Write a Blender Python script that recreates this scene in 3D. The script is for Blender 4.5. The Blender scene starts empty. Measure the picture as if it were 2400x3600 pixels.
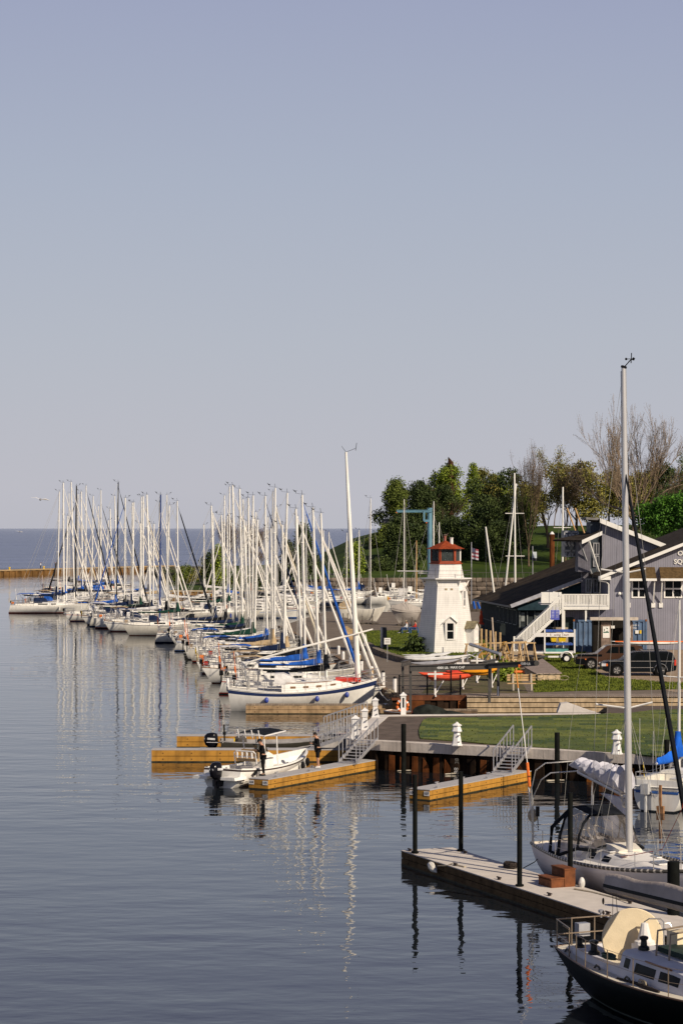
import bpy, math, random
from math import sin, cos, pi, radians, sqrt, atan2
from mathutils import Vector, Matrix, Euler, noise as mnoise
random.seed(7)
S = bpy.context.scene
COL = S.collection
F_, H_, CX, HY = 8000.0, 12.3, 1200.0, 1855.0   # lens in photo pixels, eye height, principal column, horizon row

def G(x, y, h=0.0):
    "ground point: pixel to the level plane at height h"
    Y = F_*(H_-h)/(y-HY)
    return ((x-CX)/F_*Y, Y, h)
def PD(x, y, Y):
    return ((x-CX)/F_*Y, Y, H_-(y-HY)*Y/F_)
def X_at(x, Y): return (x-CX)/F_*Y
def Z_at(y, Y): return H_-(y-HY)*Y/F_
def zm(ox, oy, s): return lambda x, y: (ox+x/s, oy+y/s)
zB = zm(1750, 1780, 2.412); z115 = zm(1150, 2150, 2.24); z14 = zm(1400, 2180, 3.92); z12 = zm(1200, 1550, 2.24); z182 = zm(1820, 2160, 2.703); zL = zm(1450, 1870, 5.226)

# ---------------------------------------------------------------- materials
MATS = {}
def mat(name, col, rough=.55, metal=0, var=.12, scale=2.5, bump=0, bscale=25, lines=None, col2=None, island=0, trans=0, spec=None, detail=5, stain=0):
    if name in MATS: return MATS[name]
    m = bpy.data.materials.new(name); m.use_nodes = True; nt = m.node_tree; N = nt.nodes; L = nt.links
    b = N['Principled BSDF']; b.inputs['Roughness'].default_value = rough; b.inputs['Metallic'].default_value = metal
    if spec is None: spec = .12 if rough >= .8 else .18 if max(col) < .03 else .3 if rough >= .6 else .5
    b.inputs['Specular IOR Level'].default_value = spec
    tc = N.new('ShaderNodeTexCoord'); nz = N.new('ShaderNodeTexNoise'); nz.inputs['Scale'].default_value = scale; nz.inputs['Detail'].default_value = detail
    L.new(tc.outputs['Object'], nz.inputs['Vector'])
    mx = N.new('ShaderNodeMix'); mx.data_type = 'RGBA'
    c2 = col2 or tuple(c*(1-2.2*var) for c in col)
    c1 = col if col2 else tuple(min(1, c*(1+var)) for c in col)
    mx.inputs['A'].default_value = (*c1, 1); mx.inputs['B'].default_value = (*c2, 1)
    rmp = N.new('ShaderNodeMapRange'); rmp.inputs['From Min'].default_value = .3; rmp.inputs['From Max'].default_value = .7
    L.new(nz.outputs['Fac'], rmp.inputs['Value']); L.new(rmp.outputs['Result'], mx.inputs['Factor'])
    out = mx.outputs['Result']
    if island:
        g = N.new('ShaderNodeNewGeometry'); mr = N.new('ShaderNodeMapRange'); mr.inputs['To Min'].default_value = 1-island; mr.inputs['To Max'].default_value = 1+island
        L.new(g.outputs['Random Per Island'], mr.inputs['Value'])
        mm = N.new('ShaderNodeVectorMath'); mm.operation = 'SCALE'; L.new(out, mm.inputs[0]); L.new(mr.outputs['Result'], mm.inputs['Scale']); out = mm.outputs['Vector']
    hgt = None
    if lines:
        ax, sp, wd, dk = lines
        sx = N.new('ShaderNodeSeparateXYZ'); L.new(tc.outputs['Object'], sx.inputs[0])
        dv = N.new('ShaderNodeMath'); dv.operation = 'DIVIDE'; L.new(sx.outputs[ax], dv.inputs[0]); dv.inputs[1].default_value = sp
        fr = N.new('ShaderNodeMath'); fr.operation = 'FRACT'; L.new(dv.outputs[0], fr.inputs[0])
        lt = N.new('ShaderNodeMath'); lt.operation = 'LESS_THAN'; L.new(fr.outputs[0], lt.inputs[0]); lt.inputs[1].default_value = wd/sp
        m2 = N.new('ShaderNodeMix'); m2.data_type = 'RGBA'; L.new(lt.outputs[0], m2.inputs['Factor']); L.new(out, m2.inputs['A'])
        m2.inputs['B'].default_value = (*[c*dk for c in col], 1)
        # each board its own tone
        fl = N.new('ShaderNodeMath'); fl.operation = 'FLOOR'; L.new(dv.outputs[0], fl.inputs[0])
        wn = N.new('ShaderNodeTexWhiteNoise'); wn.noise_dimensions = '1D'; L.new(fl.outputs[0], wn.inputs['W'])
        mr = N.new('ShaderNodeMapRange'); mr.inputs['To Min'].default_value = 1-var*.8; mr.inputs['To Max'].default_value = 1+var*.4; L.new(wn.outputs['Value'], mr.inputs['Value'])
        mm = N.new('ShaderNodeVectorMath'); mm.operation = 'SCALE'; L.new(m2.outputs['Result'], mm.inputs[0]); L.new(mr.outputs['Result'], mm.inputs['Scale']); out = mm.outputs['Vector']
    if stain:   # run-off streaks: noise stretched in z
        mp = N.new('ShaderNodeMapping'); mp.inputs['Scale'].default_value = (3, 3, .35); L.new(tc.outputs['Object'], mp.inputs[0])
        n3 = N.new('ShaderNodeTexNoise'); n3.inputs['Scale'].default_value = 2.2; n3.inputs['Detail'].default_value = 6; L.new(mp.outputs[0], n3.inputs['Vector'])
        r3 = N.new('ShaderNodeMapRange'); r3.inputs['From Min'].default_value = .45; r3.inputs['From Max'].default_value = .75; r3.inputs['To Min'].default_value = 1; r3.inputs['To Max'].default_value = 1-stain
        L.new(n3.outputs['Fac'], r3.inputs['Value'])
        mm = N.new('ShaderNodeVectorMath'); mm.operation = 'SCALE'; L.new(out, mm.inputs[0]); L.new(r3.outputs['Result'], mm.inputs['Scale']); out = mm.outputs['Vector']
    L.new(out, b.inputs['Base Color'])
    if bump:
        n2 = N.new('ShaderNodeTexNoise'); n2.inputs['Scale'].default_value = bscale; n2.inputs['Detail'].default_value = 4
        L.new(tc.outputs['Object'], n2.inputs['Vector']); bp = N.new('ShaderNodeBump'); bp.inputs['Strength'].default_value = bump; bp.inputs['Distance'].default_value = .05
        L.new(n2.outputs['Fac'], bp.inputs['Height']); L.new(bp.outputs['Normal'], b.inputs['Normal'])
    if trans:
        b.inputs['Transmission Weight'].default_value = trans; b.inputs['IOR'].default_value = 1.1
    MATS[name] = m; return m

white = mat('gelcoat_white', (.86, .83, .76), .35, var=.05, scale=1.2, stain=.12)
white2 = mat('gelcoat_cream', (.70, .66, .57), .4, var=.06, scale=1.5, stain=.15)
greyhull = mat('gelcoat_grey', (.36, .36, .38), .4, var=.08)
navyhull = mat('gelcoat_navy', (.012, .018, .045), .3, var=.1)
blackhull = mat('gelcoat_black_green', (.005, .007, .006), .5, var=.1, spec=.12)
deckm = mat('deck_nonskid', (.66, .63, .56), .7, var=.07, scale=3)
deckgrey = mat('deck_nonskid_grey', (.52, .51, .52), .6, var=.07)  # deckgrey: plain mid-grey deck tone
navystripe = mat('navy_stripe', (.015, .03, .10), .4, var=.1)
bluestripe = mat('blue_stripe', (.03, .11, .36), .4, var=.1)
redstripe = mat('red_stripe', (.42, .05, .03), .45, var=.1)
antifoul_red = mat('antifoul_red', (.16, .05, .03), .7, var=.2)
antifoul_dark = mat('antifoul_dark', (.02, .025, .03), .7, var=.2)
antifoul_blue = mat('antifoul_blue', (.02, .05, .13), .7, var=.2)
mastm = mat('mast_aluminium', (.86, .83, .76), .45, metal=.0, var=.06, scale=.7, stain=.1)
mastgrey = mat('mast_grey_alloy', (.60, .58, .56), .35, metal=.45, var=.06, scale=.7)
mastblack = mat('mast_black', (.012, .013, .016), .4, var=.1)
mastblue = mat('mast_blue', (.03, .06, .20), .4, var=.1)
mastwood = mat('mast_varnished_wood', (.52, .30, .10), .45, var=.15)
sailw = mat('furled_sail_white', (.78, .74, .67), .8, var=.1, scale=1.5, bump=.4, bscale=5)
sailcream = mat('furled_sail_cream', (.62, .55, .42), .85, var=.1, bump=.4, bscale=5)
covers = {
 'blue': mat('canvas_royal_blue', (.02, .10, .42), .85, var=.2, bump=.8, bscale=4),
 'navy': mat('canvas_navy', (.012, .022, .06), .9, var=.2, bump=.8, bscale=4),
 'black': mat('canvas_black', (.012, .014, .018), .9, var=.2, bump=.8, bscale=4),
 'tan': mat('canvas_tan', (.46, .34, .20), .9, var=.15, bump=.8, bscale=4),
 'green': mat('canvas_green', (.012, .05, .035), .9, var=.2, bump=.8, bscale=4),
 'white': mat('canvas_white', (.66, .64, .62), .85, var=.12, bump=.8, bscale=4),
 'grey': mat('canvas_grey', (.23, .21, .19), .9, var=.12, bump=.6, bscale=4),
 'teal': mat('canvas_teal', (.03, .14, .18), .9, var=.15, bump=.8, bscale=4)}
glassd = mat('window_dark', (.006, .008, .009), .12, var=.1, spec=.08)
steel = mat('stainless', (.66, .63, .58), .28, metal=.75, var=.05)
galv = mat('galvanised_alloy', (.46, .45, .46), .45, metal=.5, var=.1, scale=6)
wire = mat('wire', (.42, .40, .36), .5, metal=.2, var=.05)
wired = mat('wire_dark', (.10, .09, .08), .6, var=.05)
teak = mat('teak', (.33, .17, .08), .6, var=.2, scale=6)
orange = mat('orange_plastic', (.80, .17, .02), .5, var=.08)
redm = mat('red_plastic', (.62, .04, .02), .5, var=.08)
yellow = mat('yellow_plastic', (.75, .50, .01), .5, var=.08)
ropem = mat('rope', (.45, .38, .27), .9, var=.2, scale=20)
roped = mat('rope_dark', (.05, .04, .035), .9, var=.2, scale=20)
blackp = mat('black_plastic', (.008, .008, .009), .5, var=.1)
engb = mat('outboard_black', (.008, .008, .011), .18, var=.1)
pileb = mat('pile_black', (.006, .007, .006), .85, var=.3, scale=3)
whitep = mat('white_paint', (.80, .77, .73), .5, var=.05, scale=2, stain=.1)
fender = mat('fender', (.66, .64, .60), .5, var=.1)
fenderb = mat('fender_blue', (.03, .06, .32), .5, var=.1)

# ---------------------------------------------------------------- mesh builder
class MB:
    def __init__(s): s.v = []; s.f = []; s.m = []; s.M = None
    def add(s, vs, fs, mi=0):
        o = len(s.v); s.v += [tuple(p) for p in vs]; s.f += [tuple(i+o for i in f) for f in fs]; s.m += [mi]*len(fs); return s
    def box(s, c, sz, rz=0, mi=0, rx=0, ry=0):
        R = Euler((rx, ry, rz)).to_matrix(); c = Vector(c)
        vs = [c+R@Vector((x*sz[0]/2, y*sz[1]/2, z*sz[2]/2)) for x in (-1, 1) for y in (-1, 1) for z in (-1, 1)]
        return s.add(vs, [(0, 1, 3, 2), (4, 6, 7, 5), (0, 4, 5, 1), (2, 3, 7, 6), (0, 2, 6, 4), (1, 5, 7, 3)], mi)
    def bb(s, a, b, mi=0):
        return s.box([(a[i]+b[i])/2 for i in range(3)], [abs(b[i]-a[i]) for i in range(3)], mi=mi)
    def beam(s, a, b, w, h, mi=0):
        a = Vector(a); b = Vector(b); d = (b-a); 
        if d.length < 1e-6: return s
        d.normalize(); up = Vector((0, 0, 1)) if abs(d.z) < .98 else Vector((0, 1, 0))
        x = d.cross(up).normalized(); u = x.cross(d)
        vs = [p+x*(i*w/2)+u*(j*h/2) for p in (a, b) for i in (-1, 1) for j in (-1, 1)]
        return s.add(vs, [(0, 1, 3, 2), (4, 6, 7, 5), (0, 4, 5, 1), (2, 3, 7, 6), (0, 2, 6, 4), (1, 5, 7, 3)], mi)
    def ring(s, p, d, r, n, ry=None):
        up = Vector((0, 0, 1)) if abs(d.z) < .95 else Vector((1, 0, 0))
        x = d.cross(up).normalized(); u = x.cross(d).normalized(); ry = ry or r
        return [p+x*(cos(2*pi*k/n)*r)+u*(sin(2*pi*k/n)*ry) for k in range(n)]
    def path(s, pts, r, n=6, mi=0, ry=None, closed=False, cap=True):
        pts = [Vector(p) for p in pts]; m = len(pts); rs = r if isinstance(r, (list, tuple)) else [r]*m
        rings = []
        for i, p in enumerate(pts):
            if closed: d = pts[(i+1) % m]-pts[i-1]
            else: d = pts[min(i+1, m-1)]-pts[max(i-1, 0)]
            if d.length < 1e-9: d = Vector((0, 0, 1))
            rings.append(s.ring(p, d.normalized(), rs[i], n, None if ry is None else ry*rs[i]))
        return s.loft(rings, mi, cap and not closed, closed)
    def tube(s, a, b, r, r2=None, n=6, mi=0): return s.path([a, b], [r, r if r2 is None else r2], n, mi)
    def loft(s, rings, mi=0, cap=True, closed=False, open_=False):
        n = len(rings[0]); vs = [p for r in rings for p in r]; fs = []
        m = len(rings)
        for i in range(m if closed else m-1):
            j = (i+1) % m
            for k in range(n-1 if open_ else n):
                l = (k+1) % n; fs.append((i*n+k, i*n+l, j*n+l, j*n+k))
        if cap and not closed: fs.append(tuple(range(n-1, -1, -1))); fs.append(tuple((m-1)*n+k for k in range(n)))
        return s.add(vs, fs, mi)
    def lathe(s, prof, c=(0, 0, 0), n=12, mi=0, rot=0):
        return s.loft([[Vector((c[0]+r*cos(rot+2*pi*k/n), c[1]+r*sin(rot+2*pi*k/n), c[2]+z)) for k in range(n)] for r, z in prof], mi)
    def sphere(s, c, r, n=8, m=6, mi=0):
        if not isinstance(r, (tuple, list)): r = (r, r, r)
        return s.loft([[Vector((c[0]+r[0]*sin(pi*j/m)*cos(2*pi*k/n), c[1]+r[1]*sin(pi*j/m)*sin(2*pi*k/n), c[2]-r[2]*cos(pi*j/m))) for k in range(n)] for j in [.02]+list(range(1, m))+[m-.02]], mi)
    def poly(s, pts, mi=0): return s.add(pts, [tuple(range(len(pts)))], mi)
    def prism(s, pts, z0, z1, mi=0):
        n = len(pts); vs = [(p[0], p[1], z0) for p in pts]+[(p[0], p[1], z1) for p in pts]
        fs = [tuple(range(n-1, -1, -1)), tuple(range(n, 2*n))]+[(k, (k+1) % n, n+(k+1) % n, n+k) for k in range(n)]
        return s.add(vs, fs, mi)
    def slab(s, pts, off, mi=0):
        "extrude a planar polygon by vector off"
        n = len(pts); o = Vector(off); vs = [Vector(p) for p in pts]+[Vector(p)+o for p in pts]
        fs = [tuple(range(n-1, -1, -1)), tuple(range(n, 2*n))]+[(k, (k+1) % n, n+(k+1) % n, n+k) for k in range(n)]
        return s.add(vs, fs, mi)
    def build(s, name, mats, parent=None, smooth=True, loc=None, rot=None, sharp=35):
        me = bpy.data.meshes.new(name); me.from_pydata([tuple(p) for p in s.v], [], s.f)
        for m in (mats if isinstance(mats, (list, tuple)) else [mats]): me.materials.append(m)
        if s.m: me.polygons.foreach_set('material_index', s.m)
        me.validate(); me.update()
        import bmesh
        if len(s.f) < 60000:
            bm = bmesh.new(); bm.from_mesh(me); bmesh.ops.recalc_face_normals(bm, faces=bm.faces); bm.to_mesh(me); bm.free()
        if smooth:
            me.polygons.foreach_set('use_smooth', [True]*len(me.polygons)); me.set_sharp_from_angle(angle=radians(sharp))
        o = bpy.data.objects.new(name, me); COL.objects.link(o)
        if parent: o.parent = parent
        if loc: o.location = loc
        if rot: o.rotation_euler = rot
        return o

def tag(o, label=None, cat=None, group=None, kind=None):
    if label: o['label'] = label
    if cat: o['category'] = cat
    if group: o['group'] = group
    if kind: o['kind'] = kind
    return o
def thing(name, label, cat, loc=(0, 0, 0), rz=0, group=None, rx=0, ry=0):
    o = bpy.data.objects.new(name, None); COL.objects.link(o); o.location = loc; o.rotation_euler = (rx, ry, rz); o.empty_display_size = .3
    return tag(o, label, cat, group)
def copy_tree(o, parent=None):
    c = o.copy(); COL.objects.link(c); c.parent = parent
    for ch in list(o.children): copy_tree(ch, c)
    return c
def text_mesh(txt, size, name='lettering', m=None, parent=None, loc=(0, 0, 0), rot=(pi/2, 0, 0), depth=.004, align='CENTER', bold=.0, sx=1):
    cu = bpy.data.curves.new(name, 'FONT'); cu.body = txt; cu.size = size; cu.extrude = depth; cu.align_x = align; cu.align_y = 'CENTER'; cu.offset = bold
    o = bpy.data.objects.new('tmp', cu); COL.objects.link(o)
    bpy.context.view_layer.update()
    me = bpy.data.meshes.new_from_object(o.evaluated_get(bpy.context.evaluated_depsgraph_get())); bpy.data.objects.remove(o)
    me.materials.clear(); me.materials.append(m or blackp)
    t = bpy.data.objects.new(name, me); COL.objects.link(t); t.location = loc; t.rotation_euler = rot; t.scale = (sx, 1, 1)
    if parent: t.parent = parent
    return t
ORD = 'first second third fourth fifth sixth seventh eighth ninth tenth eleventh twelfth thirteenth fourteenth fifteenth sixteenth seventeenth eighteenth nineteenth twentieth'.split()
ORD += ['twenty-'+w for w in ORD[:9]]+['thirtieth']+['thirty-'+w for w in ORD[:9]]+['fortieth']
# ---------------------------------------------------------------- camera, light, sky
cam_d = bpy.data.cameras.new('Camera'); cam = bpy.data.objects.new('Camera', cam_d); COL.objects.link(cam); S.camera = cam
cam.location = (0, 0, H_); cam.rotation_euler = (pi/2, 0, 0)
cam_d.sensor_fit = 'VERTICAL'; cam_d.sensor_height = 36; cam_d.sensor_width = 24; cam_d.lens = 36*F_/3600
cam_d.shift_y = (HY-1800)/3600; cam_d.clip_start = .5; cam_d.clip_end = 60000
SUN = Vector((.70, -.72, 0)).normalized(); EL = radians(33)
sd = bpy.data.lights.new('Sun', 'SUN'); sun = bpy.data.objects.new('Sun', sd); COL.objects.link(sun)
sd.energy = 5.0; sd.angle = radians(.6); sd.color = (1, .87, .70)
dirv = Vector((SUN.x*cos(EL), SUN.y*cos(EL), sin(EL)))
sun.rotation_euler = (-dirv).to_track_quat('-Z', 'Y').to_euler()
w = bpy.data.worlds.new('World'); S.world = w; w.use_nodes = True; nt = w.node_tree; N = nt.nodes; L = nt.links
bg = N['Background']; sky = N.new('ShaderNodeTexSky'); sky.sky_type = 'NISHITA'; sky.sun_disc = False; sky.sun_elevation = EL
sky.sun_rotation = atan2(SUN.x, SUN.y); sky.dust_density = 2.5; sky.air_density = 1.2
sc = N.new('ShaderNodeVectorMath'); sc.operation = 'SCALE'; sc.inputs['Scale'].default_value = .9; L.new(sky.outputs[0], sc.inputs[0])
tc = N.new('ShaderNodeTexCoord'); sp = N.new('ShaderNodeSeparateXYZ'); L.new(tc.outputs['Generated'], sp.inputs[0])
nz = N.new('ShaderNodeTexNoise'); nz.inputs['Scale'].default_value = 3; L.new(tc.outputs['Generated'], nz.inputs['Vector'])
ad = N.new('ShaderNodeMath'); ad.operation = 'MULTIPLY_ADD'; ad.inputs[1].default_value = .02; L.new(nz.outputs['Fac'], ad.inputs[0]); L.new(sp.outputs['Z'], ad.inputs[2])
cr = N.new('ShaderNodeValToRGB'); L.new(ad.outputs[0], cr.inputs['Fac'])
def lin(r, g, b):
    f = lambda c: (c/255/12.92 if c/255 <= .04045 else ((c/255+.055)/1.055)**2.4)
    return (f(r), f(g), f(b))
e = cr.color_ramp.elements; SK = 10.0   # ramp x SK, then strength .1
stops = [(0, (188, 188, 197)), (.025, (191, 191, 200)), (.09, (182, 187, 199)), (.16, (171, 179, 197)), (.26, (154, 161, 190)), (.45, (86, 95, 130)), (1, (52, 64, 104))]
e[0].position = 0; e[0].color = (*lin(*stops[0][1]), 1); e[1].position = 1; e[1].color = (*lin(*stops[-1][1]), 1)
for p, c in stops[1:-1]: k = e.new(p); k.color = (*lin(*c), 1)
s2 = N.new('ShaderNodeVectorMath'); s2.operation = 'SCALE'; s2.inputs['Scale'].default_value = SK; L.new(cr.outputs[0], s2.inputs[0])
mx = N.new('ShaderNodeMix'); mx.data_type = 'RGBA'; mx.inputs['Factor'].default_value = .95; L.new(sc.outputs[0], mx.inputs['A']); L.new(s2.outputs[0], mx.inputs['B'])
L.new(mx.outputs['Result'], bg.inputs['Color']); bg.inputs['Strength'].default_value = .1
S.render.engine = 'CYCLES'; S.view_settings.view_transform = 'Standard'; S.view_settings.look = 'None'; S.view_settings.exposure = 0

# ---------------------------------------------------------------- water
def water_mat(name, base, slopes, rough, wind=None, spec=.5, tint=None):
    m = bpy.data.materials.new(name); m.use_nodes = True; nt = m.node_tree; N = nt.nodes; L = nt.links; b = N['Principled BSDF']
    b.inputs['Roughness'].default_value = rough; b.inputs['IOR'].default_value = 1.38; b.inputs['Specular IOR Level'].default_value = spec
    tc = N.new('ShaderNodeTexCoord'); prev = None; tot = None
    for i, (sx, sy, dist, det) in enumerate(slopes):
        mp = N.new('ShaderNodeMapping'); mp.inputs['Scale'].default_value = (sx, sy, 1); mp.inputs['Rotation'].default_value = (0, 0, .2*i-.15); L.new(tc.outputs['Object'], mp.inputs[0])
        nz = N.new('ShaderNodeTexNoise'); nz.inputs['Scale'].default_value = 1; nz.inputs['Detail'].default_value = det; nz.inputs['Roughness'].default_value = .45; L.new(mp.outputs[0], nz.inputs['Vector'])
        ml = N.new('ShaderNodeMath'); ml.operation = 'MULTIPLY'; ml.inputs[1].default_value = dist; L.new(nz.outputs['Fac'], ml.inputs[0])
        if tot is None: tot = ml.outputs[0]
        else:
            a = N.new('ShaderNodeMath'); a.operation = 'ADD'; L.new(tot, a.inputs[0]); L.new(ml.outputs[0], a.inputs[1]); tot = a.outputs[0]
    # patches of calmer and rougher water
    mp = N.new('ShaderNodeMapping'); mp.inputs['Scale'].default_value = (.02, .035, 1); L.new(tc.outputs['Object'], mp.inputs[0])
    nz = N.new('ShaderNodeTexNoise'); nz.inputs['Scale'].default_value = 1; nz.inputs['Detail'].default_value = 3; L.new(mp.outputs[0], nz.inputs['Vector'])
    mr = N.new('ShaderNodeMapRange'); mr.inputs['From Min'].default_value = .35; mr.inputs['From Max'].default_value = .65; mr.inputs['To Min'].default_value = .45; mr.inputs['To Max'].default_value = 1.2; L.new(nz.outputs['Fac'], mr.inputs['Value'])
    ml = N.new('ShaderNodeMath'); ml.operation = 'MULTIPLY'; L.new(tot, ml.inputs[0]); L.new(mr.outputs[0], ml.inputs[1])
    bp = N.new('ShaderNodeBump'); bp.inputs['Strength'].default_value = 1; bp.inputs['Distance'].default_value = 1; L.new(ml.outputs[0], bp.inputs['Height']); L.new(bp.outputs['Normal'], b.inputs['Normal'])
    if tint:
        mp = N.new('ShaderNodeMapping'); mp.inputs['Scale'].default_value = tint[1]; L.new(tc.outputs['Object'], mp.inputs[0])
        nz = N.new('ShaderNodeTexNoise'); nz.inputs['Scale'].default_value = 1; nz.inputs['Detail'].default_value = 6; nz.inputs['Roughness'].default_value = .65; L.new(mp.outputs[0], nz.inputs['Vector'])
        mx = N.new('ShaderNodeMix'); mx.data_type = 'RGBA'; mx.inputs['A'].default_value = (*base, 1); mx.inputs['B'].default_value = (*tint[0], 1)
        mr2 = N.new('ShaderNodeMapRange'); mr2.inputs['From Min'].default_value = .35; mr2.inputs['From Max'].default_value = .65; L.new(nz.outputs['Fac'], mr2.inputs['Value'])
        L.new(mr2.outputs[0], mx.inputs['Factor'])
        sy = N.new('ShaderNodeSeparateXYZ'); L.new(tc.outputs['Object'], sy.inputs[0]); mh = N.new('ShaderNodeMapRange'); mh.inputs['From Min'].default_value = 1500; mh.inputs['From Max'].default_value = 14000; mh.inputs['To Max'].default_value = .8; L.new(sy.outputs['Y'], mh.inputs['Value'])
        m3 = N.new('ShaderNodeMix'); m3.data_type = 'RGBA'; L.new(mh.outputs[0], m3.inputs['Factor']); L.new(mx.outputs['Result'], m3.inputs['A']); m3.inputs['B'].default_value = (.24, .26, .34, 1); L.new(m3.outputs['Result'], b.inputs['Base Color'])  # distance haze mixed into the lake's base colour
    else: b.inputs['Base Color'].default_value = (*base, 1)
    return m
wm = water_mat('harbour_water', (.010, .013, .017), [(.75, 1.25, .025, 2.2), (.22, .42, .050, 1), (3.5, 5, .0018, 1)], .015)
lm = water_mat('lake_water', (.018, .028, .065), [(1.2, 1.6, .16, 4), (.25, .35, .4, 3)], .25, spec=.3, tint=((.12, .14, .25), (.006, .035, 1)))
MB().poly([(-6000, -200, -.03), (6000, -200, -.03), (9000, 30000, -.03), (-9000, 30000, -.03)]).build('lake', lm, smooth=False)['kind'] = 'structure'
hw = MB().poly([(-400, -60, 0), (300, -60, 0), (300, 640, 0), (-51, 640, 0), (-92, 576, 0), (-170, 436, 0), (-400, 436, 0)]).build('water', wm, smooth=False); hw['kind'] = 'structure'

# ---------------------------------------------------------------- land
asph = mat('asphalt_path', (.135, .105, .085), .95, var=.14, scale=1.6, bump=.4, bscale=30)
pave = mat('paved_quay', (.20, .16, .125), .95, var=.10, scale=.7, bump=.3, bscale=10, col2=(.14, .115, .09))
conc = mat('concrete', (.62, .55, .48), .9, var=.10, scale=1.0, bump=.25, bscale=12, stain=.3)
conc2 = mat('concrete_top', (.62, .57, .52), .9, var=.07, scale=1.5, bump=.2, bscale=12)
rust = mat('rusty_steel', (.17, .055, .016), .85, var=.3, scale=1.2, stain=.5, bump=.3)
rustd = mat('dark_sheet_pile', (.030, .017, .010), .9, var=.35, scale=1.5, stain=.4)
gravel = mat('gravel', (.36, .27, .19), .98, var=.14, scale=3, bump=.6, bscale=30)
grassm = mat('grass', (.12, .155, .018), .95, scale=1.1, bump=1.0, bscale=30, col2=(.035, .06, .008), detail=9, island=0)
turfm = None
woodb = mat('weathered_board', (.50, .38, .24), .85, var=.16, scale=2.5, stain=.35)
woodg = mat('grey_deck_board', (.30, .24, .19), .9, var=.12, scale=3, lines=(0, .14, .02, .3))
rock = mat('boulder', (.17, .135, .105), .95, var=.25, scale=.8, bump=1, bscale=4, island=.35)

def sheet(name, pts, z, m, kind='structure', label=None, cat=None):
    o = MB().poly([(p[0], p[1], z) for p in pts]).build(name, m, smooth=False); o['kind'] = kind
    return o
def gp(f, pts, h): return [G(*f(*p), h)[:2] for p in pts]

# main land body: vertical walls to the lake bed
LAND = [(3.45, 150), (1.5, 176), (-3.5, 227), (-7, 256), (-2, 300), (70, 300), (70, 150.6)]
MB().prism(LAND, -3, 1.2).build('quay_ground', pave, smooth=False)['kind'] = 'structure'
# rusty waling beam along the front of the quay with sheet piles under it
qb = thing('quay_edge', 'rusty steel edge beam and sheet piling along the old quay front', 'quay wall', (3.3, 149.9, 0))
m1 = MB(); m1.bb((0, -.35, .95), (12.6, .08, 1.27)); m1.build('edge_beam', mat('rust_beam', (.16, .06, .03), .8, var=.2, stain=.3), qb, smooth=False)
m1 = MB()
for i in range(30): m1.box((.25+i*.42, -.1-(.10 if i % 2 else 0), -.4), (.40, .16, 2.7))
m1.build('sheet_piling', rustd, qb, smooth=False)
for i in range(4): MB().box((1.7+i*3.1, -.38, .25), (.9, .06, 1.35)).build('rust_plate', rust, qb, smooth=False)
# left side of quay edging
le = MB(); pp = [(3.45, 150), (1.5, 176), (-3.5, 227), (-7, 256)]
for a, b in zip(pp, pp[1:]): le.beam((a[0], a[1], 1.1), (b[0], b[1], 1.1), .34, .36)
tag(le.build('timber_kerb', mat('kerb_timber', (.20, .13, .08), .9, var=.2), smooth=False), 'brown timber kerb running along the boat side of the quay', 'kerb')

# lawn with low stone edging round the lighthouse
lawn = [(2.3, 213), (3.2, 201), (4.0, 194.5), (5.2, 187.5), (7.0, 184), (9.3, 183), (9.6, 192), (13.5, 194), (14.0, 240), (1.4, 240), (1.6, 226)]
MB().prism(lawn, 1.1, 1.46).build('lawn', grassm, smooth=False)['kind'] = 'structure'
edge = thing('stone_edging', 'low curved fieldstone edging along the lighthouse lawn', 'wall', (0, 0, 0))
m1 = MB(); random.seed(3)
for a, b in zip(lawn[:6], lawn[1:6]):
    n = int(math.dist(a, b)/.75)+1
    for i in range(n):
        t = (i+.5)/n; c = (a[0]+(b[0]-a[0])*t, a[1]+(b[1]-a[1])*t, 1.34)
        m1.box(c, (.5+random.random()*.15, .74, .5+random.random()*.08), atan2(b[1]-a[1], b[0]-a[0])-pi/2+random.uniform(-.1, .1))
m1.build('stone_course', mat('fieldstone', (.20, .165, .13), .95, var=.25, scale=1.5, bump=.8, bscale=5), edge, smooth=False)
# right-hand grass and gravel yard
ys = gp(z182, [(150, 742), (620, 727), (1120, 722), (1568, 712), (1568, 655), (1300, 640), (1120, 622), (960, 610), (830, 597), (740, 540), (600, 300), (250, 330), (120, 500)], 1.2)
gy = [(22.5, 153.6), (45, 153.6), (60, 170), (60, 206), (16, 206), (16.5, 175), (20, 166)]
sheet('gravel_yard', gy, 1.208, gravel)
sheet('yard_grass', ys, 1.216, grassm)
# dirt strip under the kayak racks
sheet('dirt_ground', [(5.4, 152.8), (12.5, 152.8), (13.5, 176), (8, 180)], 1.204, mat('dirt', (.13, .10, .065), .98, var=.2, scale=1.2, bump=.5, col2=(.10, .10, .04)))
dt = MB(); dt.bb((8.2, 149.0, 1.212), (34, 151.2, 1.27)); tag(dt.build('boardwalk', woodg, smooth=False), 'grey boardwalk strip on top of the stepped timber quay', 'boardwalk')

# timber wall of stacked beams (right) with bench-like steps
tw = thing('timber_wall', 'stepped retaining wall of pale weathered squared timbers across the inlet', 'retaining wall', (8.2, 149, 0))
for i in range(5):
    m1 = MB(); x = 0; random.seed(20+i)
    while x < 25.4:
        l = min(random.choice((5.6, 7.4, 9.1)), 25.4-x); m1.bb((x+.006, -.09*(4-i)-.05, -.42+i*.325), (x+l-.006, .5, -.42+i*.325+.265)); x += l
    m1.build('timber_course', woodb, tw, smooth=False)

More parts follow.
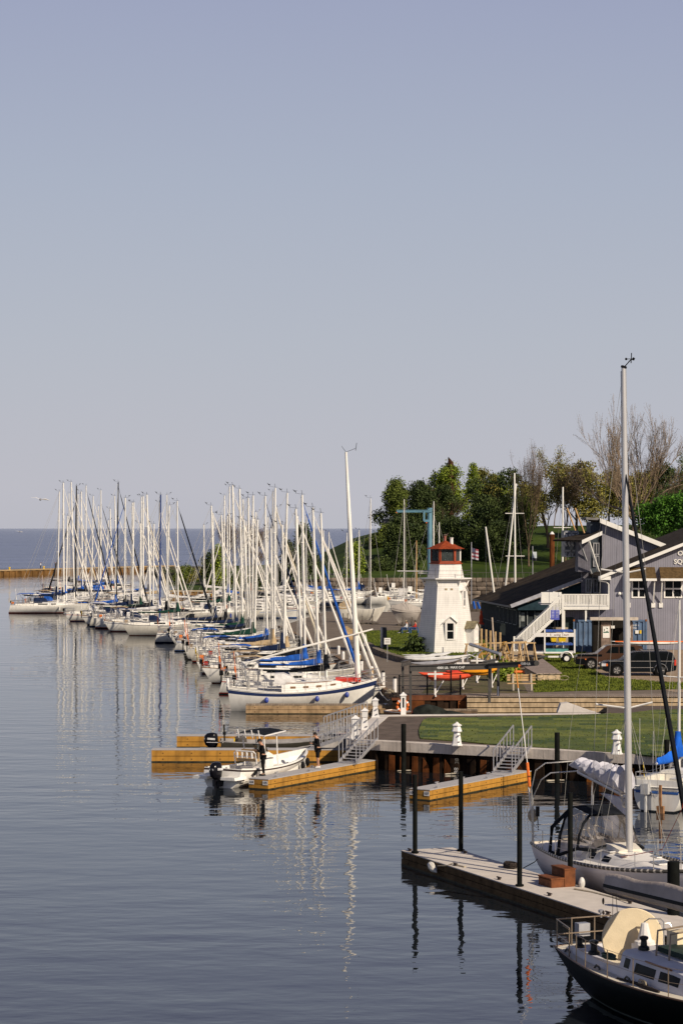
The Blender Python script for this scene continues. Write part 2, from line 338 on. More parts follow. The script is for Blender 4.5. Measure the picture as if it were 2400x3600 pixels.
# ---------------------------------------------------------------- concrete pier with asphalt and turf
A = (.25, 116.5); B = (22.5, 104.3); C2 = (24, 136); D = (1.95, 131.9); E2 = (15.0, 133.3)
pier = thing('concrete_pier', 'concrete-capped seawall pier carrying the asphalt walk and new turf', 'pier', (0, 0, 0))
def inset(poly, d):
    n = len(poly); out = []
    cx = sum(p[0] for p in poly)/n; cy = sum(p[1] for p in poly)/n
    for i in range(n):
        p0 = Vector((*poly[i-1], 0)); p = Vector((*poly[i], 0)); p1 = Vector((*poly[(i+1) % n], 0))
        e0 = (p-p0).normalized(); e1 = (p1-p).normalized(); n0 = Vector((-e0.y, e0.x, 0)); n1 = Vector((-e1.y, e1.x, 0))
        if n0.dot(Vector((cx, cy, 0))-p) < 0: n0 = -n0
        if n1.dot(Vector((cx, cy, 0))-p) < 0: n1 = -n1
        b = (n0+n1); b = b/(b.dot(n0)) if abs(b.dot(n0)) > 1e-6 else n0
        out.append((p.x+b.x*d, p.y+b.y*d))
    return out
cap = [A, B, (30, 104), (30, 137), D]
def face_pts(t): return (A[0]+(B[0]-A[0])*t, A[1]+(B[1]-A[1])*t)
m1 = MB(); segs = 9
wdir = Vector((B[0]-A[0], B[1]-A[1], 0)).normalized(); wn_ = Vector((wdir.y, -wdir.x, 0))   # outward (to camera)
Lw = math.dist(A, B)
for i in range(7):
    a = i*3.65; b = min(a+3.65, Lw)
    if a >= Lw: break
    p = Vector((*A, 0))+wdir*(a+.008); q = Vector((*A, 0))+wdir*(b-.008)
    m1.prism([(p.x, p.y), (q.x, q.y), (q.x-wn_.x*.75, q.y-wn_.y*.75), (p.x-wn_.x*.75, p.y-wn_.y*.75)], .98, 1.45)
m1.build('front_cap', conc, pier, smooth=False)
ldir = Vector((D[0]-A[0], D[1]-A[1], 0)).normalized()
ap = Vector((*A, 0))-wn_*.76; 
m1 = MB(); m1.prism([(A[0]-.02, A[1]+.76), (A[0]+.86, A[1]+.40), (D[0]+.75, D[1]-.62), (D[0]-.02, D[1]-.06)], .98, 1.452)
m1.prism([(D[0], D[1]-.05), (D[0]+.7, D[1]-.6), (15.1, 132.8), E2], .98, 1.456); m1.build('side_cap', conc2, pier, smooth=False)
body = inset([A, B, (30, 100), (30, 137), D], .30)
MB().prism([(A[0]+.5, A[1]+.55), (B[0], B[1]+.75), (30, 104), (30, 134), (15.6, 134), (15.5, 133.0), (D[0]+.5, D[1]-.5)], -3, 1.40).build('core', asph, pier, smooth=False)
MB().slab([(15.6, 134.001, 1.42), (32, 134.001, 1.42), (32, 148.7, .66), (17.3, 148.7, .66)], (0, 0, -3.5)).build('sloping_road', asph, pier, smooth=False)
# recessed dark sheet piling with battered rust fins
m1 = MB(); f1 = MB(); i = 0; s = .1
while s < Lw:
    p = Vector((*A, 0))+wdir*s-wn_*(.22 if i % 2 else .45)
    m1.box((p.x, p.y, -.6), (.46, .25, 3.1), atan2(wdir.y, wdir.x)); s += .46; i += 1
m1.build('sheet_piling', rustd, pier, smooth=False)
random.seed(11)
for s0 in [2.4, 3.7, 4.9, 7.5, 8.9, 13.2, 14.6, 15.3, 19, 20.4]:
    for k in range(2):
        w_ = .34; a = s0+k*.62; tall = .72 if k else .78
        pts = [(a, -.05), (a+w_, -.05), (a+w_, tall*(.45 if k else .98)), (a+w_*.1, tall)]
        vs = [Vector((*A, 0))+wdir*x-wn_*.06+Vector((0, 0, z)) for x, z in pts]
        MB().slab(vs, -wn_*.03).build('rust_fin', rust if s0 < 12 else mat('rust_sunlit', (.38, .13, .02), .85, var=.3, stain=.4), pier, smooth=False)  # right-half fins: sunlight put into a brighter rust colour
t_ = Vector((*A, 0))+wdir*6.25+wn_*.03
text_mesh('88', .32, 'number', mat('stencil_white', (.6, .58, .55), .8), pier, (t_.x, t_.y, .18), (pi/2, -pi/2, atan2(wdir.y, wdir.x)))
text_mesh('38', .30, 'number', mat('stencil_grey', (.2, .19, .17), .8), pier, (t_.x+.03, t_.y-.02, .66), (pi/2, -pi/2, atan2(wdir.y, wdir.x)))
# asphalt surface and turf on the pier
sheet('asphalt_walk', [(A[0]+.8, A[1]+.9), (B[0], B[1]+.80), (29.9, 105), (29.9, 134), (15.6, 134), (15.2, 132.9), (D[0]+.8, D[1]-.75)], 1.418, asph)
turf_edge = []
for p in [(735, 1000), (722, 965), (720, 935), (735, 890), (755, 855), (790, 838), (1568, 826)]: turf_edge.append(G(*z115(*p), 1.45)[:2])
turf_edge += [G(2210, 2507, 1.45)[:2], G(2300, 2496, 1.45)[:2], G(2420, 2494, 1.45)[:2], G(2480, 2520, 1.45)[:2], G(2460, 2674, 1.45)[:2], G(2213, 2650, 1.45)[:2], G(1700, 2614, 1.45)[:2], G(*z115(1050, 1022), 1.45)[:2]]
def turf_material():
    m = bpy.data.materials.new('sod_turf'); m.use_nodes = True; nt = m.node_tree; N = nt.nodes; L = nt.links; b = N['Principled BSDF']; b.inputs['Roughness'].default_value = .95
    tc = N.new('ShaderNodeTexCoord'); br = N.new('ShaderNodeTexBrick'); mp = N.new('ShaderNodeMapping'); mp.inputs['Rotation'].default_value = (0, 0, .06); L.new(tc.outputs['Object'], mp.inputs[0]); L.new(mp.outputs[0], br.inputs['Vector'])
    br.inputs['Color1'].default_value = (.19, .215, .028, 1); br.inputs['Color2'].default_value = (.040, .080, .010, 1); br.inputs['Mortar'].default_value = (.055, .095, .018, 1)
    br.inputs['Scale'].default_value = 1; br.inputs['Brick Width'].default_value = 2.1; br.inputs['Row Height'].default_value = 1.1; br.inputs['Mortar Size'].default_value = .01; br.offset = .37
    nz = N.new('ShaderNodeTexNoise'); nz.inputs['Scale'].default_value = 1.3; nz.inputs['Detail'].default_value = 8; nz.inputs['Roughness'].default_value = .7; L.new(tc.outputs['Object'], nz.inputs['Vector'])
    mr = N.new('ShaderNodeMapRange'); mr.inputs['From Min'].default_value = .3; mr.inputs['From Max'].default_value = .7; mr.inputs['To Min'].default_value = .62; mr.inputs['To Max'].default_value = 1.2; L.new(nz.outputs['Fac'], mr.inputs['Value'])
    v = N.new('ShaderNodeVectorMath'); v.operation = 'SCALE'; L.new(br.outputs['Color'], v.inputs[0]); L.new(mr.outputs[0], v.inputs['Scale']); L.new(v.outputs[0], b.inputs['Base Color'])
    n2 = N.new('ShaderNodeTexNoise'); n2.inputs['Scale'].default_value = 18; n2.inputs['Detail'].default_value = 6; L.new(tc.outputs['Object'], n2.inputs['Vector'])
    bp = N.new('ShaderNodeBump'); bp.inputs['Strength'].default_value = 1; bp.inputs['Distance'].default_value = .12; L.new(n2.outputs['Fac'], bp.inputs['Height']); L.new(bp.outputs[0], b.inputs['Normal'])
    return m
MB().prism(turf_edge, 1.40, 1.47).build('turf', turf_material(), smooth=False)['kind'] = 'structure'
# grass blades: uncountable
def blades(name, poly, z, n, h, m, seed):
    random.seed(seed); xs = [p[0] for p in poly]; ys_ = [p[1] for p in poly]; v = []; f = []
    def inside(x, y):
        c = False; j = len(poly)-1
        for i in range(len(poly)):
            if (poly[i][1] > y) != (poly[j][1] > y) and x < (poly[j][0]-poly[i][0])*(y-poly[i][1])/(poly[j][1]-poly[i][1])+poly[i][0]: c = not c
            j = i
        return c
    k = 0
    while k < n:
        x = random.uniform(min(xs), max(xs)); y = random.uniform(min(ys_), max(ys_))
        if not inside(x, y) or x > .17*y: 
            if x > .17*y: k += 1
            continue
        a = random.uniform(0, pi); w_ = .05; hh = h*random.uniform(.5, 1.3); dx = cos(a)*w_; dy = sin(a)*w_; o = len(v)
        v += [(x-dx, y-dy, z-.01), (x+dx, y+dy, z-.01), (x+random.uniform(-.05, .05), y+random.uniform(-.05, .05), z+hh)]; f.append((o, o+1, o+2)); k += 1
    mb = MB(); mb.v = v; mb.f = f; mb.m = [0]*len(f)
    o = mb.build(name, m, smooth=False); tag(o, kind='stuff'); return o
bl = mat('grass_blade', (.16, .185, .026), .9, scale=.6, var=.2, island=.2, col2=(.06, .08, .012))
tag(blades('grass_blades', turf_edge, 1.47, 2000, .04, bl, 5), 'short green grass of the new turf strip', 'grass')
tag(blades('rough_grass', ys, 1.216, 16000, .11, bl, 6), 'rough green grass in the yard below the parked cars', 'grass')
tag(blades('lawn_grass', lawn, 1.46, 9000, .09, bl, 8), 'mown grass of the lawn around the lighthouse', 'grass')
# concrete ramp wedge at the back of the pier
rw = MB(); a = G(1955, 2502, 1.43); b = G(2095, 2504, 1.43)
rw.slab([(a[0], a[1]-.6, 1.42), (b[0], a[1]-.6, 1.42), (b[0]-.35, a[1]-.6, 1.5), (a[0]+.6, a[1]-.6, 2.0), (a[0]+.2, a[1]-.6, 1.95)], (0, .9, 0))
tag(rw.build('concrete_ramp', conc2, smooth=False), 'wedge shaped concrete ramp end behind the turf strip', 'ramp')

# ---------------------------------------------------------------- hill, far spit and breakwater
def smooth(t): t = max(0, min(1, t)); return t*t*(3-2*t)
CREST = [(-60, 1.2), (-26, 1.3), (-13, 2.2), (-6.7, 3.9), (-1.3, 6.9), (2.6, 9.3), (8.3, 11.1), (14, 11.7), (22, 12.3), (60, 12.8), (200, 13)]
def crest(x):
    for (x0, z0), (x1, z1) in zip(CREST, CREST[1:]):
        if x <= x1: return z0+(z1-z0)*max(0, (x-x0)/(x1-x0))
    return 13
def hill_z(x, y):
    c = crest(x*512/max(y, 400)); base = min(3.3, max(1.2, c)) if x > -14 else 1.3
    base = 1.3+(3.3-1.3)*smooth((x+14)/6)
    z = base+(max(c, base)-base)*smooth((y-404)/108)
    z -= 14*smooth((y-640)/80)*(1 if z > 1.5 else .3)
    return z+.25*mnoise.noise(Vector((x*.12, y*.12, 0)))*smooth((y-405)/20)
hm = MB(); nx, ny = 70, 56
for j in range(ny+1):
    y = 397+(730-397)*(j/ny)**1.15
    for i in range(nx+1):
        x = -30+150*(i/nx)**1.3
        if y > 600: pass
        hm.v.append((x, y, hill_z(x, y)))
for j in range(ny):
    for i in range(nx):
        k = j*(nx+1)+i; hm.f.append((k, k+1, k+nx+2, k+nx+1)); hm.m.append(0)
hm.build('hill', mat('hill_grass', (.060, .092, .012), .95, scale=.09, bump=1, bscale=3, col2=(.018, .034, .006), detail=9), sharp=80)['kind'] = 'structure'
MB().prism([(-30, 396.5), (-13, 396.5), (-8, 397.5), (70, 397.5), (70, 399), (-6, 399), (-6, 650), (-56, 652), (-44, 560), (-31, 520)], -3, 1.25).build('spit_ground', mat('spit_earth', (.10, .09, .045), .95, var=.25, scale=.3), smooth=False)['kind'] = 'structure'
# terrace path
sheet('terrace_path', [(6, 398.2), (60, 398.2), (60, 402), (6, 402)], 3.42, mat('brick_path', (.28, .17, .12), .95, var=.12))
# boulder wall
bw = thing('boulder_wall', 'tall dry-stacked boulder retaining wall below the green hill', 'retaining wall', (0, 396, 0)); random.seed(5)
m1 = MB()
for r in range(5):
    x = -9.5+r*.3
    while x < 46:
        l = random.uniform(.9, 1.9); h = .78
        z = -.2+r*.76+.38
        if z < 3.6 and not (r == 4 and x < -5):
            R = random.uniform(-.05, .05); c = (x+l/2, -.25+r*.14+random.uniform(-.08, .08), z)
            # rounded block
            rr = []
            for t, s_ in ((-.5, .72), (-.42, .95), (.42, .95), (.5, .72)):
                rr.append([Vector((c[0]+t*l*.98, c[1]+yy*s_, c[2]+zz*s_)) for yy, zz in ((-.45, -.34), (-.45, .30), (-.38, .37), (.4, .37), (.4, -.37), (-.38, -.37))])
            m1.loft(rr)
        x += l
m1.build('boulders', rock, bw, sharp=50)
# golden sheet wall of the spit
gw = thing('spit_wall', 'ochre steel sheet wall behind the moored masts', 'quay wall', (-30, 396.3, 0)); m1 = MB()
for i in range(46): m1.box((.25+i*.5, -.1-(.12 if i % 2 else 0), -.3), (.5, .3, 2.9))
m1.build('sheet_piling', mat('ochre_steel', (.30, .16, .045), .85, var=.2, scale=.6, stain=.3), gw, smooth=False)
m1 = MB().bb((-.1, -.42, 1.15), (23.2, .25, 1.4)); m1.build('top_beam', mat('pale_top_beam', (.45, .36, .24), .85, var=.1), gw, smooth=False)
# breakwater
bk = thing('breakwater', 'long low brown sheet-pile breakwater between harbour and lake', 'breakwater', (-51, 646, 0))
bd = Vector((-87+51, 579-646, 0)).normalized(); bn = Vector((bd.y, -bd.x, 0)); 
if bn.y > 0: bn = -bn
m1 = MB(); m2 = MB()
for i in range(190):
    p = bd*(i*1.25-2)+bn*(.18 if i % 2 else 0)
    m1.box((p.x, p.y, -.1), (1.27, .8, 2.7), atan2(bd.y, bd.x))
m1.build('sheet_piling', mat('breakwater_steel', (.20, .105, .035), .85, var=.25, scale=.4, stain=.35), bk, smooth=False)
p, q = bd*-6, bd*236
m2.prism([(p.x+bn.x*.7, p.y+bn.y*.7), (q.x+bn.x*.7, q.y+bn.y*.7), (q.x-bn.x*4, q.y-bn.y*4), (p.x-bn.x*4, p.y-bn.y*4)], 1.26, 1.5)
m2.build('walkway', mat('breakwater_top', (.40, .28, .15), .9, var=.1, scale=.3), bk, smooth=False)
m2 = MB().prism([(p.x-bn.x*.4, p.y-bn.y*.4), (q.x-bn.x*.4, q.y-bn.y*.4), (q.x-bn.x*3.8, q.y-bn.y*3.8), (p.x-bn.x*3.8, p.y-bn.y*3.8)], -2, 1.25); m2.build('core', rustd, bk, smooth=False)
def bpt(x):   # point on the breakwater seen at photo column x
    k = (x-CX)/F_; o = Vector((-51, 646, 0)); t = (k*o.y-o.x)/(bd.x-k*bd.y); r = o+bd*t-bn*1.2; return (r.x, r.y, 1.5)
for x, w_ in ((107, 'left of the walking pair'), (376, 'right of the walking pair')):
    c = bpt(x/2.24); b = thing('mooring_bollard', 'yellow mooring bollard on the breakwater '+w_, 'bollard', c, group='yellow bollards on the breakwater')
    MB().lathe([(.28, 0), (.26, .1), (.17, .15), (.17, .42), (.32, .48), (.30, .62), (.1, .68)], n=10).build('bollard_body', yellow, b)
# ---------------------------------------------------------------- boats
class Hull:
    def __init__(s, L, B, F, tr=.72, so=.06, rake=.12, sheer=.30, full=2.2):
        s.L, s.B, s.F, s.tr, s.so, s.rake, s.sh, s.full = L, B, F, tr, so*L, rake*L, sheer, full
    def w(s, t):
        return (s.tr+(1-s.tr)*sin(min(1, t/.45)*pi/2)) if t < .45 else max(.015, (1-((t-.45)/.55)**s.full)**.85)
    def z(s, t): return s.F*(.94+s.sh*(t-.35)**2/.42)
    def pt(s, t, f, side=1, off=0):
        "f: 1 at the sheer, 0 at the waterline, -.5 keel"
        zt = s.z(t)*f; d = (1-f)/1.5; p = 2.8*(1-t)+1.0*t
        y = s.B/2*s.w(t)*(1-d**p); x0 = s.so*(1-f) if f > 0 else s.so*(1-f*.8); x1 = s.L-s.rake*(1-f)**1.1
        return Vector((x0+(x1-x0)*t, side*(y+off), zt))
    def hw(s, x):
        t = max(0, min(1, x/s.L)); return s.B/2*s.w(t)
    def zd(s, x): return s.z(max(0, min(1, x/s.L)))
ROWS = [1, .955, .86, .80, .62, .42, .24, .13, .06, -.02, -.22, -.5]
def hull_mesh(h, mats, rows=None, N=16, name='hull', parent=None):
    "rows: material index per band"
    rows = rows or [0]*11
    mb = MB(); ts = [(i/N) for i in range(N+1)]
    for side in (1, -1):
        o = len(mb.v); 
        for t in ts:
            for f in ROWS: mb.v.append(h.pt(t, f, side))
        n = len(ROWS)
        for i in range(N):
            for k in range(n-1):
                q = (o+i*n+k, o+i*n+k+1, o+(i+1)*n+k+1, o+(i+1)*n+k); mb.f.append(q if side < 0 else q[::-1]); mb.m.append(rows[k])
    n = len(ROWS); o2 = (N+1)*n
    for k in range(n-1): mb.f.append((k, k+1, o2+k+1, o2+k)); mb.m.append(rows[k])
    o = mb.build(name, mats, parent, sharp=40); return o
def deck_mesh(h, m, parent, z=-.03, crown=.06, x0=0, x1=1, name='deck'):
    mb = MB(); rings = []
    for i in range(17):
        t = x0+(x1-x0)*i/16; p = h.pt(t, 1); rings.append([Vector((p.x, p.y*.985, p.z+z)), Vector((p.x, p.y*.5, p.z+z+crown*.8)), Vector((p.x, 0, p.z+z+crown)), Vector((p.x, -p.y*.5, p.z+z+crown*.8)), Vector((p.x, -p.y*.985, p.z+z))])
    mb.loft(rings, cap=False, open_=True); return mb.build(name, m, parent, sharp=60)
def toerail(h, m, parent, r=.03, name='toe_rail'):
    mb = MB()
    for s_ in (1, -1): mb.path([h.pt(i/14, 1, s_)+Vector((0, 0, .01)) for i in range(15)], r, 4)
    p, q = h.pt(0, 1, 1), h.pt(0, 1, -1); mb.tube(p, q, r, n=4); return mb.build(name, m, parent)
class Cabin:
    "trunk cabin from xa (aft) to xb (front), plan follows the hull"
    def __init__(s, h, xa, xb, hgt, wf=.62, taper=.82, front=.9, aft=.15):
        s.h, s.xa, s.xb, s.hgt, s.wf, s.tp, s.front, s.aft = h, xa, xb, hgt, wf, taper, front, aft
    def side(s, u, v, sd=1, off=0):
        x = s.xa+(s.xb-s.xa)*u; z0 = s.h.zd(x)-.02
        hh = s.hgt*(min(1, .12+.88*((1-u)*(s.xb-s.xa)/s.front)**.7) if (1-u)*(s.xb-s.xa) < s.front else 1)*(1-.22*u)
        wd = s.h.hw(x)*s.wf*(1-(1-s.tp)*v)
        return Vector((x, sd*(wd+off), z0+hh*v))
    def build(s, m, parent, name='cabin'):
        rings = []
        for i in range(13):
            u = i/12; a, b = s.side(u, 0), s.side(u, 1); b2 = s.side(u, .9)
            cr = .05
            rings.append([a, b2, Vector((b.x, b.y*.93, b.z)), Vector((b.x, 0, b.z+cr)), Vector((b.x, -b.y*.93, b.z)), Vector((b2.x, -b2.y, b2.z)), Vector((a.x, -a.y, a.z))])
        return MB().loft(rings).build(name, m, parent, sharp=38)
    def windows(s, spans, m, parent, v0=.38, v1=.78, both=True):
        for u0, u1 in spans:
            for sd in ((1, -1) if both else (-1,)):
                mb = MB(); n = 3; vs = []
                top = [s.side(u0+(u1-u0)*k/n, v1, sd, .008) for k in range(n+1)]; bot = [s.side(u0+(u1-u0)*k/n, v0, sd, .008) for k in range(n+1)]
                mb.loft([[a, b] for a, b in zip(top, bot)], cap=False, open_=True); mb.build('window', m, parent, smooth=False)
def sail_cover(parent, xm, xe, zb, m, hm=.75, he=.22, wd=.16, rise=1.3, droop=.12, name='sail_cover', seed=0):
    rnd = random.Random(seed); rings = []; n = 10
    L_ = xm-xe
    for i in range(13):
        u = i/12; x = xm-L_*u; h = he+(hm-he)*(1-u)**1.6+rnd.uniform(-.03, .03); z = zb-.05+droop*0-.05*sin(pi*u); w_ = wd*(1.0-.45*u)*rnd.uniform(.85, 1.12)
        rr = []
        for k in range(n):
            a = 2*pi*k/n; yy = sin(a)*w_*(1 if cos(a) < .2 else .62); zz = (cos(a)*.5+.5)*h; rr.append(Vector((x, yy, z+zz-.06)))
        rings.append(rr)
    mb = MB().loft(rings)
    # collar climbing the mast
    mb.loft([[Vector((xm+.02+.16*cos(a), .15*sin(a), 0))*1+Vector((0, 0, zz)) if False else Vector((xm+.04+r*cos(a), r*.9*sin(a), zz)) for a in [2*pi*k/8 for k in range(8)]] for r, zz in ((.30, zb+.05), (.26, zb+hm*.6), (.19, zb+hm), (.14, zb+rise))])
    return mb.build(name, m, parent, sharp=50)
def rail_set(h, parent, m, xs, hgt=.6, r=.014, push=True, pulp=True, wires=True, inset=.96):
    def rp(x, s_, z): 
        return Vector((x, s_*h.hw(x)*inset, h.zd(x)+z))
    for x in xs:
        for s_ in (1, -1): MB().tube(rp(x, s_, 0), rp(x, s_, hgt), r, n=4).build('stanchion', m, parent)
    if wires:
        w_ = MB(); X = [xs[0]-1.2]+list(xs)+[h.L*.9]
        for s_ in (1, -1):
            for z in (hgt, hgt*.52): w_.path([rp(x, s_, z) for x in X], r*.45, 3)
        w_.build('lifeline', m, parent)
    if pulp:
        p = MB(); L = h.L
        for z in (hgt+.05, hgt*.5): p.path([rp(L*.87, 1, z), rp(L*.96, 1, z+.03), (L*1.01, 0, h.zd(L)+z+.06), rp(L*.96, -1, z+.03), rp(L*.87, -1, z)], r*1.25, 5)
        for s_ in (1, -1):
            for x in (L*.87, L*.96): p.tube(rp(x, s_, 0), rp(x, s_, hgt+.05), r*1.25, n=5)
        p.build('pulpit', m, parent)
    if push:
        p = MB()
        for z in (hgt+.05, hgt*.5): p.path([rp(1.3, 1, z), rp(.15, 1, z), rp(.12, -1, z), rp(1.3, -1, z)], r*1.25, 5)
        for s_ in (1, -1):
            for x in (.15, 1.3): p.tube(rp(x, s_, 0), rp(x, s_, hgt+.05), r*1.25, n=5)
        for y in (-.35, .35): p.tube((.12, y, h.zd(0)), (.12, y, h.zd(0)+hgt+.05), r*1.25, n=5)
        p.build('pushpit', m, parent)
def rig(parent, h, xm, zb, zt, mm, r=.085, lean=(0, 0), spread=((.47, .95), (.74, .7)), fore=None, furl=None, furl_r=.075, back=True, wr=.010, wm_=None, frac=.97, bow=None, windex=True, spm=None):
    wm_ = wm_ or wire; Lm = zt-zb; top = Vector((xm+lean[0], lean[1], zt)); base = Vector((xm, 0, zb)); at = lambda f: base+(top-base)*f
    mast = MB().path([base, at(.3), at(.7), at(.93), top], [r, r, r*.97, r*.8, r*.7], 8, ry=.72).build('mast', mm, parent)
    for f, hw_ in spread:
        c = at(f); MB().path([c+Vector((-.12, -hw_, .04)), c, c+Vector((-.12, hw_, .04))], .026*max(1, r/.085), 4).build('spreader', spm or mm, mast)
    if windex:
        wx = MB(); wx.tube(top, top+Vector((-.05, .05, .35)), .012*max(1, r/.09), n=3); wx.tube(top+Vector((.2, 0, .05)), top+Vector((-.4, .0, .1)), .010*max(1, r/.12), n=3)
        wx.tube(top+Vector((-.45, 0, .1)), top+Vector((-.5, .02, .32)), .013*max(1, r/.09), n=3); wx.add([top+Vector((-.5, 0, .3)), top+Vector((-.72, .03, .42)), top+Vector((-.55, .02, .22)), top+Vector((-.35, -.02, .34))], [(0, 1, 2), (0, 2, 3)])
        wx.build('masthead_vane', blackp, mast)
    w_ = MB(); cp = h.hw(xm)*.86; zc = h.zd(xm)
    for s_ in (1, -1):
        prev = Vector((xm-.25, s_*cp, zc))
        for f, hw_ in spread: p = at(f)+Vector((-.12, s_*hw_, .04)); w_.tube(prev, p, wr, n=3); prev = p
        w_.tube(prev, at(frac), wr, n=3); w_.tube((xm-.5, s_*cp, zc), at(spread[0][0]), wr, n=3)
    if back: w_.tube(top, (.15, 0, h.zd(0)+.05), wr, n=3)
    w_.tube(top+Vector((-.1, .1, 0)), base+Vector((-.35, .35, 0)), wr*.7, n=3)
    bx = bow if bow is not None else h.L*.985; fb = Vector((bx, 0, h.zd(h.L)+.1)); ft = at(frac)
    if not furl: w_.tube(ft, fb, wr*1.2, n=3)
    w_.build('standing_rigging', wm_, parent)
    if furl:
        d = fb-ft; MB().path([ft, ft+d*.06, ft+d*.1, ft+d*.5, ft+d*.86, ft+d*.93, ft+d*.955, fb], [.02, .02, furl_r*.55, furl_r*.85, furl_r*1.25, furl_r*1.2, .03, .05], 7).build('furled_headsail', furl, parent)
    return mast

hullcols = {'white': white, 'cream': white2, 'grey': greyhull, 'navy': navyhull, 'black': blackhull}
furls = {'white': sailw, 'cream': sailcream, 'navy': covers['navy'], 'black': covers['black'], 'blue': covers['blue']}
mastcols = {'silver': mastm, 'grey': mastgrey, 'black': mastblack, 'blue': mastblue}
cloths = [mat('clutter_'+n, c, .7, var=.15) for n, c in (('red', (.4, .04, .03)), ('or', (.75, .2, .03)), ('wh', (.75, .73, .7)), ('bl', (.03, .06, .25)), ('bk', (.02, .02, .02)), ('tan', (.4, .3, .2)))]
def rowboat(seed, label, group, loc, rz, L=10, B=3.3, F=1.15, hull='white', stripe=None, cover='blue', furl='white', mast='silver', zt=16, xm=None, lod=0, lean=0, boom=True, dodger=None, bimini=None):
    rnd = random.Random(seed); t = thing('sailboat', label, 'sailboat', loc, rz, group)
    h = Hull(L, B, F, tr=rnd.uniform(.62, .82), so=rnd.choice((.07, .04, -.03)), rake=rnd.uniform(.07, .13), sheer=rnd.uniform(.25, .45))
    sm = stripe or rnd.choice((navystripe, redstripe, bluestripe, navystripe)); af = rnd.choice((antifoul_red, antifoul_dark, antifoul_blue, antifoul_dark))
    rows = [0, 0, 1 if rnd.random() < .65 else 0, 0, 0, 0, 0, 1 if rnd.random() < .6 else 0, 2, 2, 2]
    if hull in ('navy', 'black'): sm = white
    hull_mesh(h, [hullcols[hull], sm, af], rows, N=12, parent=t)
    deck_mesh(h, deckm, t); toerail(h, rnd.choice((teak, steel, white)), t, .03)
    xm = xm or L*.58; ca = Cabin(h, L*.30, L*.74, .48, front=1.6)
    cb = ca.build(white, t); ca.windows([(.10, .38), (.48, .62)] if rnd.random() < .6 else [(.08, .2), (.28, .4), (.48, .58)], glassd, cb)
    # cockpit
    ck = MB(); z = h.zd(L*.15)
    for s_ in (1, -1): ck.bb((L*.06, s_*h.hw(L*.1)*.42, z-.02), (L*.30, s_*h.hw(L*.1)*.72, z+.26))
    ck.bb((L*.07, -h.hw(L*.1)*.42, z-.015), (L*.3, h.hw(L*.1)*.42, z+.05), 1); ck.build('cockpit', [white, teak], t, smooth=False)
    if rnd.random() < .7:
        wl = MB(); wl.path([(L*.14, .42*cos(a), z+.75+.42*sin(a)) for a in [2*pi*k/14 for k in range(14)]], .022, 4, closed=True)
        for k in range(3): a = k*pi/3; wl.tube((L*.14, .42*cos(a), z+.75+.42*sin(a)), (L*.14, -.42*cos(a), z+.75-.42*sin(a)), .012, n=3)
        wl.tube((L*.16, 0, z), (L*.16, 0, z+.95), .07, n=6); wl.build('steering_wheel', steel, t)
    zb = h.zd(xm)+.45
    rig(t, h, xm, zb-.5, zt, mastcols[mast], r=rnd.uniform(.11, .175) if lod else rnd.uniform(.11, .145), lean=(lean, 0), furl=furls.get(furl), furl_r=rnd.uniform(.075, .115) if lod else rnd.uniform(.09, .11), wr=.011 if not lod else .016,
        spread=((.47, .95), (.74, .7)) if zt > 13.5 else ((.52, .9),), frac=rnd.choice((.97, .97, .88)), wm_=rnd.choice((wire, wire, mat('wire_light', (.6, .58, .53), .4))))
    if boom:
        xe = L*.13; zbm = zb+.95
        MB().tube((xm-.1, 0, zbm), (xe, 0, zbm+.12), .065, n=6).build('boom', mastcols[mast], t)
        if cover: sail_cover(t, xm-.12, xe+.3, zbm+.05, covers[cover], hm=rnd.uniform(.42, .62), he=.16, seed=seed, rise=rnd.uniform(.9, 1.4), wd=.15)
    rail_set(h, t, steel, [L*(.22+.13*k) for k in range(5)] if not lod else [L*.3, L*.5, L*.7], r=.016 if not lod else .02)
    dm = dodger if dodger is not None else rnd.choice((cover, 'white', 'white', 'navy', None, None))
    if dm:
        rr = []; x0 = L*.33; hw_ = h.hw(x0)*.55; zz = h.zd(x0)+.42
        for x, hh in ((x0+.75, .02), (x0+.45, .5), (x0, .72), (x0-.5, .70)):
            rr.append([Vector((x, hw_*cos(a), zz+hh*min(1, 1.5*sin(a)) if 0 < a < pi else zz)) for a in [pi*k/8 for k in range(9)]])
        MB().loft(rr, cap=False, open_=True).build('dodger', covers[dm], t)
    if bimini or (bimini is None and rnd.random() < .3):
        bm_ = rnd.choice((covers['tan'], covers['navy'], covers['white'], covers['blue'])); hw_ = h.hw(L*.15)*.75; zz = h.zd(L*.1)+1.75; rr = []
        for x, dz in ((L*.07, -.12), (L*.12, .0), (L*.24, .02), (L*.29, -.08)): rr.append([Vector((x, hw_*k/3, zz+dz-.03*k*k/3)) for k in range(-3, 4)])
        MB().loft(rr, cap=False, open_=True).build('bimini', bm_, t); fr = MB()
        for s_ in (1, -1):
            for x in (L*.08, L*.28): fr.tube((L*.16, s_*hw_, z+.2), (x, s_*hw_, zz-.15), .014, n=4)
        fr.build('bimini_frame', steel, t)
